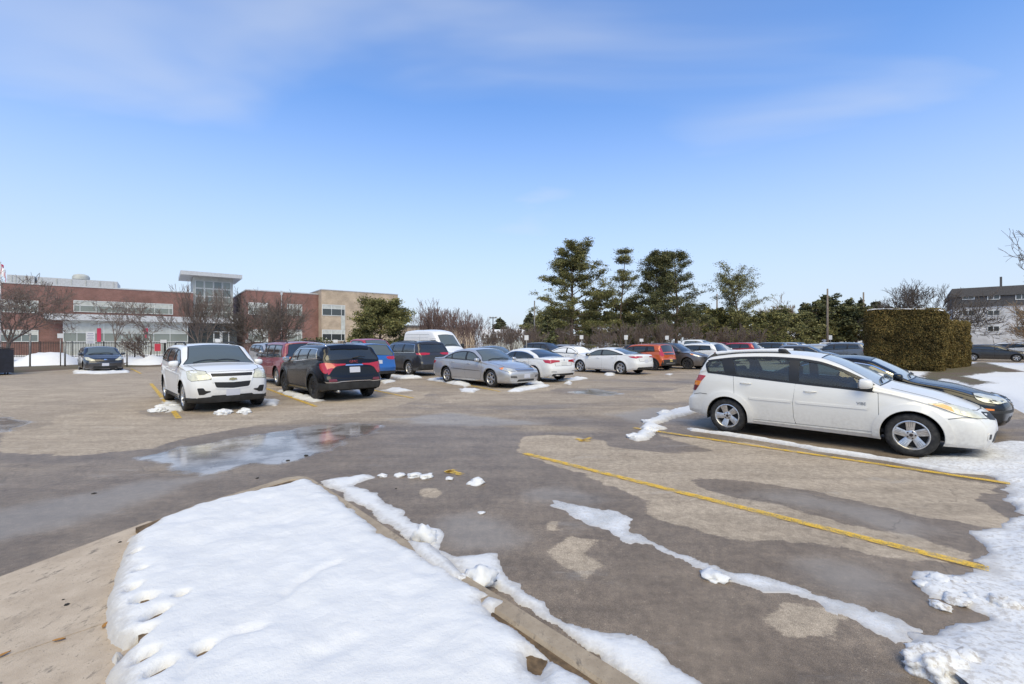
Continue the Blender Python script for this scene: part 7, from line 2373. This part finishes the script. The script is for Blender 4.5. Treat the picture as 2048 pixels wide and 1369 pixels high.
    bg = bl - 1.6
    g0, g1 = A(126, bg), A(376, bg)
    zc_ = Z(632, (g0 + g1) / 2, bg)
    B.box('canopy', M_METAL, (A(88, bg - .8), A(474, bg)), (bg - 1.0, bl - .002), (zc_ - .75, zc_))
    B.box('link_wall', M_PANEL, (g0, g1), (bg + .02, bl), (-.1, zc_ - .752))
    win(126, 376, 644, 684, (.10, .26, .30, .44, .52, .66, .70, .84), .42, M_PANEG, bg)
    for p0, p1, y0, y1 in ((194, 202, 657, 684), (287, 296, 657, 665), (290, 294, 668, 676)):
        m_ = A((p0 + p1) / 2, bg - .1)
        B.box('banner', M_BANNER, (A(p0, bg - .1), A(p1, bg - .1)), (bg - .13, bg - .10), (Z(y1, m_, bg), Z(y0, m_, bg)))
    # entrance doors between canopy and brick wing
    e0, e1 = A(412, bg), A(474, bg)
    B.box('entrance_wall', M_PANED, (g1 + .01, e1), (bg + .3, bl - .01), (-.1, zc_ - .76))
    for p0, p1 in ((427, 442), (443, 459)):
        m_ = A((p0 + p1) / 2, bg)
        dz = B.window((A(p0, bg), A(p1, bg)), (.25, Z(663, m_, bg)), bg + .3, mat=M_PANED, fw=.12)
        dz.name = 'door'
    B.box('door_notice', M_SIGNW, (A(430, bg), A(439, bg)), (bg + .18, bg + .20), (Z(686, A(434, bg), bg), Z(678, A(434, bg), bg)))
    # rooftop plant
    for p0, p1, y0, y1, mt in ((14, 69, 548, 574, M_METAL), (74, 235, 556, 580, M_METAL)):
        m_ = A((p0 + p1) / 2, bl + 3)
        u = B.box('rooftop_unit', mt, (A(p0, bl + 3), A(p1, bl + 3)), (bl + 3, bl + 9), (Hl + .02, Z((y0 + y0 + 6) / 2, m_, bl + 3)))
        for k in range(6):
            aa = A(p0, bl + 3) + .4 + k * (A(p1, bl + 3) - A(p0, bl + 3) - .8) / 5
            MB().box((aa - .04, bl + 2.94, Hl + .1), (aa + .04, bl + 2.999, Z(y0 + 3, m_, bl + 3) - .1)).build('cladding_rib', M_PANEL, u)
    c_ = A(162, bl + 6)
    MB().lathe([(.9, 0), (.9, .35), (.75, .6), (.4, .75), (.01, .78)], 20, 'z', (c_, bl + 6, Z(560, c_, bl + 6))).build('roof_vent', M_PANEL, B.root, True)
    return B, A
SCHOOL, SA = school()
# low brown building beyond the pine
lb = Block('low_building', (PX(815, 92), 92), (.8, .6), 'low tan building glimpsed behind the dense rounded pine')
lb.box('wall', M_TANB, (0, 16), (0, 8), (-.1, 4.7)); lb.box('roof', M_ROOFD, (-.3, 16.3), (-.3, 8.3), (4.702, 5.1))
for k in range(3): lb.window((1.0 + k * 3, 2.3 + k * 3), (1.4, 3.2), 0, cols=2, mat=M_PANED)
# apartment block on the right
def apartments():
    d = Vector((.75, -.66)).normalized()
    o = Vector((PX(1906, 66), 66.0))
    B = Block('apartment_building', o, d, 'three-storey grey apartment block with dark top storey and sloped eave')
    n_in = Vector((-d.y, d.x))
    top = ZY(594, 66)
    zm = ZY(615.5, 66)
    L_ = 30
    B.box('wall', M_GREYB, (0, L_), (0, 12), (-.1, zm))
    B.box('upper_storey', M_ROOFD, (-.12, L_), (-.14, 12), (zm + .002, top))
    # sloped dark eave
    e = .40; h = ZY(578, 66) - top
    V = [(-e, -e, top + .003), (L_, -e, top + .003), (L_, 12.4, top + .003), (-e, 12.4, top + .003), (-.1, .1, top + h), (L_, .1, top + h), (L_, 12, top + h), (-.1, 12, top + h)]
    MB().add(V, [(0, 3, 2, 1), (4, 5, 6, 7), (0, 1, 5, 4), (1, 2, 6, 5), (2, 3, 7, 6), (3, 0, 4, 7)]).build('roof', M_ROOFS, B.root)
    B.box('gutter', M_ROOFD, (-e - .02, L_), (-e - .06, -e - .005), (top - .12, top + .05))
    def A(px, b=0.0):
        r = (px - 1024) / FPX
        p = o + n_in * b
        return (r * p.y - p.x) / (d.x - r * d.y)
    for zc0, zc1, b in ((587, 600, -.14), (620.5, 632, 0), (652, 664, 0)):
        for p0, p1 in ((1924, 1949), (1974, 2000), (2030, 2056)):
            q0, q1 = A(p0), A(p1); y = (o + d * (q0 + q1) / 2).y
            if p0 == 1924 and zc0 == 652: continue
            B.window((q0, q1), (ZY(zc1, y), ZY(zc0, y)), b, cols=2, mat=M_PANED, fw=.10)
    B.box('vent_pipe', M_ROOFD, (A(2004), A(2004) + .22), (2, 2.22), (top + h + .002, ZY(551, (o + d * A(2004)).y)))
    B.box('basement_line', M_ROOFD, (3, 10), (-.03, -.002), (.4, .55))
apartments()
# low houses beyond the far rows
def house(px, d, w, h, rh, mat, label, ang=.0):
    B = Block('house', (PX(px, d), d), (math.cos(ang), math.sin(ang)), label)
    B.box('wall', mat, (0, w), (0, 9), (-.1, h))
    V = [(-.4, -.5, h), (w + .4, -.5, h), (w + .4, 4.5, h + rh), (-.4, 4.5, h + rh), (-.4, 9.5, h), (w + .4, 9.5, h)]
    MB().add(V, [(0, 1, 2, 3), (3, 2, 5, 4), (0, 3, 4), (1, 5, 2), (0, 4, 5, 1)]).build('roof', M_SNOW, B.root)
    for k in range(int(w // 4)):
        B.window((1 + k * 4, 2.6 + k * 4), (1.2, 2.5), 0, cols=2, mat=M_PANED)
house(1590, 122, 14, 3.0, 2.2, M_TANB, 'far low house with snowy roof left of the tall utility pole')
house(1655, 118, 13, 3.2, 2.0, M_GREYB, 'far low grey house with snowy roof behind the rounded pines')
house(1215, 110, 14, 3.0, 2.0, M_GREYB, 'far low house glimpsed between the pine trunks')
house(965, 100, 9, 2.6, 2.0, M_PANEL, 'small pale shed with snowy roof behind the thicket')

# ------------------------------------------------------------------ fences
def bar_fence(name, pts, h, label, step=.15, z0=.12, r=.026, post_every=2.6):
    root = empty(name, (pts[0][0], pts[0][1], z0)); tag(root, label, 'fence')
    o = Vector((pts[0][0], pts[0][1]))
    for a, b in zip(pts[:-1], pts[1:]):
        a, b = Vector(a) - o, Vector(b) - o
        L_ = (b - a).length; t = (b - a) / L_
        for z in (.12, h - .16, h - .04):
            MB().tube([(a.x, a.y, z), (b.x, b.y, z)], .022, 4).build('rail', M_FENCE, root)
        n = int(L_ / post_every)
        for k in range(n + 1):
            p = a + t * (L_ * k / n)
            MB().box((p.x - .035, p.y - .035, -.1), (p.x + .035, p.y + .035, h + .04)).build('post', M_FENCE, root)
        m = MB(); n = int(L_ / step)
        for k in range(n):
            p = a + t * (L_ * (k + .5) / n)
            m.tube([(p.x, p.y, .05), (p.x, p.y, h)], r, 4, False)
        m.build('pickets', M_FENCE, root)['kind'] = 'stuff'
    return root
bar_fence('iron_fence', [(PX(-120, 45), 45), (PX(330, 48), 48), (PX(540, 53), 53), (PX(725, 59), 59)], 1.62, 'long black iron picket fence in front of the school')
def mesh_fence(name, pts, h, label):
    root = empty(name, (pts[0][0], pts[0][1], 0)); tag(root, label, 'fence')
    o = Vector(pts[0])
    for a, b in zip(pts[:-1], pts[1:]):
        a, b = Vector(a) - o, Vector(b) - o
        L_ = (b - a).length; t = (b - a) / L_; n = int(L_ / 3)
        MB().tube([(a.x, a.y, h), (b.x, b.y, h)], .025, 5).build('rail', M_POST, root)
        for k in range(n + 1):
            p = a + t * (L_ * k / n)
            MB().tube([(p.x, p.y, 0), (p.x, p.y, h + .05)], .03, 6).build('post', M_POST, root)
        m = MB(); s_ = .22
        for k in range(int(L_ / s_)):
            for sg in (1, -1):
                p = a + t * (k * s_ if sg > 0 else k * s_ + h); q = a + t * (k * s_ + h if sg > 0 else k * s_)
                if k * s_ + h < L_: m.tube([(p.x, p.y, .05), (q.x, q.y, h)], .004, 3, False)
        m.build('wire_mesh', M_POST, root)['kind'] = 'stuff'
    return root
mesh_fence('chain_link_fence', [(PX(838, 47), 47), (PX(1060, 50.5), 50.5), (PX(1300, 56), 56), (PX(1600, 68), 68)], 1.35, 'low chain link fence in front of the thicket and pines')
# ------------------------------------------------------------------ poles, signs, dumpster, flag
def pole(name, px, d, top_py, label, r=.13, mat=None, arm=False, cat='pole', h=None):
    h = h or ZY(top_py, d)
    root = empty(name, (PX(px, d), d, 0)); tag(root, label, cat)
    MB().tube([(0, 0, -.2), (0, 0, h * .5), (0, 0, h)], [r * 1.15, r, r * .8], 10).build('shaft', mat or M_WOODP, root, True)
    if arm:
        MB().box((-.6, -.06, h - .25), (.6, .06, h - .12)).build('crossarm', mat or M_WOODP, root)
        for x in (-.5, .5): MB().box((x - .22, -.14, h - .12), (x + .22, .14, h + .02)).build('lamp_head', M_METAL, root)
    return root
pole('utility_pole', 1069, 62, 602, 'thin grey utility pole left of the tallest pine', .10, M_POST)
pole('utility_pole', 1434, 90, 588, 'wooden utility pole between the dark pines and the round-topped pine', .16)
pole('utility_pole', 1655, 74, 578, 'tall wooden utility pole in front of the rounded pines', .15)
pole('utility_pole', 1727, 110, 585, 'far wooden utility pole beside the clipped hedge', .2)
pole('lamp_post', 986, 75, 634, 'parking lot lamp post with two heads above the thicket', .09, M_FENCE, True, 'lamp post')
def sign(px, d, top, bot_, w, label, mats=((M_SIGNW, 1.0),), post=M_POST, lines=0, name='parking_sign', r=.03, base=0.0):
    z1, z0 = ZY(top, d), ZY(bot_, d)
    root = empty(name, (PX(px, d), d, base), math.atan2(PX(px, d), -d) + math.pi if False else -math.atan2(PX(px, d), d)); tag(root, label, 'sign')
    MB().tube([(0, .035, 0), (0, .035, z1 - .03 - base)], r, 8).build('post', post, root, True)
    zz_ = z1 - base; tot = z1 - z0
    for m_, fr in mats:
        hgt = tot * fr
        o = MB().box((-w / 2, -.012, zz_ - hgt + .01), (w / 2, .002, zz_)).build('sign_panel', m_, root)
        if lines and m_ is M_SIGNW:
            for k in range(lines):
                zq = zz_ - hgt * (k + 1) / (lines + 1)
                ww = w * (.38 if k % 2 else .30)
                MB().box((-ww, -.0155, zq - hgt * .022), (ww, -.0125, zq + hgt * .022)).build('lettering', plain('sign_ink', (.12, .14, .30), .6), o)
        zz_ -= hgt
    return root
sign(181, 29.5, 664, 688, .44, 'white parking rules sign on a post behind the small dark hatchback', ((M_SIGNW, .74), (M_SIGNW, .26)), lines=4)
sign(121, 30, 667.5, 677, .30, 'small square white sign on a pipe post beside the snow bank')
sign(327, 33, 680, 686.5, .36, 'small white sign on a thin post right of the small dark hatchback', r=.018)
sign(315, 40, 688, 703, .42, 'red shield-shaped sign on the iron fence', ((plain('sign_red', (.45, .03, .05), .5), 1.0),), r=.018)
sign(496, 36, 680, 686, .36, 'small white sign on a thin post behind the white SUV', r=.018)
sign(436, 44, 679, 685, .40, 'white notice board on a thin post near the school entrance', r=.018)
sign(671, 44, 680, 686, .40, 'small white sign on a post in front of the tan school block', r=.018)
sign(1053, 36, 671, 681, .32, 'pale parking sign on a grey post behind the white sedan', r=.045)
sign(1163, 44, 671, 679, .34, 'parking sign on a post behind the snow-covered white car', r=.035)
sign(1252, 44, 671, 680, .34, 'parking sign on a post behind the two-tone-wheeled sedan', r=.035)
sign(1334, 46, 672, 680, .34, 'parking sign on a post behind the orange hatchback', r=.03)
sign(1283, 47, 678, 684, .36, 'low square sign on a post left of the orange hatchback roof', r=.03)
sign(1661, 60, 671, 680, .36, 'white sign on a post beside the tall wooden utility pole', r=.03)
for px, d, top, lab in ((60, 29.2, 668, 'bent pipe post standing by the dumpster'), (130, 29.6, 684, 'short bare pipe post beside the small square sign'), (254, 30.5, 703, 'low pipe stub right of the small dark hatchback')):
    root = empty('pipe_post', (PX(px, d), d, 0)); tag(root, lab, 'post')
    hh = ZY(top, d)
    MB().tube([(0, 0, -.1), (0, 0, hh * .6), (.02, 0, hh)], .045, 8).build('pipe', M_POST, root, True)
    MB().lathe([(.052, hh - .03), (.052, hh + .02), (.03, hh + .04), (.001, hh + .045)], 8, 'z', (.02, 0, 0)).build('cap', M_POST, root, True)
def dumpster():
    d = 23.5
    root = empty('dumpster', (PX(-22, d), d, 0), math.radians(-38)); tag(root, 'dark navy steel dumpster with a small white label beside the lot', 'dumpster')
    M_D = plain('dumpster_navy', (.010, .011, .020), .5, var=.4, vscale=5)
    w, dp, h = 1.85, 1.6, 1.46
    V = [(-w / 2, -dp / 2, .12), (w / 2, -dp / 2, .12), (w / 2, dp / 2, .12), (-w / 2, dp / 2, .12), (-w / 2, -dp / 2, h), (w / 2, -dp / 2, h), (w / 2, dp / 2, h * .9), (-w / 2, dp / 2, h * .9)]
    MB().add(V, [(0, 3, 2, 1), (4, 5, 6, 7), (0, 1, 5, 4), (1, 2, 6, 5), (2, 3, 7, 6), (3, 0, 4, 7)]).build('bin_body', M_D, root)
    MB().box((-w / 2 - .04, -dp / 2 - .04, h - .10), (w / 2 + .04, -dp / 2 - .002, h + .02)).build('rim', M_D, root)
    lid = [(-w / 2 - .03, -dp / 2 - .02, h + .022), (w / 2 + .03, -dp / 2 - .02, h + .022), (w / 2 + .03, dp / 2, h * .9 + .022), (-w / 2 - .03, dp / 2, h * .9 + .022)]
    MB().add(lid + [(a, b, c + .05) for a, b, c in lid], [(0, 3, 2, 1), (4, 5, 6, 7), (0, 1, 5, 4), (1, 2, 6, 5), (2, 3, 7, 6), (3, 0, 4, 7)]).build('lid', M_BLACK, root)
    for x in (-.6, 0, .6): MB().box((x - .03, -dp / 2 - .045, .15), (x + .03, -dp / 2 - .001, h - .11)).build('rib', M_D, root)
    MB().box((w / 2 - .42, -dp / 2 - .012, h - .28), (w / 2 - .12, -dp / 2 - .002, h - .14)).build('label_plate', M_SIGNW, root)
    MB().tube([(w / 2, -.1, .98), (w / 2 + .16, -.1, .94), (w / 2 + .16, -.1, .66), (w / 2, -.1, .62)], .04, 6).build('side_pocket', M_D, root)
    for x in (-.7, .7):
        for y in (-.6, .6): MB().lathe([(.06, -.03), (.06, .03)], 10, 'y', (x, y, .06)).build('caster', M_BLACK, root)
dumpster()
def flag():
    d = 52
    root = empty('flagpole', (PX(1, d), d, 0)); tag(root, 'silver flagpole flying a red and white flag in front of the school', 'flagpole')
    h = ZY(526, d)
    MB().tube([(0, 0, 0), (0, 0, h)], [.07, .04], 8).build('pole', M_METAL, root, True)
    MB().lathe([(.001, h), (.08, h + .07), (.001, h + .14)], 8, 'z').build('finial', M_METAL, root, True)
    # drooping flag: red, white, red bands
    n = 24
    for i, (u0, u1, m_) in enumerate(((0, .27, M_BANNER), (.27, .73, plain('flag_white', (.75, .75, .75), .8)), (.73, 1, M_BANNER))):
        V = []; F_ = []
        for k in range(n + 1):
            u = u0 + (u1 - u0) * k / n
            x = .06 + .62 * u + .05 * math.sin(u * 14); yv = .12 * math.sin(u * 11)
            drop = 1.15 * u ** 1.2
            for j in range(7):
                v = j / 6
                V.append((x - .05 * v * math.sin(u * 9), yv + .05 * math.sin(v * 5 + u * 4), h - .15 - drop - v * (1.15 - .2 * u)))
        for k in range(n):
            for j in range(6): F_.append((k * 7 + j, (k + 1) * 7 + j, (k + 1) * 7 + j + 1, k * 7 + j + 1))
        mesh('flag_band', V, F_, m_, root, True)
flag()
# snow banks between the lot and the fence
def bank(pts_px, d, h, w, seed, label):
    path = densify([(PX(a, d + dd), d + dd) for a, dd in pts_px], .3)
    o = Vector(path[0])
    V = []; F_ = []; n = 15
    rng = np.random.default_rng(seed)
    for i, p in enumerate(path):
        e = min(1, min(i, len(path) - 1 - i) / 4.0)
        a = Vector(path[max(0, i - 1)]); b = Vector(path[min(len(path) - 1, i + 1)]); t = (b - a).normalized(); nn = Vector((-t.y, t.x))
        hv = h * (.55 + .9 * float(vnoise(np.array([i * .13 + seed]), np.array([seed * 1.7]), seed)[0]))
        for k in range(n):
            u = -1 + 2 * k / (n - 1)
            z = hv * e ** .6 * max(0, math.cos(u * math.pi / 2)) ** .8
            z += .5 * e * (1 - u * u) * float(fbm(np.array([i * .34]), np.array([k * .7 + seed]), seed, 4, .6)[0] - .5)
            q = Vector(p) + nn * u * w
            V.append((q.x - o.x, q.y - o.y, z - .05))
    for i in range(len(path) - 1):
        for k in range(n - 1): F_.append((i * n + k, i * n + k + 1, (i + 1) * n + k + 1, (i + 1) * n + k))
    ob = fix_normals(mesh('snow_bank', V, F_, M_SNOW, None, True, (o.x, o.y, .05)))
    tag(ob, label, 'snow bank')
bank([(20, 0), (60, .5), (120, 1), (165, 1.5)], 31, .80, 1.7, 5, 'long heap of ploughed snow left of the small dark hatchback')
bank([(250, 0), (290, .4), (345, 1)], 32.5, .70, 1.5, 8, 'heap of ploughed snow right of the small dark hatchback')
bank([(500, 0), (520, .5), (560, 1)], 36, .55, 1.2, 12, 'low heap of snow behind the dark red SUV')
bank([(1690, 0), (1730, .5)], 46, 1.0, 1.6, 15, 'heap of ploughed snow at the left foot of the big hedge')
bank([(1040, 0), (1120, 1), (1200, 2), (1300, 4)], 49, .7, 1.4, 17, 'long low ridge of snow along the chain link fence')
plant_all()
# ------------------------------------------------------------------ vehicles in the near and middle rows
for f in (make_vibe, make_mercedes, make_equinox, make_terrain, make_impala, make_bmw, make_civic, make_soul, make_tucson, make_tiguan, make_traverse, make_explorer, make_escape, make_rio, make_transit):
    f()
make_pickup('pickup_truck', M_REDB, (PX(742, 29.0), 29.0), NOSE_OUT, 'bright red pickup truck behind the bright blue SUV')
make_pickup('pickup_truck', M_WHITE2, (PX(1398, 41), 41), NOSE_OUT, 'white pickup truck behind the white SUV with horizontal taillights', res=.08)
SUV0, SED0, HAT0 = far_suv(), far_sedan(), far_hatch()
used0 = {}
def far_car(kind, paint_mat, px, d, nose, label, glass=None, turn=0.0):
    src = dict(suv=SUV0, sedan=SED0, hatch=HAT0)[kind]
    return paint_copy(src, paint_mat, (PX(px, d), d), (NOSE_OUT if nose else TAIL_OUT) + math.radians(turn), label, glass=glass)
M_FROST = plain('frosted_glass', (.45, .47, .49), .5)
far_car('suv', M_SILVER, 549, 27.5, True, 'silver SUV peeking out behind the dark red SUV')
far_car('sedan', M_GBLUE, 988, 30.5, True, 'grey sedan with frosty windshield behind the silver sedan', glass=M_GLASSM)
far_car('sedan', M_WHITE2, 1150, 30.8, True, 'white car with snow covering its windows behind the white sedans', glass=M_SNOWCAR)
far_car('suv', M_GREY, 1094, 39.5, True, 'dark SUV behind the car with snow-covered windows')
far_car('hatch', M_SILVER, 1122, 44.0, False, 'silver hatchback behind the dark SUV near the spruces')
far_car('hatch', M_GREY, 1290, 41.5, True, 'dark hatchback with snow on its roof behind the orange hatchback')
far_car('suv', M_WHITE2, 1432, 37.0, True, 'white SUV with frosted glass nose out next to the white SUV', glass=M_FROST)
far_car('suv', M_REDB, 1466, 41.5, False, 'red SUV with dark rear window among the far rows')
far_car('suv', M_WHITE2, 1500, 42.0, True, 'white SUV with snowy windshield beside the red SUV', glass=M_FROST)
far_car('suv', M_GREY, 1528, 44.0, False, 'charcoal SUV with red taillights among the far rows')
far_car('sedan', M_REDB, 1566, 47.0, False, 'small red sedan among the far rows')
far_car('hatch', M_GBLUE, 1612, 34.5, True, 'grey-blue hatchback with bright headlights beyond the station wagon roof')
far_car('hatch', M_SILVER, 1650, 42, True, 'silver hatchback with frosted windshield left of the grey-blue SUV', glass=M_FROST)
far_car('suv', M_GBLUE, 1672, 37.5, False, 'grey-blue SUV with red taillights left of the hedge')
far_car('suv', M_NAVY, 1706, 52, True, 'navy blue SUV parked alone near the foot of the hedge')
far_car('suv', plain('paint_maroon', (.11, .02, .025), .35, coat=1.0), 1512, 62, True, 'maroon SUV in the farthest row by the low pine')
far_car('suv', M_NAVY, 1578, 64, False, 'navy SUV in the farthest row in front of the tan tree')
far_car('sedan', M_WHITE2, 1610, 62, True, 'white sedan in the farthest row left of the utility pole')
far_car('suv', M_WHITE2, 1672, 63, True, 'white SUV in the farthest row right of the utility pole', glass=M_FROST)
far_car('sedan', M_GREY, 1545, 52, True, 'dark grey sedan between the charcoal SUV and the farthest row')
far_car('sedan', M_SILVER, 1636, 56, True, 'silver sedan in front of the tall utility pole')
ROW = [('sedan', M_SILVER, 1448, 47, 1), ('suv', M_WHITE2, 1482, 53, 0), ('sedan', M_BLACKP, 1530, 57, 1), ('hatch', M_REDP, 1556, 60, 0), ('suv', M_SILVER, 1590, 52, 1), ('sedan', M_NAVY, 1620, 48.5, 0), ('hatch', M_WHITE2, 1646, 50, 1), ('sedan', M_WHITE2, 1690, 57, 0), ('suv', M_BROWNG, 1700, 45, 1), ('suv', M_REDP, 1455, 60, 1)]
NM = {M_SILVER: 'silver', M_WHITE2: 'white', M_BLACKP: 'black', M_REDP: 'dark red', M_NAVY: 'navy blue', M_BROWNG: 'brown-grey'}
BE = ['beyond the white pickup', 'between the red and charcoal SUVs', 'behind the charcoal SUV', 'next to the maroon SUV', 'behind the grey-blue hatchback', 'by the tall utility pole', 'in front of the far snowy-roofed house', 'beside the navy blue SUV near the hedge', 'right of the grey-blue SUV', 'under the round-topped pine']
for (kd, pm, px, d, no), be in zip(ROW, BE):
    far_car(kd, pm, px, d, no, '%s %s parked in the far rows %s' % (NM[pm], {'suv': 'SUV', 'hatch': 'hatchback'}.get(kd, kd), be), glass=M_FROST if pm is M_WHITE2 else None)
far_car('hatch', paint('paint_black_2', (.013, .013, .015, 1), .2, .35, .25), 1988, 40.5, True, 'black hatchback parked side-on right of the hedges')
far_car('suv', M_WHITE2, 2002, 46, False, 'white SUV with red taillight behind the black hatchback')
far_car('sedan', M_WHITE2, 1962, 50, True, 'white sedan glimpsed between the hedge and the black hatchback')
for o in (SUV0, SED0, HAT0):
    def rm(x):
        for ch in list(x.children): rm(ch)
        bpy.data.objects.remove(x)
    rm(o)
# ------------------------------------------------------------------ single lumps of snow and litter
def clump(name, px, py, size, seed, label, mat=M_SNOW, squash=.6, group=None, z=0.0, cat='snow'):
    rng = random.Random(seed)
    bm = bmesh.new()
    bmesh.ops.create_icosphere(bm, subdivisions=4 if size > .12 else 3, radius=1.0)
    off = Vector((rng.uniform(0, 50), rng.uniform(0, 50), rng.uniform(0, 50)))
    for v in bm.verts:
        n = pnoise(v.co * 1.3 + off) * .50 + pnoise(v.co * 3.1 + off) * .34 + pnoise(v.co * 7.0 + off) * .14 + pnoise(v.co * 13.0 + off) * .05
        v.co *= 1 + n
        v.co.z *= squash
        v.co *= size
        v.co.z = max(v.co.z, -size * .12)
    me = bpy.data.meshes.new(name); bm.to_mesh(me); bm.free()
    me.polygons.foreach_set('use_smooth', [True] * len(me.polygons))
    x, y = G(px, py, z)
    o = bpy.data.objects.new(name, me); COL.objects.link(o); me.materials.append(mat)
    o.location = (x, y, z + size * .10); o.rotation_euler = (0, 0, rng.uniform(0, 6))
    tag(o, label, cat, group)
    return o
clump('snow_lump', 851, 1082, .105, 1, 'upright lump of snow at the kerb above the bare kerb stretch', M_SNOW, 1.0)
clump('snow_lump', 962, 1160, .10, 2, 'rounded lump of snow on the kerb below the upright lump', M_SNOW, .75, z=.06)
clump('snow_lump', 922, 1165, .055, 3, 'small grey lump of snow beside the rounded lump', M_SNOWD, .8, z=.06)
for i, (px, py, s_) in enumerate(((800, 952, .065), (828, 953, .085), (852, 955, .08), (766, 953, .055), (899, 959, .05), (953, 967, .10), (963, 1027, .035))):
    clump('snow_lump', px, py, s_, 10 + i, 'small white lump of snow on the wet asphalt past the island tip', M_SNOW, .42, 'loose lumps past the island tip')
clump('dirty_snow_lump', 1430, 1156, .085, 20, 'flat lump of snow beside the ice streak', M_SNOW, .35)
clump('dirty_snow_lump', 1868, 1345, .125, 21, 'large dirty brown lump of ploughed snow nearest the ice streak end', M_SNOWD, .75)
clump('dirty_snow_lump', 1925, 1330, .08, 22, 'brown lump of snow leaning on the large dirty lump', M_SNOWD, .7)
clump('dirty_snow_lump', 2012, 1218, .085, 23, 'dirty lump of snow on the snow bank beyond the large dirty lump', M_SNOWD, .7)
clump('dirty_snow_lump', 1990, 1345, .09, 24, 'dirty lump of snow on the snow bank right of the large dirty lump', M_SNOWD, .5)
for i, (px, py, s_) in enumerate(((1885, 1165, .08), (1925, 1172, .075), (1850, 1172, .055), (1915, 1205, .065), (1950, 1200, .06), (1880, 1215, .05))):
    clump('dirty_snow_lump', px, py, s_, 30 + i, 'greyish lump of snow heaped at the end of the yellow line', M_SNOWD if i % 2 else M_SNOW, .5, 'lumps at the yellow line end')
for i, (px, py, s_) in enumerate(((447, 828, .17), (489, 826, .16), (315, 824, .17), (325, 816, .14), (345, 814, .13))):
    clump('snow_lump', px, py, s_, 50 + i, 'white lump of snow on the ground in front of the white SUV', M_SNOW, .5, 'lumps in front of the white SUV')
for i, (px, py, s_) in enumerate(((1272, 876, .15), (1300, 862, .14), (1296, 846, .13), (1330, 830, .17), (1360, 824, .16))):
    clump('snow_lump', px, py, s_, 60 + i, 'lump of broken snow trailing behind the white station wagon', M_SNOW, .42, 'lumps behind the station wagon')
M_DEB = plain('dark_litter', (.02, .018, .016), .9)
for i, (px, py, s_) in enumerate(((188, 988, .035), (134, 1210, .022), (240, 1085, .02), (576, 922, .04), (612, 912, .05), (515, 957, .03), (792, 978, .02), (126, 1200, .012))):
    clump('asphalt_crumb', px, py, s_ * .6, 80 + i, 'dark crumb of broken asphalt lying on the lot', M_DEB, .45, 'asphalt crumbs', z=.045 if py > 1060 else 0, cat='debris')
# dry leaves on the sidewalk
M_LEAFD = plain('dry_leaf', (.35, .17, .04), .8)
for i, (px, py, a) in enumerate(((118, 1281, .3), (6, 1311, 1.2), (210, 1252, 2.0))):
    x, y = G(px, py, .05)
    V = []; n = 9
    for k in range(n):
        t = k / (n - 1); w = math.sin(math.pi * t) ** .8 * .013
        V += [((t - .5) * .06, -w, .004 + .006 * t), ((t - .5) * .06, 0, .002), ((t - .5) * .06, w, .006)]
    F_ = []
    for k in range(n - 1):
        for j in (0, 1): F_.append((k * 3 + j, k * 3 + 3 + j, k * 3 + 4 + j, k * 3 + 1 + j))
    o = mesh('dry_leaf', V, F_, M_LEAFD, None, True, (x, y, .05), a)
    tag(o, 'orange-brown dry leaf lying in the sidewalk joint', 'leaf', 'dry leaves on the sidewalk')
